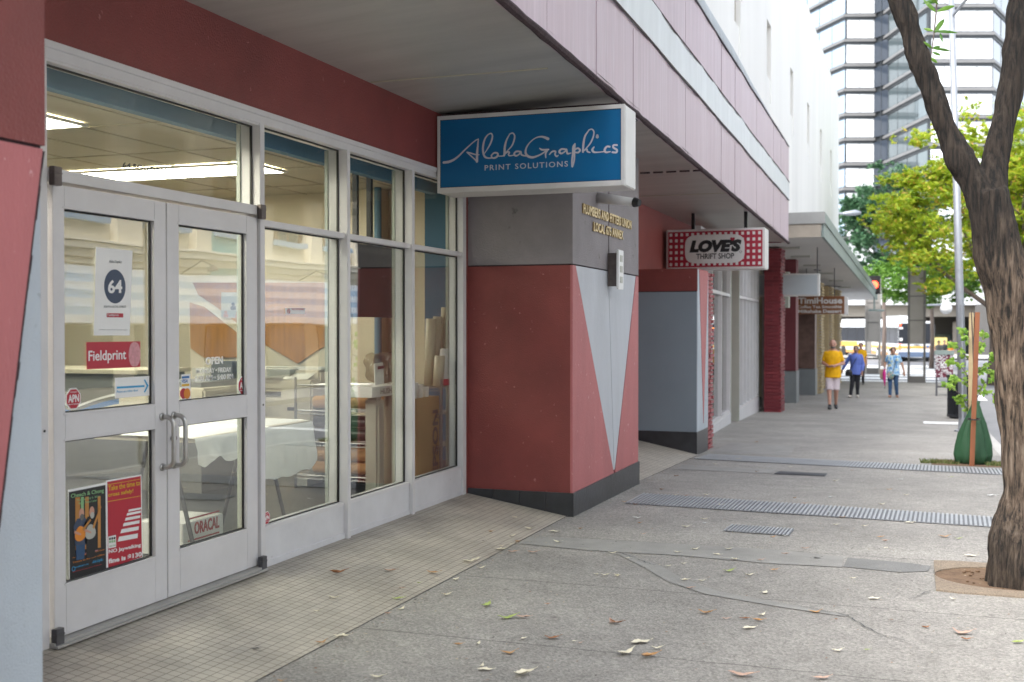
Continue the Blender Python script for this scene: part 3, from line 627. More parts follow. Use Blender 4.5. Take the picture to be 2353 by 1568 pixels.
for i in range(n_):
    z0 = -.3 + (SL + .29) * i / n_; z1 = -.3 + (SL + .29) * (i + 1) / n_; f = lambda z: p_top.y + k_ * (z - p_top.z)
    wv = .030 + .008 * noise.noise(Vector((z0 * 9, 0, 0)))
    eb.add([(XF - .019, f(z0) - .002, z0), (XF - .019, f(z0) + wv, z0), (XF - .019, f(z1) + wv, z1), (XF - .019, f(z1) - .002, z1)], [(0, 1, 2, 3)])
eb.build('dark_edge', 'edge_dark', pl2)
# small switch box on the centre pillar
sb = AX(1400, 640, XF)
ub = thing('conduit_box', 'narrow white electrical outlet box mounted on the front of the V-marked pillar', 'electrical box', (XF, 10.45, 1.9))
MB().box(XF + .003, XF + .09, 10.36, 10.42, 1.83, 2.14).build('back_box', 'pivot', ub)
MB().box(XF + .092, XF + .115, 10.33, 10.52, 1.80, 2.17).build('cover_plate', 'white', ub, bevel=.004)
for k in range(3): MB().box(XF + .1155, XF + .119, 10.38, 10.47, 1.86 + k * .10, 1.92 + k * .10).build('socket', 'light_grey_plastic', ub)
# brass letters on the pillar
ul = thing('brass_lettering', 'raised brass letters reading PLUMBERS AND FITTERS UNION LOCAL 675 ANNEX on the pillar', 'lettering', (XF, 10.3, 2.5))
for s_, (xa, ya), (xb, yb), hh in [('PLUMBERS AND FITTERS UNION', (1338, 484), (1449, 520), .088), ('LOCAL 675 ANNEX', (1362, 526), (1430, 543), .088)]:
    A = AX(xa, ya, XF + .003); B = AX(xb, yb, XF + .003); zc = (A.z + B.z) / 2
    mb = MB(); put_text(mb, s_, (XF + .003, A.y, zc - .03), (0, B.y - A.y, 0), (0, 0, hh), bold=.03, spacing=1.08, thick=.012); mb.build('letters', 'brass', ul)

# glazing -------------------------------------------------------------
GX = -3.74
H0, H1 = EYE + 1.205, EYE + 1.28; TR0, TR1 = EYE + .60, EYE + .638; KT = .235
win = MB()
win.box(W - .13, W, YL, YL + .055, 0, H0)                   # left jamb
b = MB(); b.box(W - .13, W + .002, YL, 9.16, H0, H1); b.box(W - .13, W + .012, YL, 9.165, H1 - .028, H1 + .004); b.build('head_frame', 'alu', shop)
win.box(W - .13, W + .001, 4.125, 5.875, EYE + .66, EYE + .715)                 # bar above the doors
mull = [(5.88, 5.93), (6.955, 7.0), (8.02, 8.065), (9.09, 9.165)]
for i, (u0, u1) in enumerate(mull): win.box(W - .13, W + .003 + (.012 if 0 < i < 3 else 0), u0, u1, -.03 if i else 0, H0)
win.build('storefront_frame', 'alu', shop, bevel=.002)
inn = MB()                                                                       # inner half of every mullion, a different colour
for u0, u1 in mull: inn.box(W - .155, W - .131, u0 - .010, u1 + .012, 0, H0)
inn.build('inner_frame', 'alu_in', shop)
bays = [(5.93, 6.955), (7.0, 8.02), (8.065, 9.09)]
def pane(parent, y0, y1, z0, z1, gx=GX, gm='glass'):
    gk = MB()
    for q in ((y0, y0 + .008, z0, z1), (y1 - .012, y1, z0, z1), (y0 + .008, y1 - .012, z0, z0 + .007), (y0 + .008, y1 - .012, z1 - .009, z1)): gk.box(gx - .002, gx + .010, *q)
    gk.build('gasket', 'rubber', parent)
    return MB().box(gx - .006, gx, y0 + .004, y1 - .004, z0 + .004, z1 - .004).build('pane', gm, parent)
for y0_, y1_ in bays:
    fr = MB(); fr.box(W - .12, W - .002, y0_, y1_, TR0, TR1)
    o = fr.build('window', 'alu', shop, bevel=.002); MB().box(W - .12, W - .012, y0_, y1_, KT - .012, KT + .012).build('sill_rail', 'alu', o, bevel=.002)
    pane(o, y0_, y1_, TR1, H0, gm='glass_clear'); pane(o, y0_, y1_, KT + .012, TR0)
    kp = MB(); kp.box(W - .11, W - .016, y0_, y1_, -.02, KT - .012); kp.box(W - .10, W - .008, y0_, y1_, -.02, .035); kp.build('kick_panel', 'alu_dirty', o)
fr = MB().box(W - .10, W - .004, 4.125, 5.88, H0 - .012, H0 - .0005).build('transom_window', 'alu', shop)
pane(fr, 4.125, 5.88, EYE + .715, H0 - .012, gm='glass_clear')
def door(y0, y1, py0, py1, hy, hinge_y):
    d = thing('door', None, None, (W, y0, .02)); del_keys = None
    XD = W - .012
    d.parent = shop; d.matrix_parent_inverse = WM(shop).inverted()
    m = MB(); zt = EYE + .645
    for q in ((y0, py0, .03, zt), (py1, y1, .03, zt), (py0, py1, .03, EYE - 1.185), (py0, py1, EYE - .53, EYE - .40), (py0, py1, EYE + .54, zt)): m.box(XD - .045, XD, *q)
    m.box(XD - .04, XD + .0025, py0 + .002, py1 - .002, EYE - .40 - .014, EYE - .40 - .002)
    # one continuous door leaf, lifted seams around the panes
    for z in (EYE - 1.185, EYE - .53, EYE - .40, EYE + .54):
        up = z in (EYE - 1.185, EYE - .40); m.box(XD - .02, XD + .004, py0 - .012, py1 + .012, *( (z - .010, z) if up else (z, z + .010)))
    o = m.build('door_leaf', 'alu', d, bevel=.0018)
    for z0, z1 in ((EYE - 1.185, EYE - .53), (EYE - .40, EYE + .54)):
        gx = XD - .03; gk = MB()
        for q in ((py0, py0 + .006, z0, z1), (py1 - .010, py1, z0, z1), (py0 + .006, py1 - .010, z0, z0 + .005), (py0 + .006, py1 - .010, z1 - .007, z1)): gk.box(gx - .002, gx + .008, *q)
        gk.build('gasket', 'rubber', d); MB().box(gx - .006, gx, py0 + .003, py1 - .003, z0 + .003, z1 - .003).build('pane', 'glass', d)
    h = MB(); za, zb = .985, .722; R_ = .045
    arc = lambda c, s_: [(XD + .012 + .062 - R_ + R_ * math.sin(t), hy, c - s_ * R_ + s_ * R_ * math.cos(t)) for t in np.linspace(0, math.pi / 2, 6)]
    pts = [(XD, hy, za)] + arc(za, 1) + arc(zb, -1)[::-1] + [(XD, hy, zb)]
    h.tube(pts, .0125, 12); h.tube([(XD + .0005, hy, za), (XD + .008, hy, za)], .02, 12); h.tube([(XD + .0005, hy, zb), (XD + .008, hy, zb)], .02, 12)
    h.build('handle', 'steel', d, smooth=True)
    for z0, z1, mt in ((EYE + .635, EYE + .72, 'pivot'), (.01, .085, 'iron')):
        pv = MB(); pv.box(W + .003, W + .034, hinge_y - .026, hinge_y + .026, z0, z1); pv.box(W + .003, W + .038, hinge_y - .029, hinge_y + .029, z0 + (z1 - z0) * .62, z0 + (z1 - z0) * .68); pv.build('pivot', mt, d, bevel=.003)
    return d
d1 = door(4.17, 4.996, 4.245, 4.90, 4.955, 4.155); d2 = door(5.004, 5.868, 5.107, 5.755, 5.055, 5.87)
mb = MB(); mb.tube([(W - .012, 5.045, .865), (W + .004, 5.045, .865)], .017, 16); mb.build('lock_cylinder', 'pivot', d2)
for yy in (4.095, 5.905): mb = MB(); mb.tube([(W + .002, yy, EYE - .47), (W + .005, yy, EYE - .47)], .006, 10); mb.build('screw', 'rubber', shop)
mb = MB(); mb.box(W - .10, W + .05, 4.12, 5.885, .002, .012); mb.box(W - .10, W + .03, 4.12, 5.885, .012, .024); mb.build('threshold', 'concrete', shop)
MB().box(W - .12, W - .06, 4.17, 5.868, .024, .03).build('draught_strip', 'rubber', shop)
# plinth sheet under the doors' left jamb
# interior shell -------------------------------------------------------
RX, RY = -10.5, 11.4
MB().box(RX, W - .13, .5, RY, -.06, -.002).build('room_floor', 'room_floor', shop)
ct = MB(); ct.box(RX, -3.99, .5, RY, 2.955, 2.99); ct.build('room_ceiling', 'ceiling_tile', shop)
tb = MB()
for x in np.arange(-10.2, -4.0, .61): tb.box(x, x + .022, .5, RY, 2.948, 2.956)
for y in np.arange(.9, RY, 1.22): tb.box(RX, -4.0, y, y + .022, 2.947, 2.955)
tb.build('ceiling_grid', 'tbar', shop)
rw = MB(); rw.box(RX, -5.06, RY, RY + .1, 0, 2.96); rw.box(-4.30, -3.81, RY, RY + .1, 0, 2.96); rw.box(RX - .1, RX, .5, RY, 0, 2.96); rw.box(RX, -3.99, .4, .5, 0, 2.96)
rw.box(-5.9, -5.5, RY - .22, RY - .001, 0, 2.95); rw.build('interior_wall', 'cream_wall', shop)
MB().box(-5.06, -4.30, RY - .004, RY + .1, 0, 2.96).build('blue_wall_section', 'blue_wall', shop)
MB().box(-4.07, -4.0, 4.0, 9.28, EYE + 1.168, EYE + 1.277).build('blue_beam', 'blue_beam', shop)
MB().box(-4.075, -3.99, 4.0, 9.28, EYE + 1.278, 2.954).build('bulkhead', 'cream_wall', shop)
pp = MB(); pp.tube([(-5.48, RY - .30, 0), (-5.48, RY - .30, 2.95)], .04, 10); pp.build('wall_pipe', 'blue_beam', shop)
# amber wood wall panel with a cream diagonal running across it
def wp(pts, dep=.02): 
    P = [AY(x, y, RY - .005) for x, y in pts]; return MB().prism(P, (0, -dep, 0))
wd = thing('wall_panel', 'amber wood wall panel cut by a cream diagonal band at the back of the shop', 'wall panel', (-7, RY, 1.2))
wp([(445, 650), (775, 650), (775, 782), (730, 806), (686, 836), (600, 786), (500, 706), (458, 678)]).build('wood_panel', 'wood', wd)
wp([(438, 696), (470, 706), (560, 776), (560, 822), (470, 822), (440, 800)]).build('wood_panel', 'wood', wd)
# ceiling lights ---------------------------------------------------------
def ceiling_light(x0, x1, y0, y1, lab):
    t = thing('ceiling_light', lab, 'ceiling light', (x0, y0, 2.94), 'lit ceiling panels inside the shop')
    f = MB(); zz = 2.930
    for q in ((x0, x1, y0, y0 + .03), (x0, x1, y1 - .03, y1), (x0, x0 + .03, y0 + .03, y1 - .03), (x1 - .03, x1, y0 + .03, y1 - .03)): f.box(*q, zz - .006, zz + .016)
    f.build('frame', 'white', t); MB().box(x0 + .03, x1 - .03, y0 + .03, y1 - .03, zz, zz + .012).build('diffuser', 'panel_light', t)
ceiling_light(-7.84, -5.68, 8.93, 9.58, 'long lit ceiling panel seen through the glass above the double door')
ceiling_light(-8.2, -5.76, 6.25, 6.88, 'lit ceiling panel at the far left of the glass above the door')
ceiling_light(-8.2, -5.76, 3.2, 3.85, 'lit ceiling panel nearest the left end of the shop')  # this and the next two: unseen panels added to brighten the interior
ceiling_light(-10.2, -9.0, 5.0, 5.6, 'square lit ceiling panel deep in the shop above the reception desk')
ceiling_light(-5.0, -4.4, 3.2, 5.6, 'lit ceiling panel just behind the left door glass')
# things inside -----------------------------------------------------------
dk = thing('reception_desk', 'grey reception desk with blue and white wave stripes behind the left door', 'desk', (-8.3, 9, 0))
MB().box(-9.6, -6.95, 8.98, 9.7, 0, 1.0).build('desk_body', 'desk_grey', dk); MB().box(-9.7, -6.9, 8.9, 9.75, 1.0, 1.04).build('desk_top', 'beige_plastic', dk, bevel=.005)
for off, mt, wd_ in ((0, 'sticker_blue', .05), (.055, 'white', .022), (-.05, 'beige_plastic', .03)):
    mb = MB(); xs = np.linspace(-9.2, -7.0, 50); zt = [.62 + off + .16 * abs(math.sin((x + 9.2) * 2.1)) for x in xs]
    mb.add([(x, 8.972, z) for x, z in zip(xs, zt)] + [(x, 8.972, z - wd_) for x, z in zip(xs, zt)], [(i + 50, i + 51, i + 1, i) for i in range(49)]); mb.build('wave_stripe', mt, dk)
MB().box(-9.4, -6.98, 8.965, 8.975, .38, .40).build('bright_trim', 'white', dk)
# wide plotter
px = thing('plotter_printer', 'wide beige large-format printer on legs behind the first window', 'printer', (-5.9, 9.3, 0))
mb = MB(); mb.box(-6.45, -5.13, 9.2, 9.62, .86, 1.05); mb.box(-6.45, -5.13, 9.13, 9.72, .62, .80); mb.build('printer_body', 'beige_plastic', px, bevel=.02)
MB().box(-6.40, -5.5, 9.16, 9.22, .815, .85).build('paper_slot', 'black', px)
MB().box(-6.45, -5.40, 9.12, 9.3, .98, 1.06).build('dark_cover', 'light_grey_plastic', px)
MB().box(-5.46, -5.13, 9.05, 9.75, .52, .97).build('cartridge_bay', 'beige_plastic', px, bevel=.02)
mb = MB(); mb.add([(-5.44, 9.06, .975), (-5.18, 9.06, .975), (-5.18, 9.36, 1.08), (-5.44, 9.36, 1.08)], [(0, 1, 2, 3)]); mb.build('control_panel', 'light_grey_plastic', px)
MB().box(-5.38, -5.28, 9.044, 9.05, .69, .72).build('badge', 'black', px)
for x in (-6.3, -5.3):
    MB().box(x, x + .07, 9.3, 9.6, .06, .62).build('leg', 'light_grey_plastic', px); MB().box(x - .02, x + .09, 9.1, 9.85, 0, .06).build('foot', 'light_grey_plastic', px)
mb = MB(); mb.box(-6.45, -5.13, 9.4, 9.6, 1.051, 1.07); mb.build('back_tray', 'light_grey_plastic', px)
# flatbed copier
fb = thing('flatbed_scanner', 'beige flatbed machine with a dark raised lid behind the right door', 'scanner', (-6.6, 8.6, 0))
MB().box(-6.65, -5.75, 8.3, 9.0, .72, .92).build('scanner_body', 'beige_plastic', fb, bevel=.02)
MB().box(-6.5, -5.85, 8.4, 8.95, .922, .965).build('scan_bed', 'print_blue_grey', fb)
mb = MB().box(-6.02, -5.80, 8.8, 8.9, .968, 1.14); mb.build('lid', 'print_blue_grey', fb)
MB().box(-6.55, -5.85, 8.4, 8.9, 0, .70).build('stand', 'desk_grey', fb)
# table with white paper hanging over its edge
tt = .772
tb_ = thing('work_table', 'long folding table covered by white paper that hangs in torn folds', 'table', (-4.7, 6.6, 0))
E1, E2, E3 = AZ(419, 1004, tt), AZ(610, 985, tt), AZ(734, 967, tt)
xt = sum(e.x for e in (E1, E2, E3)) / 3; ya, yb2 = E1.y - .05, E3.y
MB().box(xt - .75, xt, ya, yb2, tt - .03, tt).build('tabletop', 'beige_plastic', tb_)
for yy in (ya + .15, yb2 - .15):
    mb = MB(); mb.tube([(xt - .1, yy, 0), (xt - .3, yy, tt - .03)], .014, 8); mb.build('leg', 'iron', tb_)
    mb = MB(); mb.tube([(xt - .65, yy, 0), (xt - .45, yy, tt - .03)], .014, 8); mb.build('leg', 'iron', tb_)
pc = MB(); nx_, ny_ = 14, 70; vs = []
for j in range(ny_ + 1):
    y = ya - .02 + (yb2 + .02 - ya + .02) * j / ny_; s_ = j / ny_
    drop = (.16 + .20 * max(0, min(1, (s_ - .42) / .1)) * (1 - .35 * max(0, (s_ - .85) / .15)) + .05 * noise.noise(Vector((y * 7, 0, 0))) - (.10 if .36 < s_ < .42 else 0))
    for i in range(nx_ + 1):
        u = i / nx_
        if u < .4: vs.append((xt - .72 + .72 * u / .4, y, tt + .004))
        else:
            q = (u - .4) / .6; vs.append((xt + .012 + .03 * q + .035 * q * noise.noise(Vector((y * 9, q, 2))), y + .02 * q * noise.noise(Vector((y * 5, q * 3, 8))), tt + .004 - drop * q))
pc.add(vs, [(j * (nx_ + 1) + i, j * (nx_ + 1) + i + 1, (j + 1) * (nx_ + 1) + i + 1, (j + 1) * (nx_ + 1) + i) for j in range(ny_) for i in range(nx_)])
tag(pc.build('paper_sheet', 'paper', None, True), 'crumpled white paper sheet draped over the work table edge', 'paper sheet')
# box under the table
ob = thing('carton', 'white carton with red lettering standing on the floor behind the right door', 'box', (-4.9, 6.5, 0))
c0 = AZ(425, 1250, .0); bx = -4.35
pA, pB = AX(420, 1212, bx), AX(513, 1180, bx)
MB().box(bx - .35, bx, pA.y, pB.y, 0, pB.z).build('carton_body', 'white', ob, bevel=.004)
mb = MB(); put_text(mb, 'ORACAL', (bx + .001, pA.y + .12, .12), (0, (pB.y - pA.y) * .62, 0), (0, 0, .08), bold=.03); mb.build('print', 'sticker_red', ob)
mb = MB(); mb.box(bx + .001, bx + .003, pA.y + .05, pB.y - .05, .225, .235); mb.box(bx + .001, bx + .003, pA.y + .05, pB.y - .05, .085, .095); mb.build('print', 'sticker_red', ob)
# hanging screen
tv = thing('hanging_screen', 'flat dark screen hanging from two ceiling arms behind the third window', 'screen', (-4.05, 8.0, 2.9))
MB().box(-4.07, -4.0, 7.65, 8.48, EYE + .07, EYE + .63).build('screen_panel', 'screen', tv, bevel=.006)
MB().box(-4.0, -3.997, 7.69, 8.44, EYE + .105, EYE + .595).build('display', 'screen', tv)
for yy in (7.90, 8.14): MB().box(-4.12, -4.08, yy, yy + .035, EYE + .3, 2.95).build('bracket_arm', 'black', tv)
# wire rack with rolls
rk = thing('wire_rack', 'chrome wire shelving rack full of rolls and boxes behind the end windows', 'shelf rack', (-4.5, 9.6, 0))
rx0, rx1, ry0, ry1 = -5.25, -3.83, 8.97, 9.40
for x in (rx0, rx1):
    for y in (ry0, ry1): mb = MB(); mb.tube([(x, y, 0), (x, y, 1.0)], .013, 8); mb.build('post', 'chrome', rk)
for z in (.12, .42, .70, .93):
    mb = MB()
    for y in (ry0, ry1): mb.tube([(rx0, y, z), (rx1, y, z)], .006, 6); mb.tube([(rx0, y, z - .03), (rx1, y, z - .03)], .004, 6)
    for k in range(16): xk = rx0 + (rx1 - rx0) * k / 16; dx_ = (rx1 - rx0) / 32; mb.tube([(xk, ry0, z), (xk + dx_, ry0, z - .03), (xk + 2 * dx_, ry0, z)], .0025, 4)
    for k in range(9): yk = ry0 + (ry1 - ry0) * k / 8; mb.tube([(rx0, yk, z), (rx1, yk, z)], .003, 4)
    mb.build('shelf', 'chrome', rk)
k = 0
for z, rr, mt in ((.19, .055, 'kraft'), (.31, .06, 'kraft'), (.49, .05, 'black'), (.60, .045, 'black'), (.775, .055, 'kraft')):
    for y in (9.06, 9.22):
        o = MB().tube([(-5.1, y, z), (-4.25, y, z)], rr, 14).build('paper_roll', mt, None, True)
        tag(o, {'kraft': 'brown paper roll lying flat on the wire rack', 'black': 'black vinyl roll lying flat on the middle shelf of the wire rack'}[mt], 'roll', {'kraft': 'brown rolls lying on the rack', 'black': 'black rolls lying on the rack'}[mt])
rolls_ = [(AY(986, 880, 9.05).x, 9.05, .94, 1.52, .046), (AY(1001, 880, 9.12).x, 9.12, .94, 1.54, .040), (AY(1006, 880, 9.0).x, 9.0, .94, 1.20, .045), (AY(1018, 880, 9.2).x, 9.2, .94, 1.62, .034), (AY(1034, 880, 9.25).x, 9.25, .94, 1.34, .05), (AY(1046, 880, 9.3).x, 9.3, .94, 1.22, .04)]
for i, (x, y, z0, z1, r_) in enumerate(rolls_):
    o = MB().tube([(x, y, z0), (x + .02, y, z1)], r_, 16).build('standing_roll', 'beige_plastic', None, True)
    tag(o, ['thick cream roll standing on the rack top, first from the left', 'cream roll leaning beside the first one on the rack top', 'short stout cream roll in the middle of the rack top', 'tallest thin cream roll standing before the blue wall', 'shortest cream roll at the back of the rack top', 'cream roll at the right rear of the rack top'][i], 'roll', 'cream rolls standing on the rack')
cb_ = thing('red_based_tube', 'white tube with a red base on the rack top beside the chrome post', 'tube', (-4.05, 8.9, .94))
MB().tube([(-3.86, 9.08, .945), (-3.86, 9.08, 1.0)], .058, 18).build('red_base', 'sticker_red', cb_); MB().tube([(-3.86, 9.08, 1.0), (-3.85, 9.08, 1.26)], [.05, .036], 18).build('tube', 'white', cb_)
# boxes near the glass
x_, y_ = -4.0, 7.98
tag(MB().box(x_ - .06, x_ + .06, y_, y_ + .12, -.002, .90).build('tall_tube_box', 'light_grey_plastic', None, bevel=.02), 'tall grey square tube standing on the floor behind the third window', 'tube box')
o = MB().tube([(-3.97, 8.28, 0), (-4.0, 8.32, .90)], [.075, .05], 20).build('wrapped_tube', 'light_grey_plastic'); tag(o, 'plastic wrapped tube leaning beside the tall grey tube box', 'tube')
o = MB().tube([(-3.97, 8.28, .002), (-4.0, 8.32, .91)], [.08, .056], 20).build('x', 'plastic_wrap', o); o.name = 'plastic_wrap'
hb = thing('flat_carton', 'flat white open carton with black letters resting on the tall tube box', 'box', (-3.98, 7.9, .77))
MB().box(-4.16, -3.93, 7.86, 8.72, .905, .985).build('carton_body', 'white', hb, bevel=.003)
mb = MB(); put_text(mb, 'HUSH', (-3.928, 8.0, .925), (0, .20, 0), (0, 0, .045), thick=.001); mb.build('print', 'print_black', hb)
cc = thing('calendar_card', 'tilted cream card with a maroon stripe propped on the flat carton', 'card', (-4.0, 8.0, .85))
MB().prism([(-3.99, 8.03, .99), (-3.99, 8.19, 1.0), (-4.02, 8.23, 1.165), (-4.02, 8.08, 1.16)], (-.006, 0, 0)).build('card', 'paper', cc)
MB().prism([(-4.006, 8.11, 1.115), (-4.006, 8.20, 1.12), (-4.011, 8.21, 1.14), (-4.011, 8.12, 1.138)], (.012, 0, 0)).build('stripe', 'maroon', cc)
mb = MB(); 
for k in range(26): mb.ball((-4.1 + random.uniform(-.08, .08), 8.40 + random.uniform(-.14, .2), 1.07 + random.uniform(-.05, .12)), (random.uniform(.03, .08),) * 3, 8)
o = remesh(mb, 'crumpled_bag', 'plastic_wrap', None, .012, 1, lambda c: .012 * noise.noise(c * 22)); tag(o, 'crumpled clear plastic bag lying on the flat carton', 'plastic bag')
ep = thing('cardboard_box', 'tall brown cardboard box with large grey EPSON letters behind the last window', 'box', (-3.9, 8.7, 0))
EX = -3.88; eA = AX(957, 917, EX); eB = AX(1010, 1100, EX)
MB().box(EX - .22, EX, eA.y, eB.y, -.002, eA.z).build('carton_body', 'cardboard', ep, bevel=.004)
mb = MB(); put_text(mb, 'EPSON', (EX + .001, eB.y - .035, .16), (0, 0, .58), (0, -.115, 0), bold=.03, thick=.0015)
mb.build('print', 'print_blue_grey', ep)
mb = MB()
for k in range(7): mb.tube([(EX - .04 - .03 * (k % 3), eA.y + .04 + k * .04, eA.z - .1), (EX - .04 - .03 * (k % 3), eA.y + .045 + k * .04, eA.z + .085 + .02 * (k % 2))], .024, 12)
mb.build('paper_rolls', 'paper', ep)
tag(MB().box(-4.9, -4.6, 9.4, 9.8, .0, .52).box(-5.3, -4.95, 9.4, 9.8, 0, .4).build('storage_crates', 'black'), 'dark storage crates on the floor behind the wire rack', 'crate')
mp_ = thing('portrait_poster', 'small poster with three people hanging inside behind the right door', 'poster', (-6.5, 10.9, 1.8))
PY = RY - .03
q = [AY(509, 672, PY), AY(560, 672, PY), AY(560, 730, PY), AY(509, 732, PY)]; MB().prism(q, (0, -.006, 0)).build('sheet', 'light_grey_plastic', mp_)
for i, (cx_, cy_, mt, r_) in enumerate([(536, 700, 'skin_tan', 4.5), (519, 718, 'skin', 4), (546, 720, 'skin', 4)]):
    c = AY(cx_, cy_, PY - .012); mb = MB(); s_ = r_ * .0048; mb.tube([c, c + Vector((0, -.004, 0))], s_, 12); mb.box(c.x - s_ * 1.6, c.x + s_ * 1.6, c.y - .003, c.y + .001, c.z - s_ * 3, c.z - s_); mb.build('figure', mt if i else 'navy', mp_)

# ---------------------------------------------------------------- stickers and notices on the glass (own thickness, in front of the panes)
SX = W - .040
def plate(name, pts, mt, parent=None, lift=0, th=.0015):
    P = [AX(x, y, SX) for x, y in pts]; P = [Vector((SX + lift, p.y, p.z)) for p in P]
    return MB().prism(P, (th, 0, 0)).build(name, mt, parent)
def words(parent, s, bl, br, tl_, mt, lift=.002, bold=.0, spacing=1., shear=0):
    """text whose baseline runs from picture point bl to br and whose height reaches tl_"""
    A, B, C_ = [AX(x, y, SX) for x, y in (bl, br, tl_)]; 
    A.x = B.x = C_.x = SX + lift
    up = Vector((0, 0, C_.z - A.z)); mb = MB(); put_text(mb, s, A, B - A, up, bold=bold, spacing=spacing, shear=shear, thick=.0006); return mb.build('lettering', mt, parent)
def octagon(name, c, rx, ry, lab):
    t = thing(name, lab, 'sticker', AX(*c, SX))
    C = AX(*c, SX); E_ = AX(c[0] + rx, c[1], SX); r1 = abs(E_.y - C.y)
    for k, (mt, s_, lf) in enumerate((('white', 1, 0), ('sticker_red', .88, .0016))):
        P = [Vector((SX + lf, C.y + r1 * s_ * 1.08 * math.cos(a), C.z + r1 * s_ * 1.08 * math.sin(a))) for a in [R(22.5 + 45 * i) for i in range(8)]]
        MB().prism(P, (.0012, 0, 0)).build('octagon', mt, t)
    mb = MB(); put_text(mb, 'APN', (SX + .003, C.y - r1 * .72, C.z - r1 * .32), (0, r1 * 1.44, 0), (0, 0, r1 * .72), bold=.03, thick=.0006)
    put_text(mb, 'Protected', (SX + .003, C.y - r1 * .4, C.z + r1 * .58), (0, r1 * .8, 0), (0, 0, r1 * .13), thick=.0006)
    put_text(mb, 'Alarm Protection', (SX + .003, C.y - r1 * .7, C.z - r1 * .55), (0, r1 * 1.4, 0), (0, 0, r1 * .13), thick=.0006); mb.build('lettering', 'white', t)
octagon('alarm_sticker', P2(500, 1468), 17, 25, 'red octagonal APN sticker at the bottom left corner of the left door glass')
octagon('alarm_sticker', P2(1663, 1378), 12, 20, 'red octagonal APN sticker at the lower right of the right door glass')
octagon('alarm_sticker', (612, 1191), 8, 12, 'small red and white octagonal sticker low beside the right door post')
# 64 banner
bn = thing('number_banner', 'tall white banner with a blue disc and number 64 behind the left door', 'banner', AX(*P2(770, 730), SX))
plate('sheet', [P2(655, 430), P2(905, 455), P2(885, 1035), P2(640, 1035)], 'paper', bn)
c = AX(*P2(784, 700), SX); r_ = abs(AX(*P2(856, 700), SX).y - c.y)
P = [Vector((SX + .0016, c.y + r_ * math.cos(a), c.z + r_ * 1.06 * math.sin(a))) for a in np.linspace(0, 2 * math.pi, 33)[:-1]]; MB().prism(P, (.001, 0, 0)).build('disc', 'navy', bn)
words(bn, '64', P2(735, 748), P2(832, 745), P2(735, 655), 'white', .003, .03)
words(bn, 'SOUTH HOTEL STREET', P2(708, 845), P2(860, 846), P2(708, 830), 'print_blue_grey', .002)
words(bn, 'Aloha Graphics', P2(742, 545), P2(830, 548), P2(742, 518), 'print_blue_grey', .002, shear=.4)
plate('label_bar', [P2(728, 882), P2(840, 884), P2(840, 912), P2(728, 910)], 'sticker_red', bn, .0016, .0008); words(bn, 'Fieldprint', P2(732, 906), P2(808, 907), P2(732, 886), 'white', .003)
words(bn, 'printing solutions for every business', P2(675, 998), P2(870, 1000), P2(675, 992), 'print_blue_grey', .002)
# red Fieldprint sign
fp_ = thing('red_sign', 'red sign reading Fieldprint with a pale thumbprint on the left door glass', 'sign', AX(*P2(770, 1170), SX))
plate('sheet', [P2(590, 1080), P2(958, 1075), P2(958, 1250), P2(592, 1267)], 'sticker_red', fp_)
words(fp_, 'Fieldprint', P2(603, 1232), P2(860, 1218), P2(603, 1140), 'white', .002, .012)
c = AX(*P2(918, 1164), SX); a_ = abs(AX(*P2(958, 1164), SX).y - c.y); h_ = abs(AX(*P2(918, 1078), SX).z - c.z) * .98
P = [Vector((SX + .0017, c.y + a_ * math.copysign(abs(math.cos(a)) ** .8, math.cos(a)), c.z + h_ * math.sin(a))) for a in np.linspace(0, 2 * math.pi, 33)[:-1]]; MB().prism(P, (.001, 0, 0)).build('thumbprint', 'peach_print', fp_)
# arrow notice
an = thing('arrow_notice', 'white notice with a blue arrow reading Please use other door', 'notice', AX(*P2(900, 1390), SX))
plate('sheet', [P2(785, 1325), P2(1022, 1312), P2(1022, 1445), P2(787, 1465)], 'paper', an)
plate('arrow', [P2(796, 1385), P2(985, 1374), P2(985, 1387), P2(796, 1399)], 'cyan_print', an, .0018, .001)
plate('arrow', [P2(980, 1338), P2(988, 1336), P2(1012, 1378), P2(988, 1424), P2(980, 1422), P2(1000, 1380)], 'cyan_print', an, .003, .001)
words(an, 'Please use other door', P2(796, 1428), P2(942, 1416), P2(796, 1412), 'cyan_print', .002)
# opening hours
oh = thing('opening_hours', 'white opening hours lettering on the upper glass of the right door', 'lettering', AX(*P2(1460, 1260), SX))
words(oh, 'OPEN', P2(1406, 1236), P2(1523, 1228), P2(1406, 1184), 'white', .001, .02)
words(oh, 'MONDAY • FRIDAY', P2(1343, 1297), P2(1580, 1284), P2(1343, 1262), 'white', .001, .01)
words(oh, '8:00 AM • 5:00 PM', P2(1331, 1350), P2(1593, 1330), P2(1331, 1314), 'white', .001, .01)
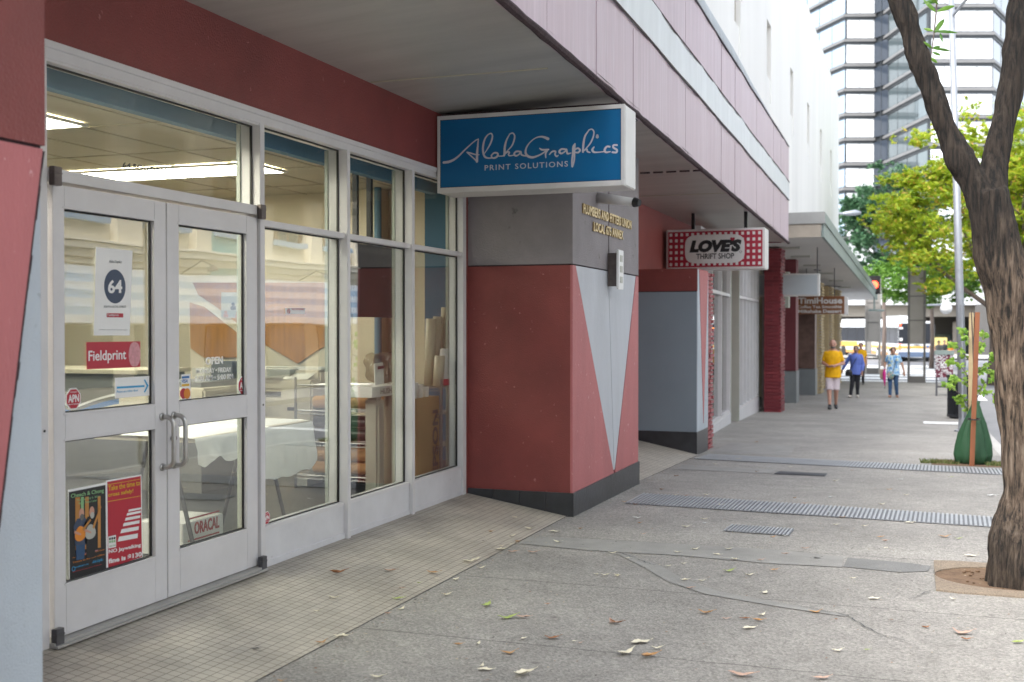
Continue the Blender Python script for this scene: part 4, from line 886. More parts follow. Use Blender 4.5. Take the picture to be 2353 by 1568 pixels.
# card sticker
vs_ = thing('card_sticker', 'white payment card sticker with blue, yellow and orange marks on the right door', 'sticker', AX(*P2(1270, 1390), SX))
plate('sheet', [P2(1240, 1302), P2(1300, 1297), P2(1303, 1474), P2(1241, 1484)], 'white', vs_)
plate('blue_bar', [P2(1241, 1315), P2(1292, 1311), P2(1292, 1326), P2(1241, 1330)], 'sticker_blue', vs_, .0016, .001); plate('yellow_bar', [P2(1241, 1368), P2(1292, 1364), P2(1292, 1380), P2(1241, 1384)], 'yellow_print', vs_, .0016, .001)
words(vs_, 'VISA', P2(1238, 1362), P2(1281, 1358), P2(1238, 1336), 'sticker_blue', .002, .02, shear=.25)
for cx_, mt, lf in ((1252, 'sticker_red', .0016), (1276, 'orange_print', .003)):
    c = AX(*P2(cx_, 1432), SX); r_ = abs(AX(*P2(cx_ + 22, 1432), SX).y - c.y); P = [Vector((SX + lf, c.y + r_ * math.cos(a), c.z + r_ * math.sin(a))) for a in np.linspace(0, 2 * math.pi, 25)[:-1]]; MB().prism(P, (.001, 0, 0)).build('circle', mt, vs_)
# address above the door
ad = thing('address_lettering', 'dark letters 64 SOUTH HOTEL ST on the glass above the doors', 'lettering', AX(*src(0, 0, .357)(1060, 1170), GX + .002))
SX_, SX = SX, GX + .002
S1 = src(0, 0, .357); words(ad, '64 SOUTH HOTEL ST.', S1(838, 1148), S1(1330, 1222), S1(838, 1108), 'print_black', .001, .02)
ns = thing('no_smoking_sticker', 'small white no smoking sticker on the first window', 'sticker', AX(*Q4(310, 1330), SX))
plate('sheet', [Q4(250, 1312), Q4(375, 1312), Q4(375, 1350), Q4(252, 1352)], 'white', ns); words(ns, 'NO SMOKING', Q4(292, 1326), Q4(370, 1326), Q4(292, 1314), 'sticker_red', .002)
c = AX(*Q4(272, 1332), SX); mb = MB(); mb.tube([(c.x + .003, c.y + .014 * math.cos(a), c.z + .014 * math.sin(a)) for a in np.linspace(0, 6.283, 20)], .0018, 5); mb.tube([(c.x + .003, c.y - .01, c.z + .01), (c.x + .003, c.y + .01, c.z - .01)], .0016, 5); mb.build('symbol', 'sticker_red', ns)
SX = SX_
# concert poster
cp = thing('concert_poster', 'dark concert poster with green heading and two guitar players, lower left door', 'poster', AX(*P3(470, 760), SX))
plate('sheet', [P3(363, 540), P3(567, 500), P3(572, 970), P3(370, 1030)], 'white', cp); plate('picture', [P3(366, 552), P3(562, 513), P3(566, 962), P3(372, 1018)], 'print_black', cp, .0016, .0008)
for a_, b_, mt in ((400, 425, 'wood'), (452, 472, 'wood'), (430, 445, 'green_print'), (520, 535, 'wood')): plate('curtain', [P3(a_, 600 - a_ * .05), P3(b_, 598 - a_ * .05), P3(b_ + 1, 900 - a_ * .1), P3(a_ + 1, 902 - a_ * .1)], mt, cp, .0026, .0006)
words(cp, 'Cheech & Chong', P3(376, 590), P3(552, 558), P3(376, 562), 'green_print', .0035, .012)
words(cp, 'Thursday May 5, 2016', P3(405, 604), P3(528, 582), P3(405, 590), 'green_print', .0035); words(cp, 'Hawaii Theatre Center', P3(418, 618), P3(515, 600), P3(418, 606), 'green_print', .0035)
for x0, y0, mt in ((432, 665, 'navy'), (487, 655, 'print_black')):
    plate('jacket', [P3(x0 - 42, y0 + 70), P3(x0 - 22, y0 + 28), P3(x0 + 22, y0 + 24), P3(x0 + 34, y0 + 60), P3(x0 + 26, y0 + 165), P3(x0 - 34, y0 + 175)], mt, cp, .0034, .0006)
    plate('trousers', [P3(x0 - 30, y0 + 172), P3(x0 + 20, y0 + 165), P3(x0 + 14, y0 + 245), P3(x0 - 28, y0 + 250)], 'jeans' if mt == 'navy' else 'print_black', cp, .0038, .0006)
    c = AX(*P3(x0, y0 + 2), SX); r_ = .022; P = [Vector((SX + .0042, c.y + r_ * .8 * math.cos(a), c.z + r_ * 1.2 * math.sin(a))) for a in np.linspace(0, 6.2832, 17)[:-1]]; MB().prism(P, (.0005, 0, 0)).build('face', 'skin', cp)
    c = AX(*P3(x0 + 2, y0 + 20), SX); P = [Vector((SX + .005, c.y + .014 * math.cos(a), c.z + .016 * math.sin(a))) for a in np.linspace(0, 6.2832, 13)[:-1]]; MB().prism(P, (.0005, 0, 0)).build('beard', 'light_grey_plastic' if mt != 'navy' else 'hair_grey', cp)
    c = AX(*P3(x0 - 8, y0 + 108), SX); P = [Vector((SX + .0052, c.y + .036 * math.cos(a) * (1 - .25 * math.sin(a)), c.z + .036 * math.sin(a))) for a in np.linspace(0, 6.2832, 17)[:-1]]; MB().prism(P, (.0005, 0, 0)).build('guitar', 'orange_print' if mt == 'navy' else 'light_grey_plastic', cp)
    plate('guitar_neck', [P3(x0 + 2, y0 + 84), P3(x0 + 44, y0 + (30 if mt == 'navy' else -30)), P3(x0 + 50, y0 + (36 if mt == 'navy' else -26)), P3(x0 + 10, y0 + 94)], 'wood', cp, .0056, .0005)
    plate('forearm', [P3(x0 - 38, y0 + 92), P3(x0 - 4, y0 + 108), P3(x0 - 6, y0 + 118), P3(x0 - 42, y0 + 106)], 'skin', cp, .0062, .0005)
for i, (s_, y_, x0, x1, mt) in enumerate((('DOORS OPEN 7PM', 880, 440, 520, 'peach_print'), ('An Evening of Comedy and Music', 900, 385, 555, 'orange_print'), ('Tickets at the Box Office', 925, 385, 555, 'orange_print'), ('hawaiitheatre.com', 950, 395, 470, 'cyan_print'), ('sponsored by your friends', 975, 385, 540, 'sticker_red'))):
    words(cp, s_, P3(x0, y_ + 8), P3(x1, y_ + 8 - (x1 - x0) * .27), P3(x0, y_), mt, .0035)
words(cp, 'Aloha Graphics', P3(490, 938), P3(548, 922), P3(490, 918), 'cyan_print', .0035, shear=.4)
c = AX(*P3(390, 962), SX); mb = MB(); mb.tube([(SX + .004, c.y + .010 * math.cos(a), c.z + .010 * math.sin(a)) for a in np.linspace(0, 6.283, 16)], .0015, 5); mb.build('badge', 'cyan_print', cp)
# jaywalking poster
jp = thing('safety_poster', 'red crossing safety poster with white zebra stripes, lower left door', 'poster', AX(*P3(660, 710), SX))
plate('sheet', [P3(567, 490), P3(755, 458), P3(762, 905), P3(572, 968)], 'white', jp); plate('picture', [P3(572, 497), P3(750, 466), P3(757, 898), P3(577, 958)], 'sticker_red', jp, .0016, .0008)
for y_ in (0, 90): plate('rule', [P3(572, 511 + y_), P3(751, 480 + y_), P3(751, 483 + y_), P3(572, 514 + y_)], 'yellow_print', jp, .0026, .0005)
words(jp, 'Take the time to', P3(576, 546), P3(746, 514), P3(576, 518), 'yellow_print', .003, .015); words(jp, 'cross safely!', P3(576, 584), P3(710, 560), P3(576, 556), 'yellow_print', .003, .015)
for (xl, xr, xl2, xr2, yt, yb, dy) in ((686, 753, 683, 752, 643, 655, 12), (678, 751, 674, 750, 662, 676, 14), (670, 748, 665, 747, 687, 703, 14), (660, 744, 654, 742, 715, 733, 15), (648, 740, 641, 738, 748, 770, 16), (634, 735, 626, 732, 788, 815, 18)):
    plate('zebra_stripe', [P3(xl, yt + 2), P3(xr, yt + 2 - dy), P3(xr2, yb - dy), P3(xl2, yb + 2)], 'white', jp, .0026, .0006)
words(jp, 'NO Jaywalking', P3(578, 886), P3(750, 848), P3(578, 860), 'white', .003, .025); words(jp, 'fine is $130', P3(578, 938), P3(755, 898), P3(578, 908), 'white', .003, .035)
plate('emblem', [P3(576, 790), P3(617, 780), P3(618, 845), P3(577, 853)], 'white', jp, .0026, .0006); words(jp, 'WALK WISE', P3(580, 845), P3(614, 838), P3(580, 838), 'green_print', .004)
for i in range(3):
    for j in range(2): plate('mark', [P3(580 + i * 12, 796 + j * 16 - i * 2), P3(589 + i * 12, 794 + j * 16 - i * 2), P3(589 + i * 12, 806 + j * 16 - i * 2), P3(580 + i * 12, 808 + j * 16 - i * 2)], 'print_black' if j == 0 else 'green_print', jp, .004, .0004)

# ---------------------------------------------------------------- HANGING SIGNS
sy = 8.52
sgn = thing('shop_sign', 'blue boxed sign reading AlohaGraphics Print Solutions hanging under the pink canopy', 'sign', (-2.9, sy, 2.55))
Zt = EYE + 1.70; Zb = EYE + 1.078
def SP(x, y, d=0): p = AY(x, y, sy - d); return p
a0_, a1_ = max(AY(1000, 437, sy).x, W + .016), AY(1437, 430, sy).x
cab = MB(); cab.box(a0_, a1_, sy, sy + .34, Zb, Zt); o = cab.build('cabinet', 'sign_white', sgn, bevel=.008)
fl, fr_, fb_, ft = a0_ + .024, a1_ - .030, Zb + .042, Zt - .032
fm = MB()
for q in ((a0_, fl, Zb, Zt), (fr_, a1_, Zb, Zt), (fl, fr_, Zb, fb_), (fl, fr_, ft, Zt)): fm.box(q[0], q[1], sy - .02, sy - .001, q[2], q[3])
fm.build('trim_frame', 'sign_white', sgn, bevel=.003)
MB().box(fl, fr_, sy - .010, sy - .002, fb_, ft).build('sign_face', 'sign_blue', sgn)
gsk = MB()
for q in ((fl, fl + .004, fb_, ft), (fr_ - .004, fr_, fb_, ft), (fl, fr_, fb_, fb_ + .004), (fl, fr_, ft - .004, ft)): gsk.box(q[0], q[1], sy - .012, sy - .009, q[2], q[3])
gsk.build('face_gasket', 'rubber', sgn)
strokes = [
 [(120,528,22),(180,520,24),(240,495,20),(300,450,16),(370,380,12),(440,315,10),(500,265,10),(535,248,8)],
 [(535,248,10),(528,330,16),(520,420,22),(518,515,24)], [(518,515,12),(460,460,10),(400,408,8)], [(400,405,10),(440,415,12),(500,432,10),(545,435,6)],
 [(690,180,8),(650,195,10),(612,250,15),(592,330,19),(592,400,19),(610,455,18),(650,475,14),(700,472,10)],
 [(650,195,8),(685,180,11),(703,207,13),(695,260,16),(670,320,14),(635,380,9),(608,420,7)],
 [(688,445,10),(718,417,13),(752,412,15),(770,432,17),(752,462,17),(715,475,15),(692,458,12),(700,430,10)], [(765,450,10),(800,452,8),(842,448,10)],
 [(910,188,9),(872,260,15),(852,340,21),(848,420,21),(842,445,18)], [(905,190,8),(942,176,11),(967,202,13),(965,250,15),(940,320,13),(900,370,9),(858,412,7)],
 [(850,430,8),(885,402,12),(905,408,16),(895,432,13),(910,447,10),(960,440,8)],
 [(1040,398,14),(990,396,15),(963,425,17),(985,448,15),(1022,430,11),(1043,398,14),(1052,435,14),(1100,450,10)],
 [(1368,245,26),(1320,225,19),(1270,220,13),(1210,240,9),(1150,290,9),(1110,350,14),(1100,410,20),(1125,450,22),(1180,466,20),(1240,450,15),(1300,420,12),(1348,382,10)],
 [(1268,358,8),(1300,376,15),(1375,372,12)], [(1368,375,12),(1340,420,15),(1342,470,8)],
 [(1385,432,8),(1418,398,14),(1458,396,13),(1452,430,14),(1472,455,13),(1490,442,7)],
 [(1582,372,15),(1530,368,15),(1503,398,19),(1528,420,15),(1572,395,11),(1588,370,14),(1600,420,16),(1642,414,8)],
 [(1690,303,9),(1670,340,17),(1666,420,18),(1655,500,16),(1656,575,14)], [(1691,305,9),(1687,400,11),(1680,500,15),(1660,578,13)],
 [(1680,385,11),(1722,357,14),(1750,380,17),(1728,408,15),(1688,405,11)],
 [(1860,138,9),(1812,210,15),(1792,300,19),(1785,400,19)], [(1855,140,9),(1893,130,9),(1917,165,11),(1905,230,13),(1872,300,13),(1822,360,9),(1788,392,7)],
 [(1788,392,9),(1830,368,13),(1838,395,14),(1870,408,9)], [(1918,343,10),(1898,375,20),(1915,402,17),(1965,405,9),(2040,398,7)], [(1957,205,22),(1957,222,30)],
 [(2105,340,16),(2072,338,16),(2045,375,20),(2060,405,17),(2112,398,9)], [(2192,320,16),(2152,322,16),(2150,350,16),(2190,376,18),(2185,407,16),(2138,405,16)]]
U = lambda u, v: SP(.9412 * (1060 + u / 4.902), .9412 * (290 + v / 4.902))
lm = MB(); sc_ = (U(2262, 300) - U(48, 300)).length / 2214
for k, st in enumerate(strokes):
    # smooth the traced stroke, lay a flat ribbon with round ends
    P = [np.array(p, float) for p in st]; D = []
    for i in range(len(P) - 1):
        p0, p1, p2, p3 = P[max(i - 1, 0)], P[i], P[i + 1], P[min(i + 2, len(P) - 1)]
        for t in np.linspace(0, 1, 8, endpoint=(i == len(P) - 2)):
            D.append(.5 * ((2 * p1) + (-p0 + p2) * t + (2 * p0 - 5 * p1 + 4 * p2 - p3) * t * t + (-p0 + 3 * p1 - 3 * p2 + p3) * t ** 3))
    C_ = [U(d[0], d[1]) for d in D]; Wd = [max(6, d[2] + 3) * sc_ / 2 * 1.1 for d in D]; yk = sy - .0115 - .0002 * (k % 4)
    L_, R__ = [], []
    for i, c in enumerate(C_):
        d = (C_[min(i + 1, len(C_) - 1)] - C_[max(i - 1, 0)]); d.y = 0; d = d.normalized() if d.length > 1e-6 else Vector((1, 0, 0)); nn = Vector((-d.z, 0, d.x)) * Wd[i]
        L_.append(Vector((c.x, yk, c.z)) + nn); R__.append(Vector((c.x, yk, c.z)) - nn)
    n = len(L_); lm.add(L_ + R__, [(i, i + 1, n + i + 1, n + i) for i in range(n - 1)])
    for c, w_ in ((C_[0], Wd[0]), (C_[-1], Wd[-1])): lm.add([(c.x + w_ * math.cos(a), yk - .0001, c.z + w_ * math.sin(a)) for a in np.linspace(0, 6.2832, 11)[:-1]], [tuple(range(10))])
lm.build('script_lettering', 'lettering_grey', sgn)
A, B = U(610, 618), U(1605, 582); mb = MB(); A.y = B.y = sy - .0105
B.z = A.z = (A.z + B.z) / 2
put_text(mb, 'PRINT SOLUTIONS', A, B - A, (0, 0, 62 * sc_), spacing=1.25, bold=.008, thick=.0015); mb.build('block_lettering', 'lettering_grey', sgn)
MB().box(a0_ + .02, a1_ - .05, sy + .02, sy + .30, Zt, Zt + .02).build('hanger', 'edge_dark', sgn)
# security lamp behind the sign
lampo = thing('wall_lamp', 'small white wall lamp sticking out under the soffit beside the blue sign', 'lamp', (-2.7, 9.0, 2.6))
mb = MB(); mb.tube([(-2.72, 10.0, 2.62), (-2.35, 9.85, 2.55)], [.05, .035], 14); mb.build('lamp_body', 'sign_white', lampo, True); mb = MB(); mb.tube([(-2.35, 9.85, 2.55), (-2.30, 9.83, 2.54)], [.045, .03], 14); mb.build('lamp_head', 'black', lampo)
mb = MB(); mb.tube([(-2.24, 9.05, 3.2), (-2.2, 9.06, 3.14), (-2.17, 9.08, 3.11), (-2.15, 9.1, 3.13), (-2.18, 9.1, 3.17)], .006, 6); tag(mb.build('wire_loop', 'black'), 'small loop of black wire dangling from the canopy edge beside the blue sign', 'wire')

# LOVE'S sign
ly = 17.25
lv = thing('shop_sign', "red gingham boxed sign reading LOVE'S THRIFT SHOP hanging further down the canopy", 'sign', (-2.9, ly, 2.6))
q0, q1 = AY(*E8(218, 440), ly), AY(*E8(828, 200), ly); zb_, zt_ = AY(*E8(500, 435), ly).z, AY(*E8(500, 208), ly).z
MB().box(q0.x, q1.x, ly, ly + .45, zb_ - .04, zt_ + .02).build('cabinet', 'sign_white', lv, bevel=.012)
ax0, ax1 = q0.x + .035, q1.x - .035
MB().box(ax0, ax1, ly - .012, ly - .001, zb_, zt_ - .015).build('sign_face', 'gingham', lv)
mb = MB(); nx_, nz_ = 17, 6; ww = (ax1 - ax0) / nx_; hh = (zt_ - .015 - zb_) / nz_
for i in range(nx_):
    for j in range(nz_):
        if 3 <= i <= 12 and 1 <= j <= 4: continue
        xx = ax0 + (i + .5) * ww; zz = zb_ + (j + .5) * hh; mb.box(xx - ww * .24, xx + ww * .24, ly - .0145, ly - .0125, zz - hh * .25, zz + hh * .25)
mb.build('gingham_check', 'sign_white', lv)
xa_, xb_ = AY(*E8(336, 300), ly).x, AY(*E8(704, 300), ly).x; xm = (xa_ + xb_) / 2; hw = (xb_ - xa_) / 2; zm = (zb_ + zt_ - .015) / 2; hz = (zt_ - zb_) * .39
P = [Vector((xm + hw * math.copysign(abs(math.cos(a)) ** .32, math.cos(a)), ly - .013, zm + hz * math.copysign(abs(math.sin(a)) ** .55, math.sin(a)))) for a in np.linspace(0, 2 * math.pi, 41)[:-1]]
MB().prism(P, (0, -.005, 0)).build('oval_panel', 'sign_white', lv)
mb = MB(); A = AY(*E8(362, 348), ly - .0185); B = AY(*E8(684, 336), ly - .0185); put_text(mb, "LOVE'S", (A.x, ly - .0185, A.z), (B.x - A.x, 0, 0), (0, 0, AY(*E8(362, 270), ly).z - A.z), bold=.075, shear=.22, thick=.002)
A = AY(*E8(404, 388), ly - .0185); B = AY(*E8(638, 384), ly - .0185); put_text(mb, 'THRIFT SHOP', (A.x, ly - .0185, A.z), (B.x - A.x, 0, 0), (0, 0, AY(*E8(404, 354), ly).z - A.z), bold=.02, thick=.002)
c = AY(*E8(678, 341), ly - .0185); mb.tube([(c.x + .017 * math.cos(a), c.y, c.z + .017 * math.sin(a)) for a in np.linspace(0, 6.283, 14)], .0025, 5); mb.build('lettering', 'print_black', lv)
c = AY(*E8(628, 262), ly - .021); mb = MB(); mb.add([(c.x + .032 * 1.15 * (math.sin(t) ** 3), ly - .022, c.z + .032 * (13 * math.cos(t) - 5 * math.cos(2 * t) - 2 * math.cos(3 * t) - math.cos(4 * t)) / 16) for t in np.linspace(0, 6.2832, 25)[:-1]], [tuple(range(24))]); mb.build('heart', 'gingham', lv)
for xx in (q0.x + .36, q1.x - .33): MB().box(xx, xx + .05, ly + .15, ly + .2, zt_ + .02, 3.19).build('hanger_post', 'black', lv)

# ---------------------------------------------------------------- THIRD PILLAR AND THE THRIFT SHOP FRONT
th_ = thing('thrift_shop', 'thrift shop front with a low blue-grey block, pink brick edge and mullioned glazing', 'shop front', (-3.3, 15.4, -.3))
LT = EYE + .785
blk = MB().box(W, -2.81, 15.4, 16.25, -.6, EYE + .47).build('block', 'blue_grey', th_)
MB().box(W, -2.80, 15.392, 16.25, EYE + .48, LT).build('lintel', 'red', blk)
MB().box(W, -2.80, 15.385, 16.25, -.6, .015).build('plinth', 'plinth', blk)
MB().box(W - .3, -2.815, 15.41, 16.24, EYE + .47, EYE + .48).build('dark_seam', 'edge_dark', blk)
XP = -2.81
MB().prism([(XP, 15.405, .015), (XP, 16.24, .015), (XP, 16.24, LT - .01), (XP, 15.405, LT - .01)], (.012, 0, 0)).build('pale_inlay', 'pale_blue', blk)
MB().prism([(XP + .012, 15.86, .1), (XP + .012, 16.2, LT - .01), (XP + .012, 15.50, LT - .01)], (.006, 0, 0)).build('pink_front_panel', 'red_front', blk)
# brick edge
def bricks(x0, x1, y0, y1, z0, z1, rh, bl, depth, mt, parent, ends=True):
    mb = MB(); r0 = 0; z = z0
    while z < z1:
        off = (r0 % 2) * bl / 2; h = rh * random.uniform(.62, .80)
        y = y0 - off
        while y < y1:
            ya_, yb_ = max(y, y0), min(y + bl * .97, y1)
            if yb_ - ya_ > .02: e = random.uniform(-.5, 1) * depth; mb.box(x1 - .06, x1 + e, ya_, yb_, z, z + h)
            y += bl
        x = x0 - off
        while x < x1 - .01:
            xa2, xb2 = max(x, x0), min(x + bl * .97, x1 - .062)
            if xb2 - xa2 > .02: e = random.uniform(-.5, 1) * depth; mb.box(xa2, xb2, y0 - .012 - e, y0 + .05, z, z + h)
            x += bl
        z += rh; r0 += 1
    mb.box(x0, x1 - .03, y0 + .02, y1 - .01, z0, z1); return mb.build('brickwork', mt, parent)
bricks(-3.60, -2.83, 16.27, 16.85, -.36, LT - .03, .062, .24, .018, 'brick_pink', th_)
# glazing of the thrift shop: from behind the brick edge to the recessed entrance, and beyond
gz = thing('x', None, None); bpy.data.objects.remove(gz)
def vframe(name, xs, y, w_, z0, z1, parent, mt='alu_in'): pass
TZ = 3.05
def glaze(x0_, y0_, x1_, y1_, n, sill, mt='alu'):
    p0, p1 = Vector((x0_, y0_, 0)), Vector((x1_, y1_, 0)); d = (p1 - p0).normalized(); nn = Vector((d.y, -d.x, 0))
    gb = g(y0_) - .02
    fr = MB()
    def member(c0, c1, z0, z1, t=.05):
        a = p0.lerp(p1, c0); b_ = p0.lerp(p1, c1); P = [a, b_, b_ - nn * .14, a - nn * .14]; fr.prism([Vector((v.x, v.y, z0)) for v in P], (0, 0, z1 - z0))
    L_ = (p1 - p0).length; w_ = .055 / L_
    member(0, 1, gb + sill - .05, gb + sill); member(0, 1, TZ - .06, TZ)
    for i in range(n + 1): c = i / n * (1 - w_); member(c, c + w_, gb + sill, TZ - .06)
    for i in range(n): member(i / n * (1 - w_) + w_, (i + 1) / n * (1 - w_), EYE + .585, EYE + .64)
    o = fr.build('window', mt, th_)
    for i in range(n):
        a = p0.lerp(p1, i / n * (1 - w_) + w_) - nn * .07; b_ = p0.lerp(p1, (i + 1) / n * (1 - w_)) - nn * .07
        MB().prism([Vector((a.x, a.y, gb + sill)), Vector((b_.x, b_.y, gb + sill)), Vector((b_.x, b_.y, TZ - .06)), Vector((a.x, a.y, TZ - .06))], nn * -.006).build('pane', 'glass', o)
    sb = MB(); sb.prism([Vector((v.x, v.y, gb - .3)) for v in (p0 + nn * .01, p1 + nn * .01, p1 - nn * .2, p0 - nn * .2)], (0, 0, sill + .25)); sb.build('sill', 'alu_dirty', o)
    return o
glaze(-3.22, 18.0, -3.50, 22.9, 3, .16)
glaze(-3.47, 23.9, -3.62, 28.2, 6, .30)
glaze(-3.50, 28.9, -3.50, 32.1, 2, .12)
MB().box(-4.6, -3.48, 23.75, 23.9, -.55, 3.02).build('entrance_jamb', 'cream_wall', th_); MB().box(-3.60, -3.44, 23.70, 23.745, -.55, 3.02).build('jamb_trim', 'alu_in', th_)
MB().box(-4.6, -3.62, 23.73, 23.749, -.6, -.30).build('dark_skirting', 'plinth', th_)
MB().box(-4.6, -3.49, 22.9, 22.96, -.5, 3.02).build('entrance_jamb', 'alu_in', th_)
MB().box(-4.72, -4.6, 22.9, 23.9, -.6, 3.0).build('inner_door', 'light_grey_plastic', th_)
inb = MB(); inb.box(-7, -6.9, 15.4, 34, -.7, 3.1); inb.box(-7, -3.99, 34, 34.1, -.7, 3.1); inb.box(-7, -3.99, 15.0, 15.1, -.7, 3.0); inb.box(-7, -4.0, 15.1, 34, 3.0, 3.1); inb.build('interior_wall', 'cream_wall', th_)
MB().box(-7, -3.6, 15.4, 34, -.8, -.62).build('room_floor', 'room_floor', th_)
bn2 = MB().box(-3.95, -3.93, 24.2, 24.9, .2, 2.0).build('red_poster', 'gingham', None); tag(bn2, 'tall red and black poster hanging inside the thrift shop glazing', 'poster')
# maroon brick pier
pr = thing('brick_pier', 'maroon painted brick pier standing beyond the mullioned thrift shop glazing', 'pier', (-3.3, 28.3, -.6))
bricks(-3.47, -3.07, 28.0, 28.85, -.72, 3.3, .085, .42, .010, 'brick_maroon', pr)
p2 = thing('maroon_pier', 'dark maroon pier with a grey stone base between brick pier and black door', 'pier', (-3.3, 32.3, -.6))
MB().box(-3.6, -3.13, 32.2, 32.9, .22, 3.3).build('shaft', 'maroon', p2); MB().box(-3.62, -3.11, 32.18, 32.95, -.8, .21).build('base', 'base_grey', p2)
grn = MB().box(-3.45, -3.2, 31.0, 31.3, 1.95, 2.9).build('meter_box', 'alu_in'); tag(grn, 'pale green meter box fixed above the glazing beside the brick pier', 'meter box')
# far stretch of the block: black door, granite pier, ochre pierced-block piers
fb2 = thing('far_block', 'far ground floor wall of the white building under the grey canopy', 'building', (-3.6, 34, -.7))
MB().box(-4.2, -3.75, 33.9, 53, -.9, 3.0).build('wall', 'stone', fb2)
dd = MB().box(-3.748, -3.70, 35.0, 36.6, -.75, 1.35); dd = dd.build('door', 'door_black', fb2); MB().box(-3.699, -3.66, 36.2, 36.28, .15, .45).build('handle', 'steel', dd); MB().box(-3.699, -3.69, 35.6, 35.9, .9, 1.1).build('notice', 'paper', dd)
MB().box(-3.74, -3.6, 35.0, 36.6, 1.4, 1.7).build('sign_panel', 'sign_pale', fb2)
gp_ = thing('granite_pier', 'brown granite pier with a plain grey lower half beside the black door', 'pier', (-3.2, 37, -.7))
MB().box(-3.7, -3.00, 36.9, 37.6, .12, 2.9).build('shaft', 'stone', gp_); MB().box(-3.72, -2.98, 36.88, 37.62, -.9, .11).build('base', 'base_grey', gp_)
for i, (yy, x1_) in enumerate(((37.75, -2.86), (42.2, -2.84), (46.5, -2.82))):
    op = thing('pierced_block_pier', ['nearest ochre pierced-block pier with a smooth cream edge post', 'middle ochre pierced-block pier under the brown sign', 'farthest ochre pierced-block pier behind the man in yellow'][i], 'pier', (-3, yy, -.8), 'ochre pierced-block piers')
    MB().box(x1_ - .35, x1_ - .12, yy, yy + .12, -.95, 2.9).build('edge_post', 'louver', op)
    mb = MB(); z = -.9
    while z < 2.85:
        mb.box(x1_ - .55, x1_ - random.uniform(0, .035), yy + .13, yy + 1.3, z, z + .055); z += .095
    mb.box(x1_ - .55, x1_ - .08, yy + .14, yy + 1.25, -.95, 2.9, 1); mb.build('blocks', ['louver', 'tan_wall'], op)

# grey canopy over the far stretch
c2 = thing('grey_canopy', 'flat grey canopy with green weathered gutter edge under the white building', 'canopy', (-2.5, 25.6, 3.5))
cy = [25.6, 35, 45, 56, 62]
def c2z(y): return EYE + 1.94 - .0162 * (y - 25.6)
def beam(x0_, x1_, dz0, dz1, name, mt, dy=0):
    mb = MB()
    for j in range(len(cy) - 1):
        y0_, y1_ = cy[j] + (dy if j == 0 else 0), cy[j + 1]; q = [(x0_, y0_, c2z(y0_)), (x1_, y0_, c2z(y0_)), (x1_, y1_, c2z(y1_)), (x0_, y1_, c2z(y1_))]
        mb.add([(a, b_, c_ + dz0) for a, b_, c_ in q] + [(a, b_, c_ + dz1) for a, b_, c_ in q], [(3, 2, 1, 0), (4, 5, 6, 7), (1, 2, 6, 5), (3, 0, 4, 7)] + ([(0, 1, 5, 4)] if j == 0 else []) + ([(2, 3, 7, 6)] if j == len(cy) - 2 else []))
    return mb.build(name, mt, c2)
beam(-4.0, -1.96, .02, .12, 'soffit', 'soffit2'); beam(-4.0, -1.94, .125, .52, 'deck', 'canopy_grey', -.02)
beam(-1.955, -1.90, 0, .30, 'lower_fascia', 'canopy_green'); beam(-1.965, -1.87, .305, .53, 'upper_gutter', 'canopy_green', -.03)
mb = MB(); mb.box(-3.9, -1.96, 25.53, 25.578, c2z(25.6) + .0, c2z(25.6) + .28); mb.build('end_fascia', 'tan_end', c2); MB().box(-3.9, -1.87, 25.50, 25.55, c2z(25.6) + .29, c2z(25.6) + .54).build('end_gutter', 'canopy_grey', c2)
for i, (x, y) in enumerate(((-2.9, 28.2), (-2.9, 31), (-2.9, 34.5), (-2.8, 38.5), (-2.75, 43), (-2.75, 48))):
    t = tag(MB().box(x - .25, x + .25, y, y + .25, c2z(y) - .03, c2z(y) + .018).build('soffit_light', 'light_grey_plastic', c2))
# blank sign, Timi House sign
by = 28.4
bs = thing('blank_sign', 'blank pale grey boxed sign hanging on rods under the grey canopy', 'sign', (-3, by, 2.5))
A = AY(1739, 682, by); B = AY(1883, 628, by); MB().box(A.x, B.x, by, by + .25, A.z, B.z).build('cabinet', 'sign_white', bs, bevel=.015); MB().box(A.x + .05, B.x - .05, by - .008, by - .001, A.z + .04, B.z - .04).build('sign_face', 'sign_pale', bs)
for xx in (A.x + .15, B.x - .06): mb = MB(); mb.tube([(xx, by + .12, B.z), (xx, by + .12, c2z(by) + .02)], .014, 6); mb.tube([(xx - .08, by + .12, B.z + .09), (xx + .08, by + .12, B.z + .07)], .012, 6); mb.build('hanger_rod', 'iron', bs)
ty = 36.1
ts = thing('cafe_sign', 'brown sign reading TimiHouse Coffee Tea Smoothie Milkshake Dessert in pale letters', 'sign', (-2.8, ty, 2.1))
A = AY(1829, 722, ty); B = AY(1940, 681, ty); MB().box(A.x, B.x, ty, ty + .3, A.z, B.z).build('cabinet', 'brown_sign', ts); MB().box(B.x + .002, B.x + .10, ty + .05, ty + .28, A.z - .03, B.z - .02).build('end_panel', 'sign_white', ts)
mb = MB(); wX, hZ = B.x - A.x, B.z - A.z
put_text(mb, 'TimiHouse', (A.x + wX * .05, ty - .003, A.z + hZ * .58), (wX * .91, 0, 0), (0, 0, hZ * .36), bold=.03, thick=.003)
put_text(mb, 'Coffee Tea Smoothie', (A.x + wX * .03, ty - .003, A.z + hZ * .33), (wX * .92, 0, 0), (0, 0, hZ * .16), bold=.02, thick=.003)
put_text(mb, 'Milkshake Dessert', (A.x + wX * .05, ty - .003, A.z + hZ * .06), (wX * .9, 0, 0), (0, 0, hZ * .19), bold=.03, thick=.003); mb.build('lettering', 'sign_white', ts)
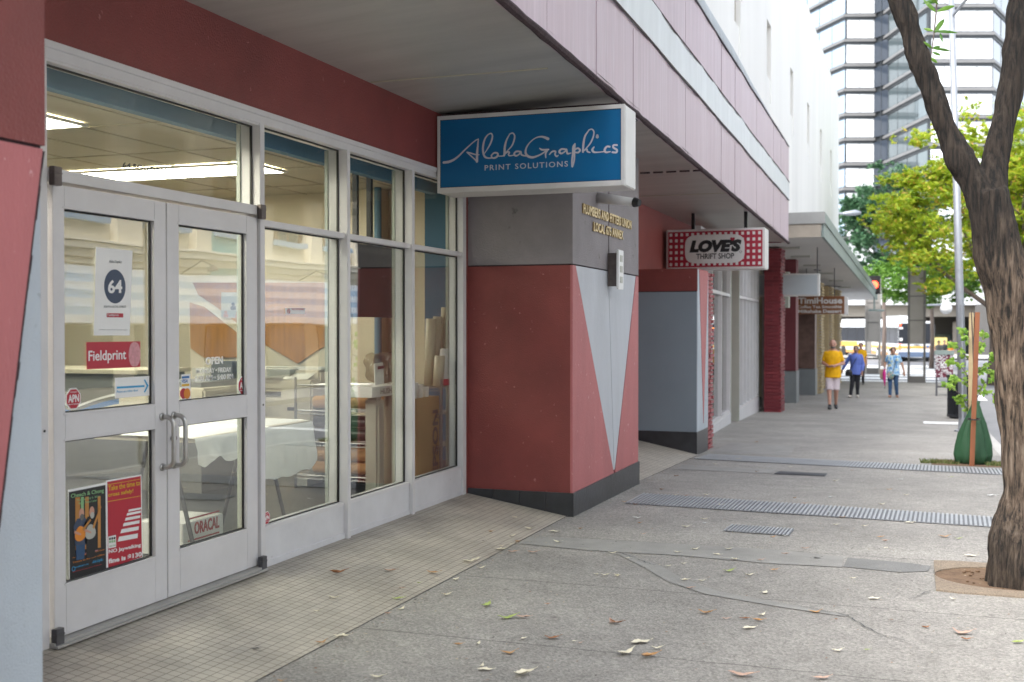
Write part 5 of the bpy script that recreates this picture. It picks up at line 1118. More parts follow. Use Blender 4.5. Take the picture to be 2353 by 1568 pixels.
for xx in (A.x + .3, B.x - .3): mb = MB(); mb.tube([(xx, ty + .15, B.z), (xx, ty + .15, c2z(ty) + .02)], .014, 6); mb.tube([(xx - .2, ty + .15, B.z + .32), (xx + .2, ty + .15, B.z + .30)], .01, 6); mb.build('hanger_rod', 'iron', ts)

# ---------------------------------------------------------------- WHITE BUILDING with slot windows
wb = thing('white_building', 'tall blank white building with narrow vertical slot windows above the canopies', 'building', (-3.3, 16, 3))
XW = -3.3; slots = [17.4, 22.4, 27.4, 32.6, 37.75, 42.9, 48.1, 51.9]; sw_ = .8
mb = MB(); ye = 53.0; ys_ = [12.0]
ZR = EYE + 10.2; z0s, z1s = EYE + 5.9, EYE + 7.15
prev = 12.0
for s_ in slots[:-1]:
    mb.box(-14, XW, prev, s_ - sw_ / 2, 5.3 if prev < 25 else 3.9, ZR); mb.box(-14, XW, s_ - sw_ / 2, s_ + sw_ / 2, z1s, ZR); mb.box(-14, XW, s_ - sw_ / 2, s_ + sw_ / 2, 5.3 if prev < 25 else 3.9, z0s - .6); prev = s_ + sw_ / 2
mb.box(-14, XW, prev, ye, 3.9, ZR); mb.box(-14, -4.2, 53.0 - .2, 53, -1, 3.9)
wbo = mb.build('wall', 'white_stucco', wb)
for s_ in slots[:-1]:
    w1 = MB().box(-14, XW - .10, s_ - sw_ / 2, s_ + sw_ / 2, z0s, z1s).build('slot_window', 'slot', wb); MB().box(-14, XW - .03, s_ - sw_ / 2, s_ + sw_ / 2, z0s - .6, z0s).build('sill_panel', 'white_stucco', wb)

# ---------------------------------------------------------------- GLASS TOWER
tw = thing('office_tower', 'tall office tower of stepped mirror-glass bays with banded floors', 'building', (30, 170, 0))
def at_depth(x, z):   # horizontal place of picture column x at camera depth z
    u = (x - CX) / F * z; return Vector((-z * math.sin(TH) + u * math.cos(TH), z * math.cos(TH) + u * math.sin(TH), 0))
K = [(1800, 196), (1940, 177), (2006.5, 177), (2020, 177.5), (2039, 174), (2131, 158), (2278, 158), (2330, 170), (2420, 182)]
facets = [(0, 1, 'tower_blue', 5), (1, 2, 'tower_white', 2), (2, 4, 'tower_dark', 2), (4, 5, 'tower_green', 4), (5, 6, 'tower_white', 4), (6, 7, 'tower_dark', 3), (7, 8, 'tower_blue', 4)]
SH = 3.83; zb0 = -2; nfl = 21
for (i, j, mt, nb) in facets:
    a, b_ = at_depth(*K[i]), at_depth(*K[j]); d = (b_ - a); L_ = d.length; dn = d.normalized(); out = Vector((dn.y, -dn.x, 0))
    gm, dm = MB(), MB()
    for f in range(nfl):
        z0 = zb0 + f * SH + 1.6
        for k in range(nb):                                              # panes, each slightly off plane so they mirror unevenly
            p, q = a.lerp(b_, (k + .012) / nb), a.lerp(b_, (k + .988) / nb); j1, j2 = random.uniform(-.02, .02), random.uniform(-.02, .02)
            P = [p + out * j1, q + out * j2, q + out * j2, p + out * j1]
            gm.add([(P[0].x, P[0].y, z0 + .55), (P[1].x, P[1].y, z0 + .55), (P[2].x, P[2].y, z0 + SH - .25), (P[3].x, P[3].y, z0 + SH - .25)], [(0, 1, 2, 3)])
    for k in range(nb + 1):
        p = a.lerp(b_, min(1, max(0, k / nb))); wk = .018 if mt == 'tower_white' else .05; P = [p - dn * wk + out * .03, p + dn * wk + out * .03, p + dn * wk - out * .3, p - dn * wk - out * .3]; dm.prism([Vector((v.x, v.y, zb0)) for v in P], (0, 0, SH * nfl))
    MB().prism([Vector((v.x, v.y, zb0)) for v in (a - out * .31, b_ - out * .31, b_ - out * 1.2, a - out * 1.2)], (0, 0, SH * nfl)).build('core_wall', 'tower_line', tw)
    gm.build('glass_bay', mt, tw); dm.build('mullions', 'tower_line', tw)
KP = [at_depth(*k) for k in K]
def ring(z0, z1, of, mt, name):          # one continuous band round all the bays
    mb = MB(); V = []
    for i, p in enumerate(KP):
        d = (KP[min(i + 1, len(KP) - 1)] - KP[max(i - 1, 0)]).normalized(); o_ = Vector((d.y, -d.x, 0))
        for q, z in ((p + o_ * of, z0), (p + o_ * of, z1), (p - o_ * .3, z1), (p - o_ * .3, z0)): V.append((q.x, q.y, z))
    n = len(KP); mb.add(V, [(i * 4 + k, (i + 1) * 4 + k, (i + 1) * 4 + (k + 1) % 4, i * 4 + (k + 1) % 4) for i in range(n - 1) for k in range(4)]); mb.build(name, mt, tw)
for f in range(nfl):
    z0 = zb0 + f * SH + 1.6; ring(z0, z0 + .42, .32, 'tower_band', 'floor_band'); ring(z0 - .42, z0 - .005, .12, 'tower_line', 'shadow_gap'); ring(z0 + .425, z0 + .555, .12, 'tower_line', 'shadow_gap')
# brown tower edge at far right top
bt = thing('brown_tower', 'reddish brown high-rise edge behind the glass tower at the upper right', 'building', (90, 220, 0))
a, b_ = at_depth(2290, 205), at_depth(2420, 205); mb = MB(); mb.prism([a, b_, b_ + Vector((0, 20, 0)), a + Vector((0, 20, 0))], (0, 0, 88)); mb.build('wall', 'brown_tower', bt)
mb = MB()
for f in range(22):
    mb.prism([a + Vector((0, -.3, f * 3.9 + 1)), b_ + Vector((0, -.3, f * 3.9 + 1)), b_ + Vector((0, -.02, f * 3.9 + 1)), a + Vector((0, -.02, f * 3.9 + 1))], (0, 0, 1.5))
mb.build('window_band', 'tower_dark', bt)
# ---------------------------------------------------------------- BUILDING ACROSS THE CROSS STREET
cz = 108
def AD(x, y, z): u = (x - CX) / F; v = (CY - y) / F; p = (fwv + rtv * u + upv * v); p = p * (z / 1.0); return Vector((p[0], p[1], p[2] + EYE))
cbd = thing('concourse_building', 'low white building with deep fascia over a dark glazed ground floor across the street', 'building', AD(2150, 800, cz))
def dbox(x0_, x1_, y0_, y1_, z0_, z1_, name, mt, parent):
    A, B, C_, D_ = AD(x0_, y1_, z0_), AD(x1_, y1_, z0_), AD(x1_, y1_, z1_), AD(x0_, y1_, z1_); top = AD(x0_, y0_, z0_).z; bot = A.z
    return MB().prism([Vector((p.x, p.y, bot)) for p in (A, B, C_, D_)], (0, 0, top - bot)).build(name, mt, parent)
dbox(1890, 2560, 590, 701, cz, cz + 12, 'fascia', 'far_wall', cbd); dbox(1890, 2560, 702, 728, cz + 1.5, cz + 12, 'beam', 'tan_wall', cbd)
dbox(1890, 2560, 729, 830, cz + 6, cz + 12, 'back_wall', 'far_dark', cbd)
for i in range(7): dbox(1925 + i * 66, 1937 + i * 66, 740, 826, cz + 3, cz + 4.5, 'column', 'tan_wall', cbd)
for i in range(6): dbox(1940 + i * 66, 1988 + i * 66, 768, 815, cz + 5.6, cz + 5.9, 'shop_window', 'tower_green', cbd)
dbox(2140, 2176, 776, 814, cz + 5.2, cz + 5.5, 'lit_window', 'warm_window', cbd)
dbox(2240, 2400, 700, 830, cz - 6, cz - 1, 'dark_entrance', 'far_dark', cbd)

# ---------------------------------------------------------------- OPPOSITE SIDE OF THE STREET (seen mirrored in the shop glass)
op = thing('stone_building', 'cream stone building with moulded cornices and sash windows mirrored in the shop glass', 'building', (12.6, 20, -.5))
OX = 12.6
mb = MB(); mb.box(OX + .25, OX + 12, -25, 48, -1.2, 13); mb.build('wall', 'opp_wall', op)
mb = MB()
bays_ = list(np.arange(-22, 47, 3.4))
for y in bays_:                                                                  # pilasters
    mb.box(OX + .02, OX + .25, y - .45, y + .45, 3.7, 12.4)
mb.build('pilasters', 'opp_wall', op)
mb = MB()
for z0, z1, d in ((3.05, 3.2, .1), (3.22, 3.42, .22), (3.44, 3.6, .42), (3.62, 3.68, .5), (8.1, 8.3, .2), (8.32, 8.5, .4), (12.4, 12.7, .3), (12.7, 13.1, .6)): mb.box(OX + .25 - d, OX + .3, -25, 48, z0, z1)
mb.build('cornice', 'opp_trim', op)
aw = MB(); aw2 = MB(); z = 1.55
for k in range(7):
    (aw if k % 2 else aw2).prism([(OX - 1.0 + k * .14, -25, z), (OX - 1.0 + k * .14, -25, z + .2), (OX - .86 + k * .14, -25, z + .2), (OX - .86 + k * .14, -25, z)], (0, 73, 0)); z += .205
aw.build('awning_stripe', 'opp_blue', op); aw2.build('awning_stripe', 'opp_white', op)
for i, y in enumerate(bays_[:-1]):
    ym = y + 1.7
    for zz in (4.35, 8.95):
        fr = MB(); fr.box(OX + .12, OX + .252, ym - .85, ym - .72, zz, zz + 2.6); fr.box(OX + .12, OX + .252, ym + .72, ym + .85, zz, zz + 2.6); fr.box(OX + .12, OX + .252, ym - .72, ym + .72, zz + 2.48, zz + 2.6); fr.box(OX + .14, OX + .252, ym - .72, ym + .72, zz + 1.25, zz + 1.35); fr.box(OX + .14, OX + .25, ym - .04, ym + .04, zz, zz + 2.48)
        o = fr.build('window', 'opp_frame', op); MB().box(OX + .20, OX + .255, ym - .72, ym + .72, zz, zz + 2.48).build('pane', 'opp_glass', o); MB().box(OX - .0, OX + .25, ym - 1.0, ym + 1.0, zz - .18, zz - .01).build('sill', 'opp_blue', o)
    o = MB().box(OX + .2, OX + .26, ym - 1.25, ym + 1.25, -.2, 1.5).build('shop_window', 'opp_glass', op)
MB().box(OX + .1, OX + .25, 29.5, 31, 1.9, 4.3).build('banner', 'teal', op)
for y in (14.5, 21.3, 28.1, 34.9):
    l = thing('gooseneck_lamp', 'gooseneck lamp on the cream stone building, mirrored in the glass', 'lamp', (OX, y, 3.0), 'gooseneck lamps across the street')
    mb = MB(); mb.tube([(OX + .2, y, 3.0), (OX - .5, y, 3.35), (OX - .9, y, 3.2)], .02, 6); mb.build('arm', 'iron', l); mb = MB(); mb.tube([(OX - .9, y, 3.22), (OX - .92, y, 3.05)], [.05, .16], 12); mb.build('shade', 'iron', l)

# ---------------------------------------------------------------- TREES
def leaf_cloud(blobs, n, size, dens_pow=.5, name='crown', mat_='leaf_yellow', parent=None, flat=.55, droop=0):
    """n folded leaves scattered through a set of ellipsoid clumps (centre, radii, weight)"""
    wts = np.array([b[2] for b in blobs], float); wts /= wts.sum(); cnt = rng.multinomial(n, wts); V = []; Fc = []
    for (c, r, w_), k in zip(blobs, cnt):
        d = rng.normal(size=(k, 3)); d /= np.linalg.norm(d, axis=1)[:, None]; rad = rng.random(k) ** dens_pow
        # sprays: gather leaves in small clusters
        ncl = max(1, k // 9); cc = rng.normal(size=(ncl, 3)); cc /= np.linalg.norm(cc, axis=1)[:, None]; cc *= (rng.random(ncl) ** dens_pow)[:, None]
        idx = rng.integers(0, ncl, k); P = (cc[idx] * .90 + d * rad[:, None] * .16) * np.array(r) + np.array(c)
        for p in P:
            s = size * rng.uniform(.6, 1.25); nrm = rng.normal(size=3) * flat + np.array([0, 0, 1.]); nrm /= np.linalg.norm(nrm)
            a = np.cross(nrm, rng.normal(size=3)); a /= np.linalg.norm(a); b_ = np.cross(nrm, a); o = len(V)
            V += [p - a * s, p + b_ * s * .42 - nrm * s * .12, p + a * s, p - b_ * s * .42 - nrm * s * .12]; Fc += [(o, o + 1, o + 2), (o, o + 2, o + 3)]
    me = bpy.data.meshes.new(name); me.from_pydata([tuple(v) for v in V], [], Fc); me.materials.append(M[mat_]); me.update()
    o = bpy.data.objects.new(name, me); COL.objects.link(o)
    if parent: attach(o, parent)
    return o
def branchy(mb, p, d, L_, r, depth, ends, spread=.55):
    q = p + d * L_; mid = p.lerp(q, .5) + Vector((random.uniform(-1, 1), random.uniform(-1, 1), random.uniform(-.4, .6))) * L_ * .08
    mb.tube([p, mid, q], [r, r * .85, r * .68], 7, cap=False); ends.append(q)
    if depth <= 0: return
    for k in range(random.choice((2, 3))):
        nd = (d + Vector((random.uniform(-1, 1), random.uniform(-1, 1), random.uniform(-.35, .75))) * spread).normalized()
        branchy(mb, q, nd, L_ * random.uniform(.6, .85), r * .62, depth - 1, ends, spread)
def street_tree(name, lab, base, trunk_h, crown_c, crown_r, nleaf, size, mt, extra=(), depth=4, r0=.2, group='trees beyond the sidewalk', dirs=None):
    t = thing(name, lab, 'tree', base, group); mb = MB(); ends = []; top = Vector(base) + Vector((0, 0, trunk_h))
    mb.tube([base, Vector(base).lerp(top, .5) + Vector((.06, 0, 0)), top], [r0 * 1.3, r0, r0 * .9], 10)
    for d in (dirs or [(-.8, 0, .9), (.7, .2, .9), (.1, -.7, 1), (-.2, .6, 1.1)]): branchy(mb, top, Vector(d).normalized(), (crown_r[2] * .62), r0 * .55, depth - 1, ends)
    mb.build('trunk', 'bark_far', t, True)
    bl = []
    cc = Vector(crown_c)
    for e in ends:
        q = e - cc; k = (q.x / crown_r[0]) ** 2 + (q.y / crown_r[1]) ** 2 + (q.z / crown_r[2]) ** 2
        if k < 1.3: s = random.uniform(.5, 1.1); bl.append((tuple(e), (s * 1.15, s * 1.15, s * .55), 1))
    for i in range(46):
        v = Vector(rng.normal(size=3)).normalized(); rr = random.uniform(.55, 1); s = random.uniform(.5, 1.15)
        bl.append(((cc.x + v.x * crown_r[0] * rr, cc.y + v.y * crown_r[1] * rr, cc.z + v.z * crown_r[2] * rr), (s * 1.2, s * 1.2, s * .5), 1.))
    for e in extra: bl.append(e)
    leaf_cloud(bl, nleaf, size, .6, 'crown', mt, t); return t
def blob(x, y, z, r, w_=1): p = AD(x, y, z); return (tuple(p), r, w_)
by_ = AD(2282, 838, 45)
street_tree('street_tree', 'yellow-green leafy street tree with forked grey trunk behind the pale pole', (by_.x, by_.y, g(by_.y) - .05), 3.0, AD(2255, 445, 45), (3.9, 3.5, 3.6), 42000, .115, 'leaf_yellow',
            extra=[blob(2060, 470, 43, (1.1, 1.1, .6), 2), blob(2100, 430, 44, (1.1, 1.1, .6), 2), blob(2040, 520, 43, (.9, .9, .5), 1.5), blob(2120, 520, 43, (1.2, 1.2, .7), 2), blob(2160, 590, 43, (1.2, 1.2, .6), 2), blob(2110, 600, 42, (1.1, 1.1, .6), 1.8), blob(2080, 570, 43, (1, 1, .5), 1.5), blob(2150, 660, 42, (.9, .9, .4), 1.2), blob(2250, 540, 43, (1.6, 1.4, .9), 2), blob(2200, 450, 43, (1.3, 1.2, .8), 2), blob(2230, 260, 44, (.9, .9, .9), 1), blob(2090, 400, 44, (.8, .8, .4), 1), blob(2200, 380, 43, (1.2, 1.2, .7), 1.6), blob(2330, 300, 43, (1.3, 1, 1.4), 2.5), blob(2330, 440, 43, (1.3, 1, 1.4), 2.5), blob(2240, 620, 43, (1, 1, .5), 1)], r0=.19, dirs=[(-.95, -.1, .75), (-.35, 0, 1.1), (.5, .1, 1.1), (.1, -.6, 1)])
bd = AD(2030, 800, 74); bd.z = g(bd.y)
street_tree('street_tree', 'dense dark green tree beyond the corner between white building and tower', (bd.x, bd.y, bd.z - .3), 5.0, AD(2040, 500, 74), (3.0, 3.0, 4.0), 34000, .15, 'leaf_dark', r0=.13,
            extra=[blob(2040, 450, 74, (2.2, 2, 1.3), 3), blob(2070, 400, 74, (1.8, 1.6, .9), 2), blob(1990, 470, 74, (1.6, 1.6, 1.2), 3), blob(1970, 560, 73, (1.5, 1.6, 1.3), 3), blob(2020, 600, 73, (2.2, 1.6, 1.2), 3), blob(2100, 430, 74, (1.2, 1.2, .8), 1)])
bd2 = AD(2100, 800, 66); bd2.z = g(bd2.y)
street_tree('street_tree', 'mid green tree hanging low over the bus beyond the corner', (bd2.x + 1, bd2.y + 4, bd2.z - .3), 4.2, AD(2115, 640, 66), (3.2, 2.5, 1.7), 22000, .13, 'leaf_mid', r0=.12,
            extra=[blob(2060, 650, 64, (1.6, 1.3, .8), 2), blob(2190, 640, 64, (1.8, 1.3, .9), 2), blob(2140, 600, 64, (1.6, 1.3, .8), 2)])
bd3 = AD(2335, 820, 62); bd3.z = g(bd3.y)
street_tree('street_tree', 'light green tree at the right edge beyond the leaning trunk', (bd3.x + .5, bd3.y, bd3.z - .3), 3.6, AD(2360, 470, 62), (4.0, 3.0, 4.2), 34000, .15, 'leaf_yellow', r0=.22, extra=[blob(2330, y_, 60, (1.9, 1.4, 1.2), 2.5) for y_ in (330, 400, 470, 540, 610, 660)])

for i_, (x_, y_) in enumerate(((1.9, -5.5), (1.7, -13.0))):  # unseen trees, added to hold back light from behind the camera
    street_tree('street_tree', ['broad street tree standing just behind the camera position', 'second broad street tree farther back down the street'][i_], (x_, y_, g(y_)), 3.2, (x_ - .3, y_, 5.6), (3.6, 3.8, 2.0), 7000, .16, 'leaf_mid', r0=.2)
eb_ = thing('street_end_building', 'plain tan building closing the street far behind the camera', 'building', (0, -60, 0)); MB().box(-40, 40, -75, -58, -1, 16).build('wall', 'tan_wall', eb_)  # added out of view, blocks horizon light from behind
# the big forked tree at the right ------------------------------------------------
tz = 7.05
def TP(x, y, dz=0): return AD(x, y, tz + dz)
ft = thing('forked_tree', 'large forked tree with furrowed bark rising from the pebbled basin at right', 'tree', (TP(2330, 1350).x, TP(2330, 1350).y, g(7.6)), None)
trunk = [(2330, 1420, 86), (2328, 1352, 74), (2332, 1290, 62), (2342, 1210, 57), (2347, 1120, 54), (2344, 1020, 56), (2336, 920, 58), (2328, 820, 58), (2318, 730, 58), (2306, 650, 61), (2286, 570, 60), (2270, 500, 54), (2262, 440, 50)]
lft = [(2262, 470, 46), (2236, 420, 40), (2208, 372, 37), (2180, 315, 35), (2152, 240, 34), (2126, 165, 35), (2098, 95, 33), (2072, 20, 32), (2048, -60, 31), (2020, -180, 29), (1970, -330, 26), (1900, -480, 22), (1840, -640, 16)]
rgt = [(2272, 470, 44), (2284, 400, 38), (2300, 320, 37), (2318, 230, 37), (2334, 130, 37), (2346, 30, 36), (2356, -80, 34), (2370, -220, 31), (2400, -380, 27), (2420, -560, 20)]
# right-hand bulge where the trunk leaves the frame
mb = MB()
for br, dzs in ((trunk, (0, 0)), (lft, (0, .35)), (rgt, (0, .25))):
    P = [TP(x + (6 if br is trunk else 0), y, dzs[1] * i / len(br) * (1 if br is not trunk else 0)) for i, (x, y, r_) in enumerate(br)]; mb.tube(P, [r_ * (.84 if br is trunk else .77) / F * tz for x, y, r_ in br], 20)
mb.tube([TP(2330, 700, 0), TP(2352, 655, .02), TP(2385, 640, .05), TP(2400, 690, 0), TP(2365, 800, .02)], [.10, .12, .08, .10, .13], 14)   # burl on the right
for a, rr in ((.3, .16), (1.6, .10), (2.7, .12), (3.8, .11), (5.0, .13)):                                                     # root flare
    c = TP(2330, 1352); mb.tube([c + Vector((.04 * math.cos(a), .04 * math.sin(a), .62)), c + Vector((.06 * math.cos(a), .06 * math.sin(a), .34)), c + Vector((.09 * math.cos(a), .09 * math.sin(a), .12)), c + Vector((.14 * math.cos(a), .14 * math.sin(a), -.06))], [.03, .08, .08, .065], 10)
def bark_disp(c):
    q = Vector((c.x * 17, c.y * 17, c.z * 3.2)); f = noise.noise(q); h_ = noise.noise(Vector((c.x * 48, c.y * 48, c.z * 9))); big = noise.noise(c * 4.2)
    return .015 * (-abs(f) * 1.2 + .3) + .008 * h_ + .022 * big
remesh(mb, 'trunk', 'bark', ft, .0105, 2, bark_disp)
# high crown over the street, out of the picture: throws the soft shade on the pavement
cr = []
tops = [TP(1840, -640, .35), TP(2420, -560, .25)]
mb = MB(); ends = []
for tp in tops:
    for d in ((-.7, .2, .8), (.6, -.5, .8), (.2, .9, .7), (-.2, -.9, .6)): branchy(mb, tp, Vector(d).normalized(), 1.25, .06, 3, ends, .8)
mb.build('limbs', 'bark', ft, True)
for e in ends:
    if e.z > 4.8: cr.append((tuple(e + Vector((0, 0, .3))), (1.0, 1.0, .5), 1))
leaf_cloud(cr, 9000, .085, .6, 'crown', 'leaf_mid', ft)
# leafy twig hanging in the fork
tg = MB(); pts = [(2155, -60), (2152, 20), (2146, 80), (2140, 125), (2132, 150)]; tg.tube([TP(x, y, .1) for x, y in pts], [.005, .005, .004, .003, .002], 6); 
LT_ = MB()
def leaf_shape(mb, base, tip, width, up=Vector((0, -1, 0)), fold=.12, n=5):
    d = tip - base; s = d.cross(up).normalized(); L_ = d.length; nn = s.cross(d).normalized(); V = []
    for i in range(n + 1):
        t = i / n; w_ = width * math.sin(math.pi * min(1, t * .96 + .02)) ** .75; c = base + d * t + nn * (L_ * .10 * math.sin(math.pi * t)); V += [c + s * w_ - nn * fold * w_, c + nn * fold * w_ * .6, c - s * w_ - nn * fold * w_]
    mb.add(V, [(i * 3 + k, (i + 1) * 3 + k, (i + 1) * 3 + k + 1, i * 3 + k + 1) for i in range(n) for k in (0, 1)])
for (bx_, by2, tx, ty_, w_) in ((2156, 10, 2128, -12, .012), (2150, 28, 2194, 14, .014), (2146, 78, 2170, 44, .016), (2146, 72, 2122, 66, .009), (2144, 72, 2200, 76, .010), (2160, 76, 2166, 98, .008), (2142, 112, 2122, 96, .009), (2142, 110, 2162, 108, .008), (2140, 112, 2184, 118, .009), (2142, 120, 2162, 128, .009), (2136, 132, 2154, 145, .010), (2158, 2, 2120, 8, .012), (2152, 30, 2122, 0, .012)):
    leaf_shape(LT_, TP(bx_, by2, .1), TP(tx, ty_, .1 + random.uniform(-.05, .05)), w_)
tgo = tg.build('twig', 'bark_far', ft); LT_.build('leaves', 'leaf_mid', tgo)
# basin
bs_ = thing('tree_basin', 'tan pebbled square basin around the foot of the forked tree', 'tree basin', (.6, 7.8, g(7.8)))
mb = MB(); cxx, cyy, rr = ft.location.x, ft.location.y + .12, .40; z_ = g(7.8)
sq = [(.12, 7.33), (1.08, 7.28), (1.08, 8.28), (.12, 8.25)]; n = 32; inn_, out_ = [], []
for k in range(n):
    a = 2 * math.pi * k / n; inn_.append((cxx + rr * 1.15 * math.cos(a), cyy + rr * .85 * math.sin(a)))
    dx, dy = math.cos(a), math.sin(a); t = 9
    for lim, dd_, c0 in ((1.08, dx, cxx), (.12, dx, cxx)):
        if abs(dd_) > 1e-6 and (lim - c0) / dd_ > 0: t = min(t, (lim - c0) / dd_)
    for lim in (7.30, 8.27):
        if abs(dy) > 1e-6 and (lim - cyy) / dy > 0: t = min(t, (lim - cyy) / dy)
    out_.append((cxx + dx * t, cyy + dy * t))
mb.add([(x, y, z_ + .012) for x, y in out_] + [(x, y, z_ + .014) for x, y in inn_] + [(x, y, z_ - .0) for x, y in out_] + [(x, y, z_ + .005) for x, y in inn_],
       [(k, (k + 1) % n, n + (k + 1) % n, n + k) for k in range(n)] + [(2 * n + k, 2 * n + (k + 1) % n, (k + 1) % n, k) for k in range(n)] + [(n + k, n + (k + 1) % n, 3 * n + (k + 1) % n, 3 * n + k) for k in range(n)])
mb.build('pebbled_surround', 'pebble', bs_); mb = MB(); mb.add([(x, y, z_ + .006) for x, y in inn_], [tuple(range(n))]); mb.build('soil', 'soil', bs_)
mb = MB()
for k in range(70):
    a = random.uniform(0, 6.28); r_ = random.uniform(.2, .95); p = Vector((cxx + rr * 1.1 * r_ * math.cos(a), cyy + rr * .8 * r_ * math.sin(a), z_ + .012)); s = random.uniform(.006, .02); mb.ball(p, (s, s * .8, s * .5), 6)
mb.build('stones', 'soil', bs_)

# ---------------------------------------------------------------- SAPLING with stakes and watering bag
sx_, sy_ = .68, 15.6; sz_ = g(sy_)
sap = thing('sapling', 'young staked sapling with bright green leaves above the green watering bag', 'tree', (sx_, sy_, sz_))
mb = MB(); mb.tube([(sx_ + .02, sy_ + .05, sz_), (sx_ + .03, sy_ + .05, sz_ + 1.0), (sx_ - .02, sy_, sz_ + 1.95)], [.022, .016, .006], 8)
SZ = 14.9
def SPt(x, y, dz=0): return AD(x, y, SZ + dz)
tw_ = [((2238, 950), (2205, 905), (2170, 880)), ((2238, 930), (2262, 880), (2290, 868)), ((2236, 880), (2200, 832), (2178, 830)), ((2236, 860), (2270, 835), (2288, 812)), ((2235, 840), (2205, 800), (2185, 790)), ((2236, 820), (2258, 790), (2262, 762)), ((2234, 800), (2215, 770), (2212, 758)), ((2238, 900), (2210, 870), (2190, 872)), ((2240, 905), (2275, 900), (2296, 925)), ((2238, 860), (2262, 850), (2292, 856)), ((2236, 960), (2215, 930), (2200, 915))]
tips = []
for a, b_, c in tw_:
    d1_, d2_ = random.uniform(-.25, .25), random.uniform(-.4, .4); mb.tube([SPt(*a), SPt(*b_, d1_), SPt(*c, d2_)], [.006, .005, .003], 5)
    for k in range(16):
        t = random.uniform(.25, 1.05); q = SPt(*b_, d1_).lerp(SPt(*c, d2_), t) if t > .5 else SPt(*a).lerp(SPt(*b_, d1_), t * 2); tips.append(q)
mb.build('stem', 'bark_far', sap)
mb = MB()
for q in tips:
    for k in range(3):
        v = Vector((random.uniform(-1, 1), random.uniform(-.6, .6), random.uniform(-.8, .4))).normalized(); L_ = random.uniform(.04, .085); leaf_shape(mb, q, q + v * L_, L_ * .27, Vector((random.uniform(-.4, .4), -1, random.uniform(-.4, .8))), n=3)
mb.build('leaves', 'leaf_fresh', sap)
stt = thing('tree_stake', 'reddish wooden stake leaning before the green watering bag', 'stake', (sx_, sy_ - .2, sz_), 'stakes beside the sapling')
A, B = AG(2233, 1066), SPt(2245, 718, -.1); A = Vector((A.x, 15.33, g(15.33))); mb = MB()
def post(mb, A, B, w_): mb.prism([A + Vector((-w_, -w_, 0)), A + Vector((w_, -w_, 0)), A + Vector((w_, w_, 0)), A + Vector((-w_, w_, 0))], B - A)
A = AY(2233, 1066, 15.3); post(mb, Vector((A.x, 15.3, g(15.3) - .02)), AY(2246, 718, 15.3), .028); mb.build('stake', 'stake', stt)
st2 = thing('tree_stake', 'second paler wooden stake standing just behind the first one', 'stake', (sx_, sy_ + .4, sz_), 'stakes beside the sapling')
mb = MB(); A = AY(2229, 1040, 16.0); post(mb, Vector((A.x, 16.0, g(16.0) - .02)), AY(2232, 719, 16.0), .028); mb.build('stake', 'louver', st2)
mb = MB(); c = AY(2238, 964, 15.3); mb.tube([(c.x + .07 * math.cos(a), 15.35 + .12 * math.sin(a), c.z) for a in np.linspace(0, 6.28, 16)], .010, 6); tag(mb.build('rubber_tie', 'rubber'), 'black rubber tie looped around the stake and the sapling', 'tie')
wbag = MB(); pr_ = [(0, .165, .12), (.03, .205, .15), (.12, .215, .16), (.24, .205, .15), (.38, .175, .13), (.52, .13, .11), (.66, .08, .08), (.76, .045, .045), (.80, .05, .05)]; n = 72; V = []
for z, rx, ry in pr_:
    for k in range(n):
        a = 2 * math.pi * k / n; f = 1 + .09 * math.sin(a * 4 + z * 4) * (1 - z * .3) + .05 * math.sin(a * 9 + 2 + z * 5) + .16 * noise.noise(Vector((a * 2.2, z * 5, 4))); V.append((sx_ + .0 + rx * f * math.cos(a) + .05 * z, 15.62 + ry * f * math.sin(a), sz_ + z))
wbag.add(V, [(i * n + k, i * n + (k + 1) % n, (i + 1) * n + (k + 1) % n, (i + 1) * n + k) for i in range(len(pr_) - 1) for k in range(n)] + [tuple(range(n))[::-1], tuple((len(pr_) - 1) * n + k for k in range(n))])
tag(wbag.build('watering_bag', 'tree_green', None, True), 'dark green watering bag wrapped around the sapling foot', 'watering bag')
mb = MB()
for k in range(900):
    x = sx_ + random.choice((random.uniform(-.62, -.15), random.uniform(.15, .45))); y = 15.55 + random.uniform(-.18, .25); h = random.uniform(.02, .055); a = random.uniform(0, 6.28); d = Vector((math.cos(a), math.sin(a), 0)) * .007
    p = Vector((x, y, g(y) + .004)); mb.add([p - d, p + d, p + Vector((random.uniform(-.03, .03), random.uniform(-.03, .03), h))], [(0, 1, 2)])
tag(mb.build('weeds', 'grass'), 'low dry weeds at the foot of the sapling', 'weeds', kind='stuff')
mb = MB(); mb.add([(sx_ - .5, 15.22, g(15.22) + .003), (1.09, 15.2, g(15.2) + .003), (1.09, 16.1, g(16.1) + .003), (sx_ - .42, 16.1, g(16.1) + .003)], [(0, 1, 2, 3)]); struct('planting_soil', mb, 'soil')

# ---------------------------------------------------------------- LIGHT POLE, BIN, RACK, PYLONS, SIGNALS
lp = thing('light_pole', 'tall pale grey street light pole behind the sapling', 'street lamp', (.9, 20.5, g(20.5)))
lz = 20.8; Pb = AD(2214, 1005, lz); Pb = Vector((Pb.x, Pb.y, g(Pb.y))); lp.location = Pb
Pt = AD(2187, 30, lz); dirp = Pt - Pb
mb = MB(); mb.tube([Pb, Pb + dirp * .36, Pb + dirp * 1.08], [.078, .07, .052], 16); mb.build('shaft', 'galv', lp, True)
mb = MB(); mb.tube([Pb, Pb + Vector((0, 0, .03))], .16, 16); mb.tube([Pb + Vector((0, 0, .03)), Pb + Vector((0, 0, .25))], [.10, .085], 16); mb.build('base', 'galv', lp)
mb = MB(); e = Pb + dirp * .99; mb.tube([e, AD(2215, 5, lz - .3), AD(2260, -40, lz - .8), AD(2330, -70, lz - 1.5)], [.03, .028, .026, .025], 8); mb.build('arm', 'galv', lp)
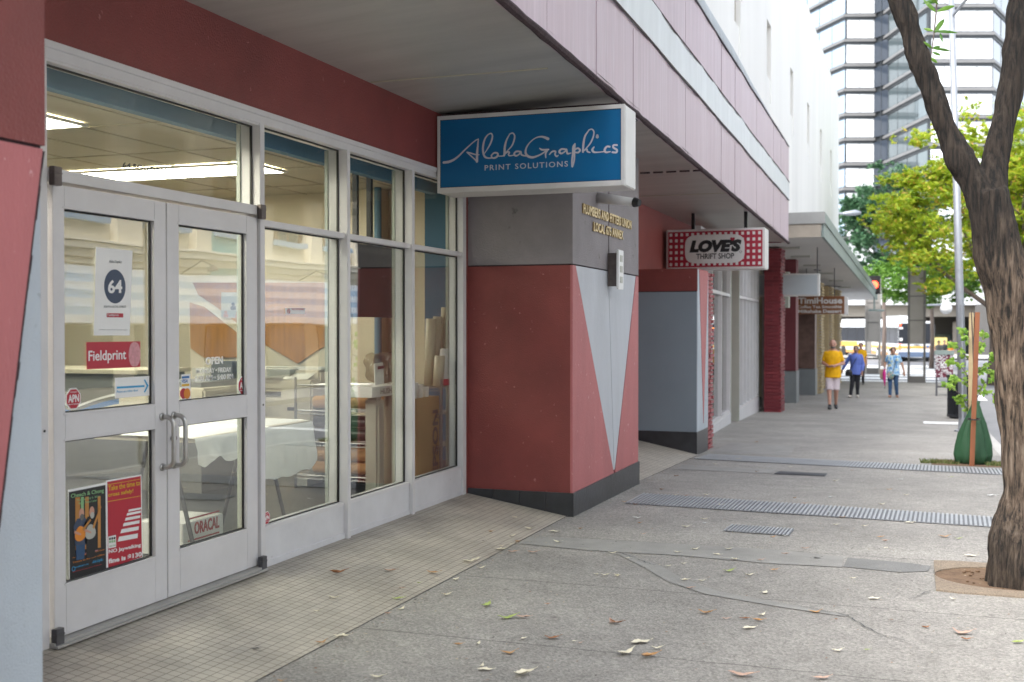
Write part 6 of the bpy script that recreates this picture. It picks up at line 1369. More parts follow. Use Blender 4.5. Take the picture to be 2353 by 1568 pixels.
mb = MB(); mb.tube([AD(2210, 700, lz - .1), AD(2212, 1000, lz - .1)], .018, 8); mb.build('conduit', 'galv', lp)
ra = AG(2208, 1000)
bn_ = thing('litter_bin', 'black slatted litter bin beside the pale pole', 'bin', (.93, 26.9, g(26.9)))
bcx, bcy, bz = AG(2188, 960).x + .2, 27.2, g(27.2); mb = MB(); mb.tube([(bcx, bcy, bz + .02), (bcx, bcy, bz + .92)], .27, 28); mb.build('liner', 'black', bn_)
mb = MB()
for k in range(34):
    a = 2 * math.pi * k / 34; c = Vector((bcx + .30 * math.cos(a), bcy + .30 * math.sin(a), bz)); mb.tube([c + Vector((0, 0, .06)), c + Vector((0, 0, .88)), c + Vector((.03 * math.cos(a), .03 * math.sin(a), .97))], .017, 5)
mb.build('slats', 'bin', bn_)
for z0 in (.04, .88): mb = MB(); mb.tube([(bcx, bcy, bz + z0), (bcx, bcy, bz + z0 + .06)], .325, 28); mb.build('ring', 'bin', bn_)
gr = thing('news_rack', 'graffiti-covered news rack on legs beyond the litter bin', 'news rack', (.7, 38, g(38)))
gz0 = 38; G0, G1 = AY(2150, 815, gz0), AY(2190, 868, gz0); zb_ = g(gz0)
MB().box(G0.x, G1.x, gz0, gz0 + .5, G1.z, G0.z).build('cabinet', 'graffiti', gr); MB().box(G0.x - .03, G1.x + .03, gz0 - .03, gz0 + .53, G0.z, G0.z + .12).build('lid', 'canopy_green', gr)
for x in (G0.x, G1.x - .06): MB().box(x, x + .06, gz0, gz0 + .06, zb_, G1.z).build('leg', 'iron', gr)
MB().box(G0.x, G1.x, gz0 + .2, gz0 + .25, zb_ + .25, zb_ + .3).build('shelf', 'iron', gr)
mb = MB()
for k in range(6):
    c = Vector((random.uniform(G0.x + .08, G1.x - .08), gz0 - .012, random.uniform(G1.z + .1, G0.z - .1))); P = [c + Vector((random.uniform(-.12, .12), 0, random.uniform(-.12, .12))) for _ in range(5)]; mb.tube(P, .012, 5)
mb.build('graffiti', 'white', gr)
def pylon(lab, Y_, x0, x1, ytop, ybot, panel_bot, light=False, g2=0):
    A, B = AY(x0, ybot, Y_), AY(x1, ytop, Y_); zb = g(Y_) - (.12 if Y_ > 50 else 0); t = thing('pylon', lab, 'pylon', ((A.x + B.x) / 2, Y_, zb), 'bronze grey frame pylons')
    w_ = B.x - A.x; fw_ = w_ * .13; pb = AY(x0, panel_bot, Y_).z
    for xx in (A.x, B.x - fw_): MB().box(xx, xx + fw_, Y_, Y_ + .35, zb, B.z).build('post', 'pylon' if light else 'pylon_dark', t)
    MB().box(A.x + fw_ + .002, B.x - fw_ - .002, Y_ + .04, Y_ + .30, pb, B.z - .02).build('panel', 'pylon', t)
    MB().box(A.x + fw_, B.x - fw_, Y_ + .02, Y_ + .33, zb, zb + w_ * .38).build('foot_rail', 'pylon_dark', t)
    for f_ in (.3, .62): zz = pb + (B.z - pb) * f_; MB().box(A.x + fw_, B.x - fw_, Y_ + .02, Y_ + .038, zz, zz + .05).build('seam', 'pylon_dark', t)
    MB().box(A.x - .02, B.x + .02, Y_ - .02, Y_ + .37, B.z + .001, B.z + .06).build('top_cap', 'pylon', t)
    return t
pylon('tall grey frame pylon nearer the camera, with a solid upper panel', 48.9, 2085, 2128, 616, 880, 790)
pylon('frame pylon farther away beside the end of the grey canopy', 62.7, 1987, 2024, 643, 852, 785, True)
tl = thing('traffic_signal', 'pedestrian traffic signal showing red at the end of the grey canopy', 'traffic light', AD(2012, 655, 58))
c = AD(2009, 655, 56); MB().box(c.x - .28, c.x + .28, c.y, c.y + .3, c.z - .45, c.z + .45).build('housing', 'print_black', tl); mb = MB(); cc_ = c + Vector((.0, -.02, .0)); mb.tube([cc_, cc_ + Vector((0, -.05, 0))], .19, 14); mb.build('lens', 'red_lamp', tl)
mb = MB(); mb.tube([AD(1996, 713, 56), AD(2032, 714, 56)], .05, 8); mb.tube([AD(2009, 672, 56), AD(2009, 713, 56)], .04, 8); mb.build('arm', 'canopy_green', tl)
gl_ = thing('globe_lamp', 'round white globe street lamp beyond the nearer pylon', 'street lamp', AD(2174, 705, 55))
mb = MB(); mb.ball(AD(2174, 709, 55), .28, 14); mb.build('globe', 'white', gl_, True); mb = MB(); mb.tube([AD(2130, 702, 55), AD(2174, 700, 55)], .05, 8); mb.build('arm', 'galv', gl_)
q = AD(1962, 490, 60); hl = thing('cobra_lamp', 'pale street lamp head sticking out beside the white building corner', 'street lamp', q); mb = MB(); mb.tube([AD(1935, 491, 60), AD(1945, 491, 60), AD(1965, 489, 60), AD(1978, 490, 60)], [.05, .12, .16, .08], 10); mb.build('lamp_head', 'galv', hl, True)
mb = MB(); mb.tube([AD(1936, 491, 60), Vector((AD(1900, 491, 60).x, AD(1900, 491, 60).y, AD(1900, 489, 60).z))], .05, 8); mb.build('arm', 'galv', hl)

# ---------------------------------------------------------------- BUS (articulated, turning away on the cross street)
bus = thing('city_bus', 'white articulated city bus with yellow and orange stripes turning at the crossing', 'bus', AD(2100, 826, 84))
def section(A, B, Wd, zb, parent, rear=None, side_first=True):
    """A->B runs along the visible side, the body extends by Wd to the far side"""
    d = (B - A); d.z = 0; L_ = d.length; d.normalize(); far = Vector((-d.y, d.x, 0)); far = far if far.y > 0 else -far; out = -far
    def slab(a0, a1, z0, z1, o0, o1, name, mt):
        P = [A + d * a0 + out * o0, A + d * a1 + out * o0, A + d * a1 + out * o1, A + d * a0 + out * o1]
        return MB().prism([Vector((p.x, p.y, zb + z0)) for p in P], (0, 0, z1 - z0)).build(name, mt, parent)
    slab(0, L_, .35, 2.75, -Wd, 0, 'body', 'bus_white'); slab(L_ * .02, L_ * .98, 2.75, 3.0, -Wd + .15, -.12, 'roof', 'bus_white')
    slab(.05, L_ - .05, 1.35, 2.55, .002, .03, 'side_window', 'bus_glass'); slab(0, L_, .86, 1.08, .002, .025, 'yellow_stripe', 'bus_yellow'); slab(0, L_, .35, .62, .002, .025, 'orange_skirt', 'bus_orange')
    return slab, d, far, L_
zb = g(84) - .13
A_, B_ = AD(2003, 800, 95), AD(2064, 800, 84.5)
slab, d, far, L_ = section(A_, B_, 2.6, zb, bus)
slab(L_ * .35, L_ * .85, 3.0, 3.42, -2.2, -.3, 'roof_unit', 'bus_white')
n = 5
for k in range(n): slab(L_ * (k + .5) / n - .03, L_ * (k + .5) / n + .03, 1.36, 2.54, .031, .04, 'window_divider', 'black')
# rear face
C_ = B_ + far * 2.6; rd = (C_ - B_).normalized(); ro = d
def rslab(a0, a1, z0, z1, o0, o1, name, mt):
    P = [B_ + rd * a0 + ro * o0, B_ + rd * a1 + ro * o0, B_ + rd * a1 + ro * o1, B_ + rd * a0 + ro * o1]; return MB().prism([Vector((p.x, p.y, zb + z0)) for p in P], (0, 0, z1 - z0)).build(name, mt, bus)
W_ = 2.6
rslab(.02, W_ - .02, 1.35, 2.85, .002, .05, 'rear_window', 'bus_glass'); rslab(0, W_, 1.0, 1.16, .002, .04, 'yellow_stripe', 'bus_yellow'); rslab(0, W_, .35, .72, .002, .05, 'bumper', 'bus_blue')
# a truly rear-on panel seen from the camera: bus tail turned towards us
for s_, zc, x0, mt, w2, h2 in (('l', .95, .03, 'red_lamp', .12, .2), ('l', 1.22, .03, 'red_lamp', .12, .14), ('r', .95, W_ - .17, 'red_lamp', .12, .2), ('r', 1.22, W_ - .17, 'amber_lamp', .12, .14), ('c', 2.0, 1.55, 'red_lamp', .22, .22), ('c', 2.0, .95, 'red_lamp', .14, .14), ('t', 2.42, 1.25, 'amber_lamp', .18, .16), ('t', 2.75, .06, 'red_lamp', .14, .12)):
    rslab(x0, x0 + w2, zc - h2 / 2, zc + h2 / 2, .052, .08, 'tail_light', mt)
rslab(.05, .32, 2.42, 2.56, .052, .06, 'number_plate', 'white'); rslab(.08, .30, 1.55, 1.75, .052, .06, 'number_plate', 'white'); rslab(2.0, 2.2, 1.05, 1.2, .052, .06, 'badge', 'sticker_blue')
p0 = B_ + rd * 1.1 + ro * .053; mb = MB(); put_text(mb, 'TheBus', (p0.x, p0.y, zb + 1.18), rd * .45, (0, 0, .10), bold=.03, thick=.01); mb.build('lettering', 'print_black', bus)
mb = MB()
for k in range(5): P = B_ + rd * (.35 + .35 * k) - ro * .6; mb.tube([(P.x, P.y, zb + 2.9), (P.x + .1, P.y, zb + 3.25)], .09, 6)
mb.build('roof_equipment', 'light_grey_plastic', bus)
def wheel(P, dr, parent):
    o = far * -.02; c = Vector((P.x, P.y, zb + .48)); t = MB().tube([c - far * .03, c + far * .25], .48, 20).build('wheel', 'tyre', parent); MB().tube([c - far * .05, c - far * .031], .26, 14).build('rim', 'bus_white', t)
for f_ in (.25, .72): wheel(A_ + d * L_ * f_, d, bus)
for k in (.3, 2.05): P = B_ + rd * k - ro * .9; MB().tube([Vector((P.x, P.y, zb + .48)), Vector((P.x + rd.x * .3, P.y + rd.y * .3, zb + .48))], .48, 18).build('wheel', 'tyre', bus)
# bellows and front section
A2, B2 = AD(1900, 800, 104), AD(1989, 800, 97)
bl = MB(); q0, q1 = AD(1989, 800, 97), AD(2003, 800, 95.2); 
for k in range(9):
    a = q0.lerp(q1, k / 9); b_ = q0.lerp(q1, (k + .55) / 9); ff = Vector((0.7, .6, 0)); P = [a, b_, b_ + ff * 2, a + ff * 2]; bl.prism([Vector((p.x, p.y, zb + .45)) for p in P], (0, 0, 2.5))
bl.build('bellows', 'pylon', bus)
s2, d2_, far2, L2 = section(A2, B2, 2.6, zb, bus)
s2(L2 * .3, L2 * .9, 3.0, 3.25, -2.2, -.3, 'roof_unit', 'bus_white'); s2(L2 * .1, L2 * .32, 2.6, 2.95, .002, .03, 'yellow_panel', 'bus_yellow'); s2(L2 * .3, L2 * .8, .95, 1.3, .03, .04, 'yellow_swoosh', 'bus_yellow')
for f_ in (.3, .55, .8): s2(L2 * f_ - .03, L2 * f_ + .03, 1.36, 2.54, .031, .04, 'window_divider', 'black')
P = A2 + d2_ * L2 * .45; c = Vector((P.x, P.y, zb + .48)); MB().tube([c - far2 * .03, c + far2 * .25], .48, 20).build('wheel', 'tyre', bus)

# ---------------------------------------------------------------- PEOPLE
def hand(mb, wr, dr, side, up, s=1.):
    """palm, four bent fingers of unequal length and a thumb leaving the side of the palm"""
    dr = Vector(dr).normalized(); up = Vector(up); up = (up - dr * up.dot(dr)).normalized(); sd_ = dr.cross(up).normalized() * side
    wr = Vector(wr); pm = wr + dr * .05 * s
    mb.cap(wr, wr + dr * .03 * s, .024 * s, .027 * s, 10)
    for k in range(4): mb.cap(wr + dr * .03 * s + sd_ * (.024 - .016 * k) * s, wr + dr * .085 * s + sd_ * (.027 - .018 * k) * s, .013 * s, .011 * s, 8)
    for k, L_ in enumerate((.066, .075, .070, .055)):
        a = wr + dr * .085 * s + sd_ * (.027 - .018 * k) * s; b_ = a + (dr - up * .25).normalized() * L_ * .5 * s; c = b_ + (dr * .8 - up * .7).normalized() * L_ * .5 * s
        mb.cap(a, b_, .0095 * s, .009 * s, 8); mb.cap(b_, c, .009 * s, .0078 * s, 8)
    a = wr + dr * .03 * s + sd_ * .026 * s; b_ = a + (dr * .6 + sd_ * .8).normalized() * .035 * s; mb.cap(a, b_, .012 * s, .0105 * s, 8); mb.cap(b_, b_ + (dr * .9 + sd_ * .2 - up * .2).normalized() * .03 * s, .0105 * s, .009 * s, 8)
def person(name, lab, loc, H, rotz, J, girth, skin_m, clothes, hair, vox=.011):
    """J: joints in metres for a 1 m figure facing -Y (x to the right in the picture); clothes: list of (name, material, kind)"""
    t = thing('person', lab, 'person', (0, 0, 0)); s = H; V_ = lambda p: Vector(p) * s; gth = girth * s
    hd = V_(J['head']); nk = V_(J['neck']); ch = V_(J['chest']); wa = V_(J['waist']); hp = V_(J['hip'])
    def torso(mb, e=0., z_top=None, low=None):
        sec = [(hp - Vector((0, 0, .03 * s)), .088, .066), (hp, .094, .07), (wa, .080, .060), (wa.lerp(ch, .5), .088, .064), (ch, .098, .068), (ch.lerp(nk, .55), .086, .056), (nk - Vector((0, 0, .012 * s)), .045, .038)]
        if low is not None: sec = [(Vector((hp.x, hp.y, low)), .097, .074)] + sec[1:]
        mb.tube([c for c, a, b_ in sec], [(a * gth + e, b_ * gth + e) for c, a, b_ in sec], 20)
    def limbs(mb, keys, radii, e=0.):
        for (k0, k1), (r0, r1) in zip(keys, radii): mb.cap(V_(J[k0]), V_(J[k1]), r0 * s + e, r1 * s + e, 12)
    # body ------------------------------------------------
    mb = MB(); torso(mb)
    mb.cap(nk - Vector((0, 0, .02 * s)), hd - Vector((0, 0, .045 * s)), .034 * s, .033 * s, 12)
    for sg in 'lr': mb.cap(V_(J['sh' + sg]), nk + Vector((0, 0, -.005 * s)), .030 * s, .030 * s, 10)
    mb.ball(hd, (.045 * s, .056 * s, .063 * s), 18); mb.ball(hd + Vector((0, -.012 * s, -.035 * s)), (.034 * s, .040 * s, .034 * s), 14)
    mb.cap(hd + Vector((0, -.052, .0) ) * s, hd + Vector((0, -.066, -.016)) * s, .006 * s, .0095 * s, 8)                 # nose
    for sg in (-1, 1):
        mb.ball(hd + Vector((sg * .046, .002, -.004)) * s, (.007 * s, .012 * s, .018 * s), 8)                              # ears
        mb.ball(hd + Vector((sg * .02, -.047, .010)) * s, (.012 * s, .006 * s, .005 * s), 8)                               # brow
    mb.ball(hd + Vector((0, -.048, -.034)) * s, (.015 * s, .007 * s, .004 * s), 8); mb.ball(hd + Vector((0, -.047, -.041)) * s, (.013 * s, .007 * s, .004 * s), 8)
    for a in 'lr':
        limbs(mb, [('sh' + a, 'el' + a), ('el' + a, 'wr' + a)], [(.030 * girth, .024), (.025, .016)])
        limbs(mb, [('hp' + a, 'kn' + a), ('kn' + a, 'an' + a)], [(.050 * girth, .034), (.034, .020)])
        mb.cap(V_(J['kn' + a]).lerp(V_(J['an' + a]), .28) + Vector((0, .012 * s, 0)), V_(J['kn' + a]).lerp(V_(J['an' + a]), .5) + Vector((0, .008 * s, 0)), .032 * s, .026 * s, 10)
        an = V_(J['an' + a]); fd = Vector(J.get('foot' + a, (0, -1, 0))).normalized(); fd_ = Vector((fd.x, fd.y, fd.z))
        mb.cap(an - Vector((0, 0, .018 * s)), an + fd_ * .075 * s - Vector((0, 0, .026 * s)), .022 * s, .015 * s, 10)
        e_, w_ = V_(J['el' + a]), V_(J['wr' + a]); hand(mb, w_, J.get('hd' + a, tuple(w_ - e_)), -1 if a == 'l' else 1, J.get('hu' + a, (0, -1, 0)), s / 1.75)
    o = remesh(mb, 'body', skin_m, t, vox, 2)
    # clothes ---------------------------------------------
    for nm, mt, kind in clothes:
        mb = MB()
        if kind in ('tee', 'blouse'):
            low = J['hem'] * s; torso(mb, .022, low=low); n_ = .62 if kind == 'tee' else 1.
            for a in 'lr':
                S_, E_ = V_(J['sh' + a]), V_(J['el' + a]); mb.cap(S_, S_.lerp(E_, .62) if kind == 'tee' else E_, .030 * girth * s + .008, .029 * s + .010, 12)
                if kind == 'blouse': mb.cap(E_, E_.lerp(V_(J['wr' + a]), J.get('sleeve', .75)), .028 * s + .010, .021 * s + .010, 12)
                mb.cap(V_(J['sh' + a]), ch.lerp(nk, .5), .032 * girth * s + .006, .034 * s, 12)
            if kind == 'blouse': mb.tube([nk + Vector((.034 * s * math.cos(q), .032 * s * math.sin(q) - .004, -.004 - .01 * math.sin(q))) for q in np.linspace(0, 6.28, 16)], .010 * s, 6)
        if kind == 'shorts':
            for a in 'lr': mb.cap(V_(J['hp' + a]), V_(J['hp' + a]).lerp(V_(J['kn' + a]), .88), .050 * s, .048 * s, 14); mb.tube([V_(J['hp' + a]).lerp(V_(J['kn' + a]), .2) , V_(J['hp' + a]).lerp(V_(J['kn' + a]), 1.02)], [.048 * s, .052 * s], 14)
            mb.tube([hp - Vector((0, 0, .05 * s)), hp + Vector((0, 0, .0 * s))], [(.092 * gth, .070 * gth)] * 2, 18)
        if kind == 'trousers':
            for a in 'lr': mb.cap(V_(J['hp' + a]), V_(J['kn' + a]), .053 * girth * s + .006, .036 * s + .008, 14); mb.cap(V_(J['kn' + a]), V_(J['kn' + a]).lerp(V_(J['an' + a]), .93), .036 * s + .008, .026 * s + .007, 14)
            mb.tube([hp - Vector((0, 0, .045 * s)), hp + Vector((0, 0, .03 * s))], [(.098 * gth + .006, .073 * gth + .006)] * 2, 18)
        if kind == 'shoes':
            for a in 'lr':
                an = V_(J['an' + a]); fd = Vector(J.get('foot' + a, (0, -1, 0))).normalized(); sm = MB()
                sm.cap(an - Vector((0, 0, .018 * s)) + fd * -.01 * s, an + fd * .05 * s - Vector((0, 0, .020 * s)), .027 * s, .024 * s, 12); sm.cap(an + fd * .05 * s - Vector((0, 0, .020 * s)), an + fd * .088 * s - Vector((0, 0, .024 * s)), .024 * s, .019 * s, 12); sm.cap(an - Vector((0, 0, .01 * s)), an + Vector((0, 0, .022 * s)), .024 * s, .023 * s, 12)
                remesh(sm, nm, mt, t, .009, 1)
            continue
        remesh(mb, nm, mt, t, vox, 2, (lambda c: .006 * noise.noise(Vector((c.x * 16, c.y * 16, c.z * 7)))))
    kind, mt = hair; mb = MB()
    if kind == 'short':
        for sg in (-1, 0, 1): mb.ball(hd + Vector((sg * .012, .010, .018)) * s, (.043 * s, .054 * s, .054 * s), 16)
        mb.ball(hd + Vector((0, .028, -.005)) * s, (.044 * s, .036 * s, .052 * s), 14); ho = remesh(mb, 'hair', mt, t, .009, 2, lambda c: .004 * noise.noise(c * 60))
    if kind == 'cropped':
        mb.ball(hd + Vector((0, .016, .010)) * s, (.0468 * s, .050 * s, .052 * s), 16); remesh(mb, 'hair', mt, t, .008, 1); mb = MB(); mb.ball(hd + Vector((0, -.020, -.044)) * s, (.033 * s, .036 * s, .026 * s), 14); remesh(mb, 'beard', mt, t, .008, 1)
    for sg in (-1, 1):
        mb = MB(); mb.ball(hd + Vector((sg * .018, -.0535, .001)) * s, (.0062 * s, .003 * s, .0038 * s), 8); mb.build('eye', 'print_black', t)
    t.location = loc; t.rotation_euler = (0, 0, rotz)
    return t
FACE = -math.atan2(1.0, 1e9)
def look(loc): return math.atan2(-loc.x, loc.y) * 1.0   # turn so that -Y points at the camera side of the street
# man in yellow: mid-stride towards the camera, both hands at the waist around a phone
base = dict(head=(0, -.01, .935), neck=(0, 0, .855), chest=(0, 0, .745), waist=(0, 0, .63), hip=(0, 0, .535), hem=.455,
            hpl=(-.052, 0, .52), hpr=(.052, 0, .52), shl=(-.092, 0, .800), shr=(.092, 0, .800))
man = dict(base); man.update(ell=(-.135, .02, .66), wrl=(-.05, -.11, .615), elr=(.145, .02, .66), wrr=(.025, -.13, .63), hdl=(.9, -.35, .1), hdr=(-1, -.2, .0), hul=(0, -.3, 1), hur=(0, -.3, 1),
                             knl=(-.048, -.075, .285), anl=(-.040, -.11, .045), knr=(.045, -.02, .285), anr=(.040, .13, .062), footl=(-.12, -1, .12), footr=(.1, -1, -.25))
Lm = AG(1913, 941); Lm.z = g(Lm.y); Lm = Vector((Lm.x, Lm.y, g(Lm.y)))
mp = person('person', 'bearded man in bright yellow T-shirt and pale shorts walking with a phone', Lm + Vector((0, .1, -.01)), 1.77, R(3), man, 1.08, 'skin', [('tshirt', 'yellow_shirt', 'tee'), ('shorts', 'plaid', 'shorts'), ('shoe', 'shoe_dark', 'shoes')], ('cropped', 'hair_grey'))
ph = thing('phone', 'dark phone held in both hands by the man in yellow', 'phone', Lm + Vector((-.02, -.28, 1.10)))
MB().box(Lm.x - .06, Lm.x + .03, Lm.y - .22, Lm.y - .15, Lm.z + 1.085, Lm.z + 1.10).build('phone_body', 'black', ph, bevel=.003)
# woman in blue
wm = dict(base); wm.update(head=(.005, -.012, .925), neck=(0, 0, .845), ell=(-.185, .04, .66), wrl=(-.255, .06, .52), elr=(.135, .02, .645), wrr=(.125, -.05, .50), hem=.44, sleeve=.8,
                           hdl=(-.5, 0, -1), hdr=(0, -.2, -1), knl=(-.058, -.045, .28), anl=(-.085, -.06, .045), knr=(.035, -.01, .28), anr=(.03, .05, .052), footl=(-.3, -1, .08), footr=(.2, -1, -.1))
Lw = AG(1966, 914); Lw = Vector((Lw.x, Lw.y, g(Lw.y)))
person('person', 'grey-haired woman in a bright blue blouse and black trousers, one arm held out', Lw, 1.58, R(-4), wm, 1.08, 'skin_tan', [('blouse', 'blue_shirt', 'blouse'), ('trousers', 'black_cloth', 'trousers'), ('shoe', 'shoe_pale', 'shoes')], ('short', 'hair_grey'))
hb_ = thing('shoulder_bag', 'black shoulder bag at the hip of the woman in the blue blouse', 'bag', Lw + Vector((-.2, -.1, .8)))
mb = MB(); mb.ball(Lw + Vector((-.19, -.14, .76)), (.11, .06, .11), 14); mb.box(Lw.x - .29, Lw.x - .09, Lw.y - .19, Lw.y - .09, Lw.z + .66, Lw.z + .80); remesh(mb, 'bag_body', 'black', hb_, .01, 2)
mb = MB(); mb.tube([Lw + Vector(p) for p in ((-.16, -.13, .84), (-.08, -.15, 1.0), (.02, -.14, 1.18), (.09, -.06, 1.31), (.10, .02, 1.325))], .010, 6); mb.build('strap', 'black', hb_)
# woman with the umbrella
w2 = dict(base); w2.update(head=(0, -.035, .915), neck=(0, .0, .845), ell=(-.145, .03, .67), wrl=(-.155, -.07, .575), elr=(.165, .03, .655), wrr=(.205, .02, .505), hem=.44,
                           hdl=(0, -.5, -.8), hdr=(.05, -.1, -1), knl=(-.055, -.03, .28), anl=(-.055, -.045, .045), knr=(.055, -.015, .28), anr=(.075, .05, .05), footl=(-.25, -1, .08), footr=(.15, -1, -.05))
L2_ = AG(2052, 914); L2_ = Vector((L2_.x, L2_.y, g(L2_.y)))
person('person', 'dark-haired woman in a blue flowered top and jeans looking down as she walks', L2_, 1.55, R(2), w2, 1.16, 'skin_tan', [('flowered_top', 'floral', 'tee'), ('jeans', 'jeans', 'trousers'), ('shoe', 'skin_tan', 'shoes')], ('short', 'hair_dark'))
fb_ = thing('flowered_bag', 'flower print cloth bag slung across the woman in jeans', 'bag', L2_ + Vector((-.05, -.2, .7)))
mb = MB(); mb.ball(L2_ + Vector((-.07, -.17, .68)), (.11, .05, .12), 14); remesh(mb, 'bag_body', 'bag_floral', fb_, .01, 2); mb = MB(); mb.tube([L2_ + Vector(p) for p in ((-.01, -.17, .78), (.04, -.16, .95), (.08, -.14, 1.12), (.10, -.08, 1.27), (.10, .0, 1.31))], .009, 6); mb.build('strap', 'black', fb_)
um = thing('folded_umbrella', 'folded magenta umbrella held point down by the woman in jeans', 'umbrella', L2_ + Vector((-.26, -.15, .8)))
mb = MB(); mb.tube([L2_ + Vector((-.245, -.15, .86)), L2_ + Vector((-.25, -.15, .72)), L2_ + Vector((-.245, -.15, .55)), L2_ + Vector((-.235, -.15, .36))], [.022, .055, .042, .012], 8); mb.build('canopy', 'magenta', um); mb = MB(); mb.tube([L2_ + Vector((-.235, -.15, .37)), L2_ + Vector((-.232, -.15, .26))], .008, 6); mb.tube([L2_ + Vector((-.245, -.15, .85)), L2_ + Vector((-.24, -.14, .94))], .012, 6); mb.build('shaft', 'iron', um)
tn = thing('tote_bag', 'tan tote bag hanging behind the magenta umbrella', 'bag', L2_ + Vector((-.3, 0, .7))); mb = MB(); mb.box(L2_.x - .38, L2_.x - .22, L2_.y - .04, L2_.y + .12, L2_.z + .58, L2_.z + .86); mb.ball(L2_ + Vector((-.3, .04, .62)), (.09, .09, .08), 10); remesh(mb, 'bag_body', 'tan_bag', tn, .012, 3)
mb = MB(); mb.tube([L2_ + Vector((-.32, .02, .84)), L2_ + Vector((-.26, -.05, .97)), L2_ + Vector((-.24, .0, .86))], .008, 6); mb.build('handle', 'tan_bag', tn)
# people farther off
st = dict(base); st.update(ell=(-.12, .02, .65), wrl=(-.12, -.03, .50), elr=(.12, .02, .65), wrr=(.13, -.03, .5), knl=(-.05, -.01, .28), anl=(-.05, 0, .045), knr=(.05, -.01, .28), anr=(.05, .01, .045), hdl=(0, -.1, -1), hdr=(0, -.1, -1))
Lq = AD(1978, 872, 44); Lq = Vector((Lq.x, Lq.y, g(Lq.y)))
person('person', 'person in a yellow top mostly hidden behind the woman in blue', Lq, 1.62, 0, st, 1.0, 'skin', [('yellow_top', 'yellow_shirt', 'tee'), ('trousers', 'black_cloth', 'trousers'), ('shoe', 'shoe_dark', 'shoes')], ('short', 'hair_dark'), .015)
for (x, y, z, lab, sh, tr_) in ((2157, 838, 70, 'distant person in a grey top standing at the rear of the bus', 'hair_grey', 'black_cloth'), (2170, 838, 74, 'distant person in dark clothes waiting to the right of the bus', 'print_black', 'jeans'), (2184, 838, 76, 'distant person in an orange top right of the bus crowd', 'orange_print', 'black_cloth')):
    q = AD(x, y, z); q = Vector((q.x, q.y, g(q.y) - .12)); person('person', lab, q, 1.68, 0, st, 1.0, 'skin_tan', [('top', sh, 'tee'), ('trousers', tr_, 'trousers'), ('shoe', 'shoe_dark', 'shoes')], ('short', 'hair_dark'), .02)

mb = MB()
for k in range(1500):                                                            # crumbs of leaf and grit, thicker along the tile edge
    x = -2.78 + abs(random.gauss(0, .12)) if k % 3 == 0 else random.uniform(-2.75, 1.05); y = random.uniform(3.2, 15); s_ = random.uniform(.002, .007); a = random.uniform(0, 6.28); z = g(y) + .006
    P = [(x + s_ * math.cos(a + t) * (1.6 if q % 2 else 1), y + s_ * math.sin(a + t), z + random.uniform(0, .004)) for q, t in enumerate((0, 1.4, 3.1, 4.4))]; mb.add(P, [(0, 1, 2, 3)], random.choice((0, 0, 1, 2)))
M['crumb'] = mat('leaf_crumbs', (.42, .36, .26), .8); M['crumb_dark'] = mat('dark_grit', (.07, .06, .05), .8); M['crumb_rust'] = mat('rusty_crumbs', (.25, .13, .07), .8)
tag(mb.build('leaf_litter', ['crumb', 'crumb_dark', 'crumb_rust']), 'fine crumbs of dry leaf and grit scattered over the sidewalk', 'litter', kind='stuff')
# ---------------------------------------------------------------- FALLEN LEAVES AND LITTER
M['dry_pale'] = mat('dry_pale_leaf', (.72, .66, .51), .7, .15, 30); M['dry_brown'] = mat('dry_brown_leaf', (.30, .13, .055), .7, .25, 30); M['dry_orange'] = mat('dry_orange_leaf', (.46, .25, .10), .6, .2, 30)
M['dry_green'] = mat('fallen_green_leaf', (.36, .44, .12), .6, .2, 30); M['dry_pink'] = mat('dry_reddish_leaf', (.52, .34, .26), .7, .2, 30)
def leaf_mesh(seed, L_=.09):
    r_ = random.Random(seed); mb = MB(); n = 9; V = []; curl = r_.uniform(.15, .5); fold = r_.uniform(.15, .8); bend = r_.uniform(-.25, .25); wd = L_ * r_.uniform(.16, .26)
    for i in range(n + 1):
        t = i / n; w_ = wd * math.sin(math.pi * (t * .97 + .015)) ** .8 * (1 + .15 * math.sin(i * 2.7 + seed)); x = (t - .5) * L_; y = bend * L_ * math.sin(math.pi * t); z = .002 + curl * L_ * (abs(t - .5) * 2) ** 2 * .45
        for sg, k in ((-1, 1), (-.5, .5), (0, 0), (.5, .5), (1, 1)): V.append((x, y + sg * w_ * (1 - fold * .3), z + k * fold * w_ * .7 + (.15 * w_ * math.sin(i + sg * 3 + seed) if k == 1 else 0)))
    mb.add(V, [(i * 5 + k, (i + 1) * 5 + k, (i + 1) * 5 + k + 1, i * 5 + k + 1) for i in range(n) for k in range(4)])
    mb.tube([V[n * 5 + 2], (V[n * 5 + 2][0] + .016, V[n * 5 + 2][1] + .004, V[n * 5 + 2][2] + .004)], .0012, 4)
    return mb
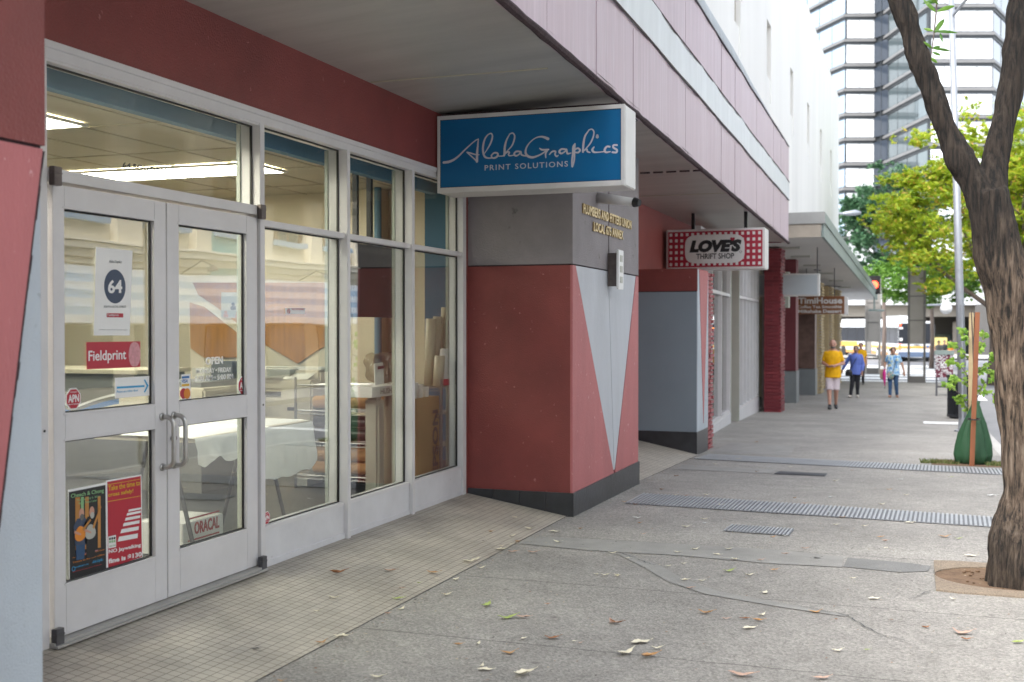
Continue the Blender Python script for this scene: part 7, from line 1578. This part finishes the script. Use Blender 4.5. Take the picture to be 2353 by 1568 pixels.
named = [  # picture place (R7 crop), size, colour, turn, own label where it stands out
 (655,815,.13,'dry_green',.35,'pale green fallen leaf, the greenest one in the middle of the sidewalk'), (1490,975,.11,'dry_pale',.1,'large pale star-shaped crumpled leaf lying alone before the tree basin'),
 (2000,1172,.15,'dry_pink',-.45,'long rolled reddish leaf at the lower right below the tree'), (2315,1228,.12,'dry_green',.3,'small green leaf at the right edge of the sidewalk'),
 (1148,1048,.11,'dry_orange',.0,'orange and green two-toned leaf on the crack in the sidewalk'), (130,512,.11,'paper',.0,'white scrap lying beside the first trench cover'),
 (150,1228,.16,'dry_pale',.35,None),(60,1292,.16,'dry_pale',.6,None),(205,1315,.15,'dry_orange',.4,None),(245,1262,.09,'dry_pale',.1,None),(525,1058,.13,'dry_orange',-.3,None),(775,1145,.12,'dry_pale',.3,None),(845,1070,.09,'dry_pale',.6,None),(825,1105,.10,'dry_orange',-.3,None),(750,1090,.09,'dry_brown',.0,None),(640,1090,.07,'dry_pink',.0,None),
 (870,940,.09,'dry_pale',1.2,None),(915,810,.10,'dry_orange',.2,None),(775,840,.09,'dry_pale',.3,None),(840,752,.09,'dry_pink',.3,None),(690,750,.08,'dry_pale',-.8,None),(590,720,.10,'dry_pale',-.6,None),(460,692,.10,'dry_pale',.3,None),(362,708,.08,'dry_pale',-.4,None),(655,690,.08,'dry_pale',-.1,None),(405,872,.09,'dry_pale',.1,None),(437,915,.08,'dry_pink',.2,None),(500,872,.07,'dry_pale',-.1,None),(398,773,.06,'dry_pale',.2,None),(310,788,.06,'dry_pale',0,None),
 (1095,685,.09,'dry_pink',.1,None),(980,718,.08,'dry_pink',-.1,None),(1160,742,.10,'hair_grey',-.3,None),(1370,858,.07,'dry_pale',.1,None),(1945,978,.07,'dry_pale',-1.,None),(1785,1140,.07,'dry_brown',.1,None),(2020,1210,.08,'dry_brown',-.3,None),(1278,1276,.09,'dry_pale',.1,None),(1450,1270,.05,'dry_green',0,None),(1185,1435,.13,'dry_pink',.1,None),(730,1415,.18,'dry_pink',-.25,None),(1560,682,.06,'dry_pale',.6,None),(1525,620,.10,'dry_orange',.1,None),(1555,643,.08,'dry_pink',-.1,None),(1890,615,.13,'dry_orange',-.1,None),(1975,628,.08,'dry_green',0,None),(2045,728,.13,'dry_pale',-.3,None),(1435,557,.08,'dry_pale',-.2,None),(1270,550,.07,'dry_pale',0,None),(1305,505,.09,'dry_orange',.1,None),(1240,480,.08,'paper',-.3,None),(1695,537,.12,'dry_pale',0,None),(1535,432,.10,'dry_pale',.1,None),(1675,378,.08,'dry_pale',0,None),(1575,345,.09,'dry_orange',0,None),(1930,274,.09,'dry_green',0,None),(1640,290,.10,'paper',0,None),(1268,297,.10,'dry_pale',0,None),(1245,392,.09,'paper',0,None),(1090,427,.10,'dry_pink',0,None),(1035,396,.07,'dry_orange',.6,None),(605,435,.12,'dry_pale',.1,None),(528,377,.10,'dry_pale',0,None),(410,380,.08,'dry_brown',0,None),(345,380,.08,'dry_pale',0,None),(270,345,.07,'dry_brown',0,None),(355,268,.09,'dry_brown',0,None),(580,200,.09,'dry_pale',0,None),(710,170,.12,'dry_pale',0,None),(1010,217,.08,'dry_pale',0,None),(815,242,.05,'dry_brown',0,None),(1365,236,.05,'dry_brown',0,None),(410,562,.11,'dry_pale',.1,None),(515,518,.10,'dry_pale',0,None),(518,540,.06,'paper',0,None),(910,622,.08,'dry_orange',.6,None),(980,612,.06,'paper',0,None),(165,602,.07,'dry_pink',0,None),(145,540,.06,'dry_orange',0,None),(55,415,.09,'dry_orange',0,None),(120,432,.07,'dry_brown',0,None),(815,72,.09,'dry_orange',.2,None),(1435,47,.08,'paper',0,None),(2170,385,.14,'paper',0,None),(1365,686,.03,'hair_grey',0,None),(15,842,.07,'dry_pale',-.5,None),(80,740,.05,'dry_pale',-.2,None),(12,1115,.12,'dry_brown',-.5,None),(540,851,.03,'dry_brown',0,None)]
tilep = [(480,428,.15,'dry_brown',.2,'brown and green leaf on the tiles in front of the door post'),(755,422,.12,'dry_pink',.1,None),(980,430,.13,'dry_orange',-.3,None),(460,562,.10,'dry_pale',0,None),(370,632,.07,'dry_pale',.1,None),(955,225,.05,'dry_pale',0,None),(1405,140,.09,'dry_pale',-.8,None),(1480,200,.12,'dry_pale',-.4,None),(1280,216,.07,'dry_orange',.1,None),(1390,238,.09,'dry_pale',.5,None),(50,830,.07,'hair_grey',0,None),(1240,262,.04,'hair_grey',0,None),(355,470,.04,'dry_pale',0,None),(588,522,.03,'dry_brown',0,None),(905,483,.05,'dry_green',0,None),(815,510,.06,'dry_pink',0,None)]
side8 = [(388,792,.10,'dry_orange',.6,None),(500,771,.12,'dry_pale',0,None),(795,568,.11,'dry_green',.3,None),(810,622,.09,'dry_pale',1.,None),(740,645,.06,'dry_pink',.1,None),(1048,546,.10,'dry_pale',.4,None),(1100,470,.09,'dry_pale',1.1,None),(1000,460,.05,'dry_pale',.9,None),(1165,372,.16,'dry_pale',.3,None),(1200,362,.11,'dry_pale',.7,None),(1228,406,.09,'dry_pale',.5,None),(1330,312,.12,'dry_pale',.1,None),(1395,322,.11,'dry_pink',.1,None),(1335,290,.07,'dry_pale',.4,None),(1420,268,.07,'dry_orange',.2,None),(1380,280,.05,'dry_pale',.2,None),(1500,322,.12,'dry_pink',0,None),(1608,214,.13,'dry_pale',0,None),(1628,270,.11,'dry_pale',-.7,None),(1748,200,.06,'dry_orange',.2,None),(1875,443,.09,'dry_pale',0,None),(1830,440,.06,'dry_pale',-.5,None),(1937,446,.06,'dry_pale',-.6,None),(1930,690,.12,'dry_pink',-.8,None),(1600,768,.12,'dry_brown',0,None),(1370,845,.12,'dry_orange',.1,None),(1365,665,.17,'dry_green',.3,'long green leaf lying end to end with a pink one'),(1450,666,.12,'dry_pink',-.1,'pink leaf touching the tip of the long green one'),(1250,600,.13,'dry_green',.9,'folded pale green leaf shaped like an open beak'),(1110,810,.08,'dry_orange',.1,None),(1213,803,.07,'dry_pale',1.2,None),(1455,968,.16,'dry_pale',.5,None),(1250,938,.11,'dry_pale',-.1,None),(1232,920,.07,'dry_pale',1.3,None),(685,978,.10,'dry_pale',0,None),(185,993,.06,'dry_orange',0,None),(1452,778,.06,'dry_pale',.7,None),(1715,788,.04,'dry_pale',0,None),(1747,796,.04,'dry_pink',0,None),(1575,596,.06,'dry_pink',0,None),(1915,328,.09,'dry_pale',.1,None)]
protos = {}
LB = {'dry_pale': 'pale dried leaf curled on the ground', 'dry_brown': 'dark brown dried leaf lying on the ground', 'dry_orange': 'orange tinged dried leaf lying on the ground', 'dry_green': 'small fallen leaf still green', 'dry_pink': 'pinkish brown dried leaf lying on the ground', 'paper': 'small white scrap lying on the sidewalk', 'hair_grey': 'small grey withered leaf lying on the ground'}
def put_leaf(P, size, mt, turn, lab, tile, i):
    key = (mt, i % 5)
    if key not in protos:
        mb = leaf_mesh(sum(map(ord, mt)) + i % 5, .1); o = mb.build('fallen_leaf' if mt != 'paper' else 'paper_scrap', mt, None, True); protos[key] = o; first = True
    else: o = protos[key].copy(); COL.objects.link(o)
    o.location = P; s = size / .1 * .68; o.scale = (s, s, s); o.rotation_euler = (0, 0, TH + turn)
    for k_ in ('group',):
        if k_ in o: del o[k_]
    where = ' on the beige tiles' if tile else ''
    if lab: tag(o, lab, 'leaf' if mt != 'paper' else 'paper scrap')
    else: tag(o, (LB[mt] + where).replace('on the ground on the beige tiles', 'on the beige tiles').replace('green on the', 'green, on the'), 'leaf' if mt != 'paper' else 'paper scrap', {'paper': 'white scraps on the sidewalk'}.get(mt, mt.replace('dry_', '').replace('hair_', '') + ' fallen leaves' + (' on the tiles' if tile else ' on the sidewalk')))
i = 0
for lst, mp2, tile in ((named, R7, False), (side8, R8, False), (tilep, R8, True)):
    for (u, v, sz, mt, tr_, lab) in lst:
        x, y = mp2(u, v); P = AG(x, y)
        if P.x < -2.80:
            for _ in range(6):
                zt_ = float(ramp_z(P.x, P.y)); P = AZ(x, y, zt_)
        if P.x > .05 and P.y < 8.3 and P.y > 7.2 and abs(P.x - .6) < .5: continue
        put_leaf(P + Vector((0, 0, .006)), sz, mt, tr_, lab, tile or P.x < -2.80, i); i += 1
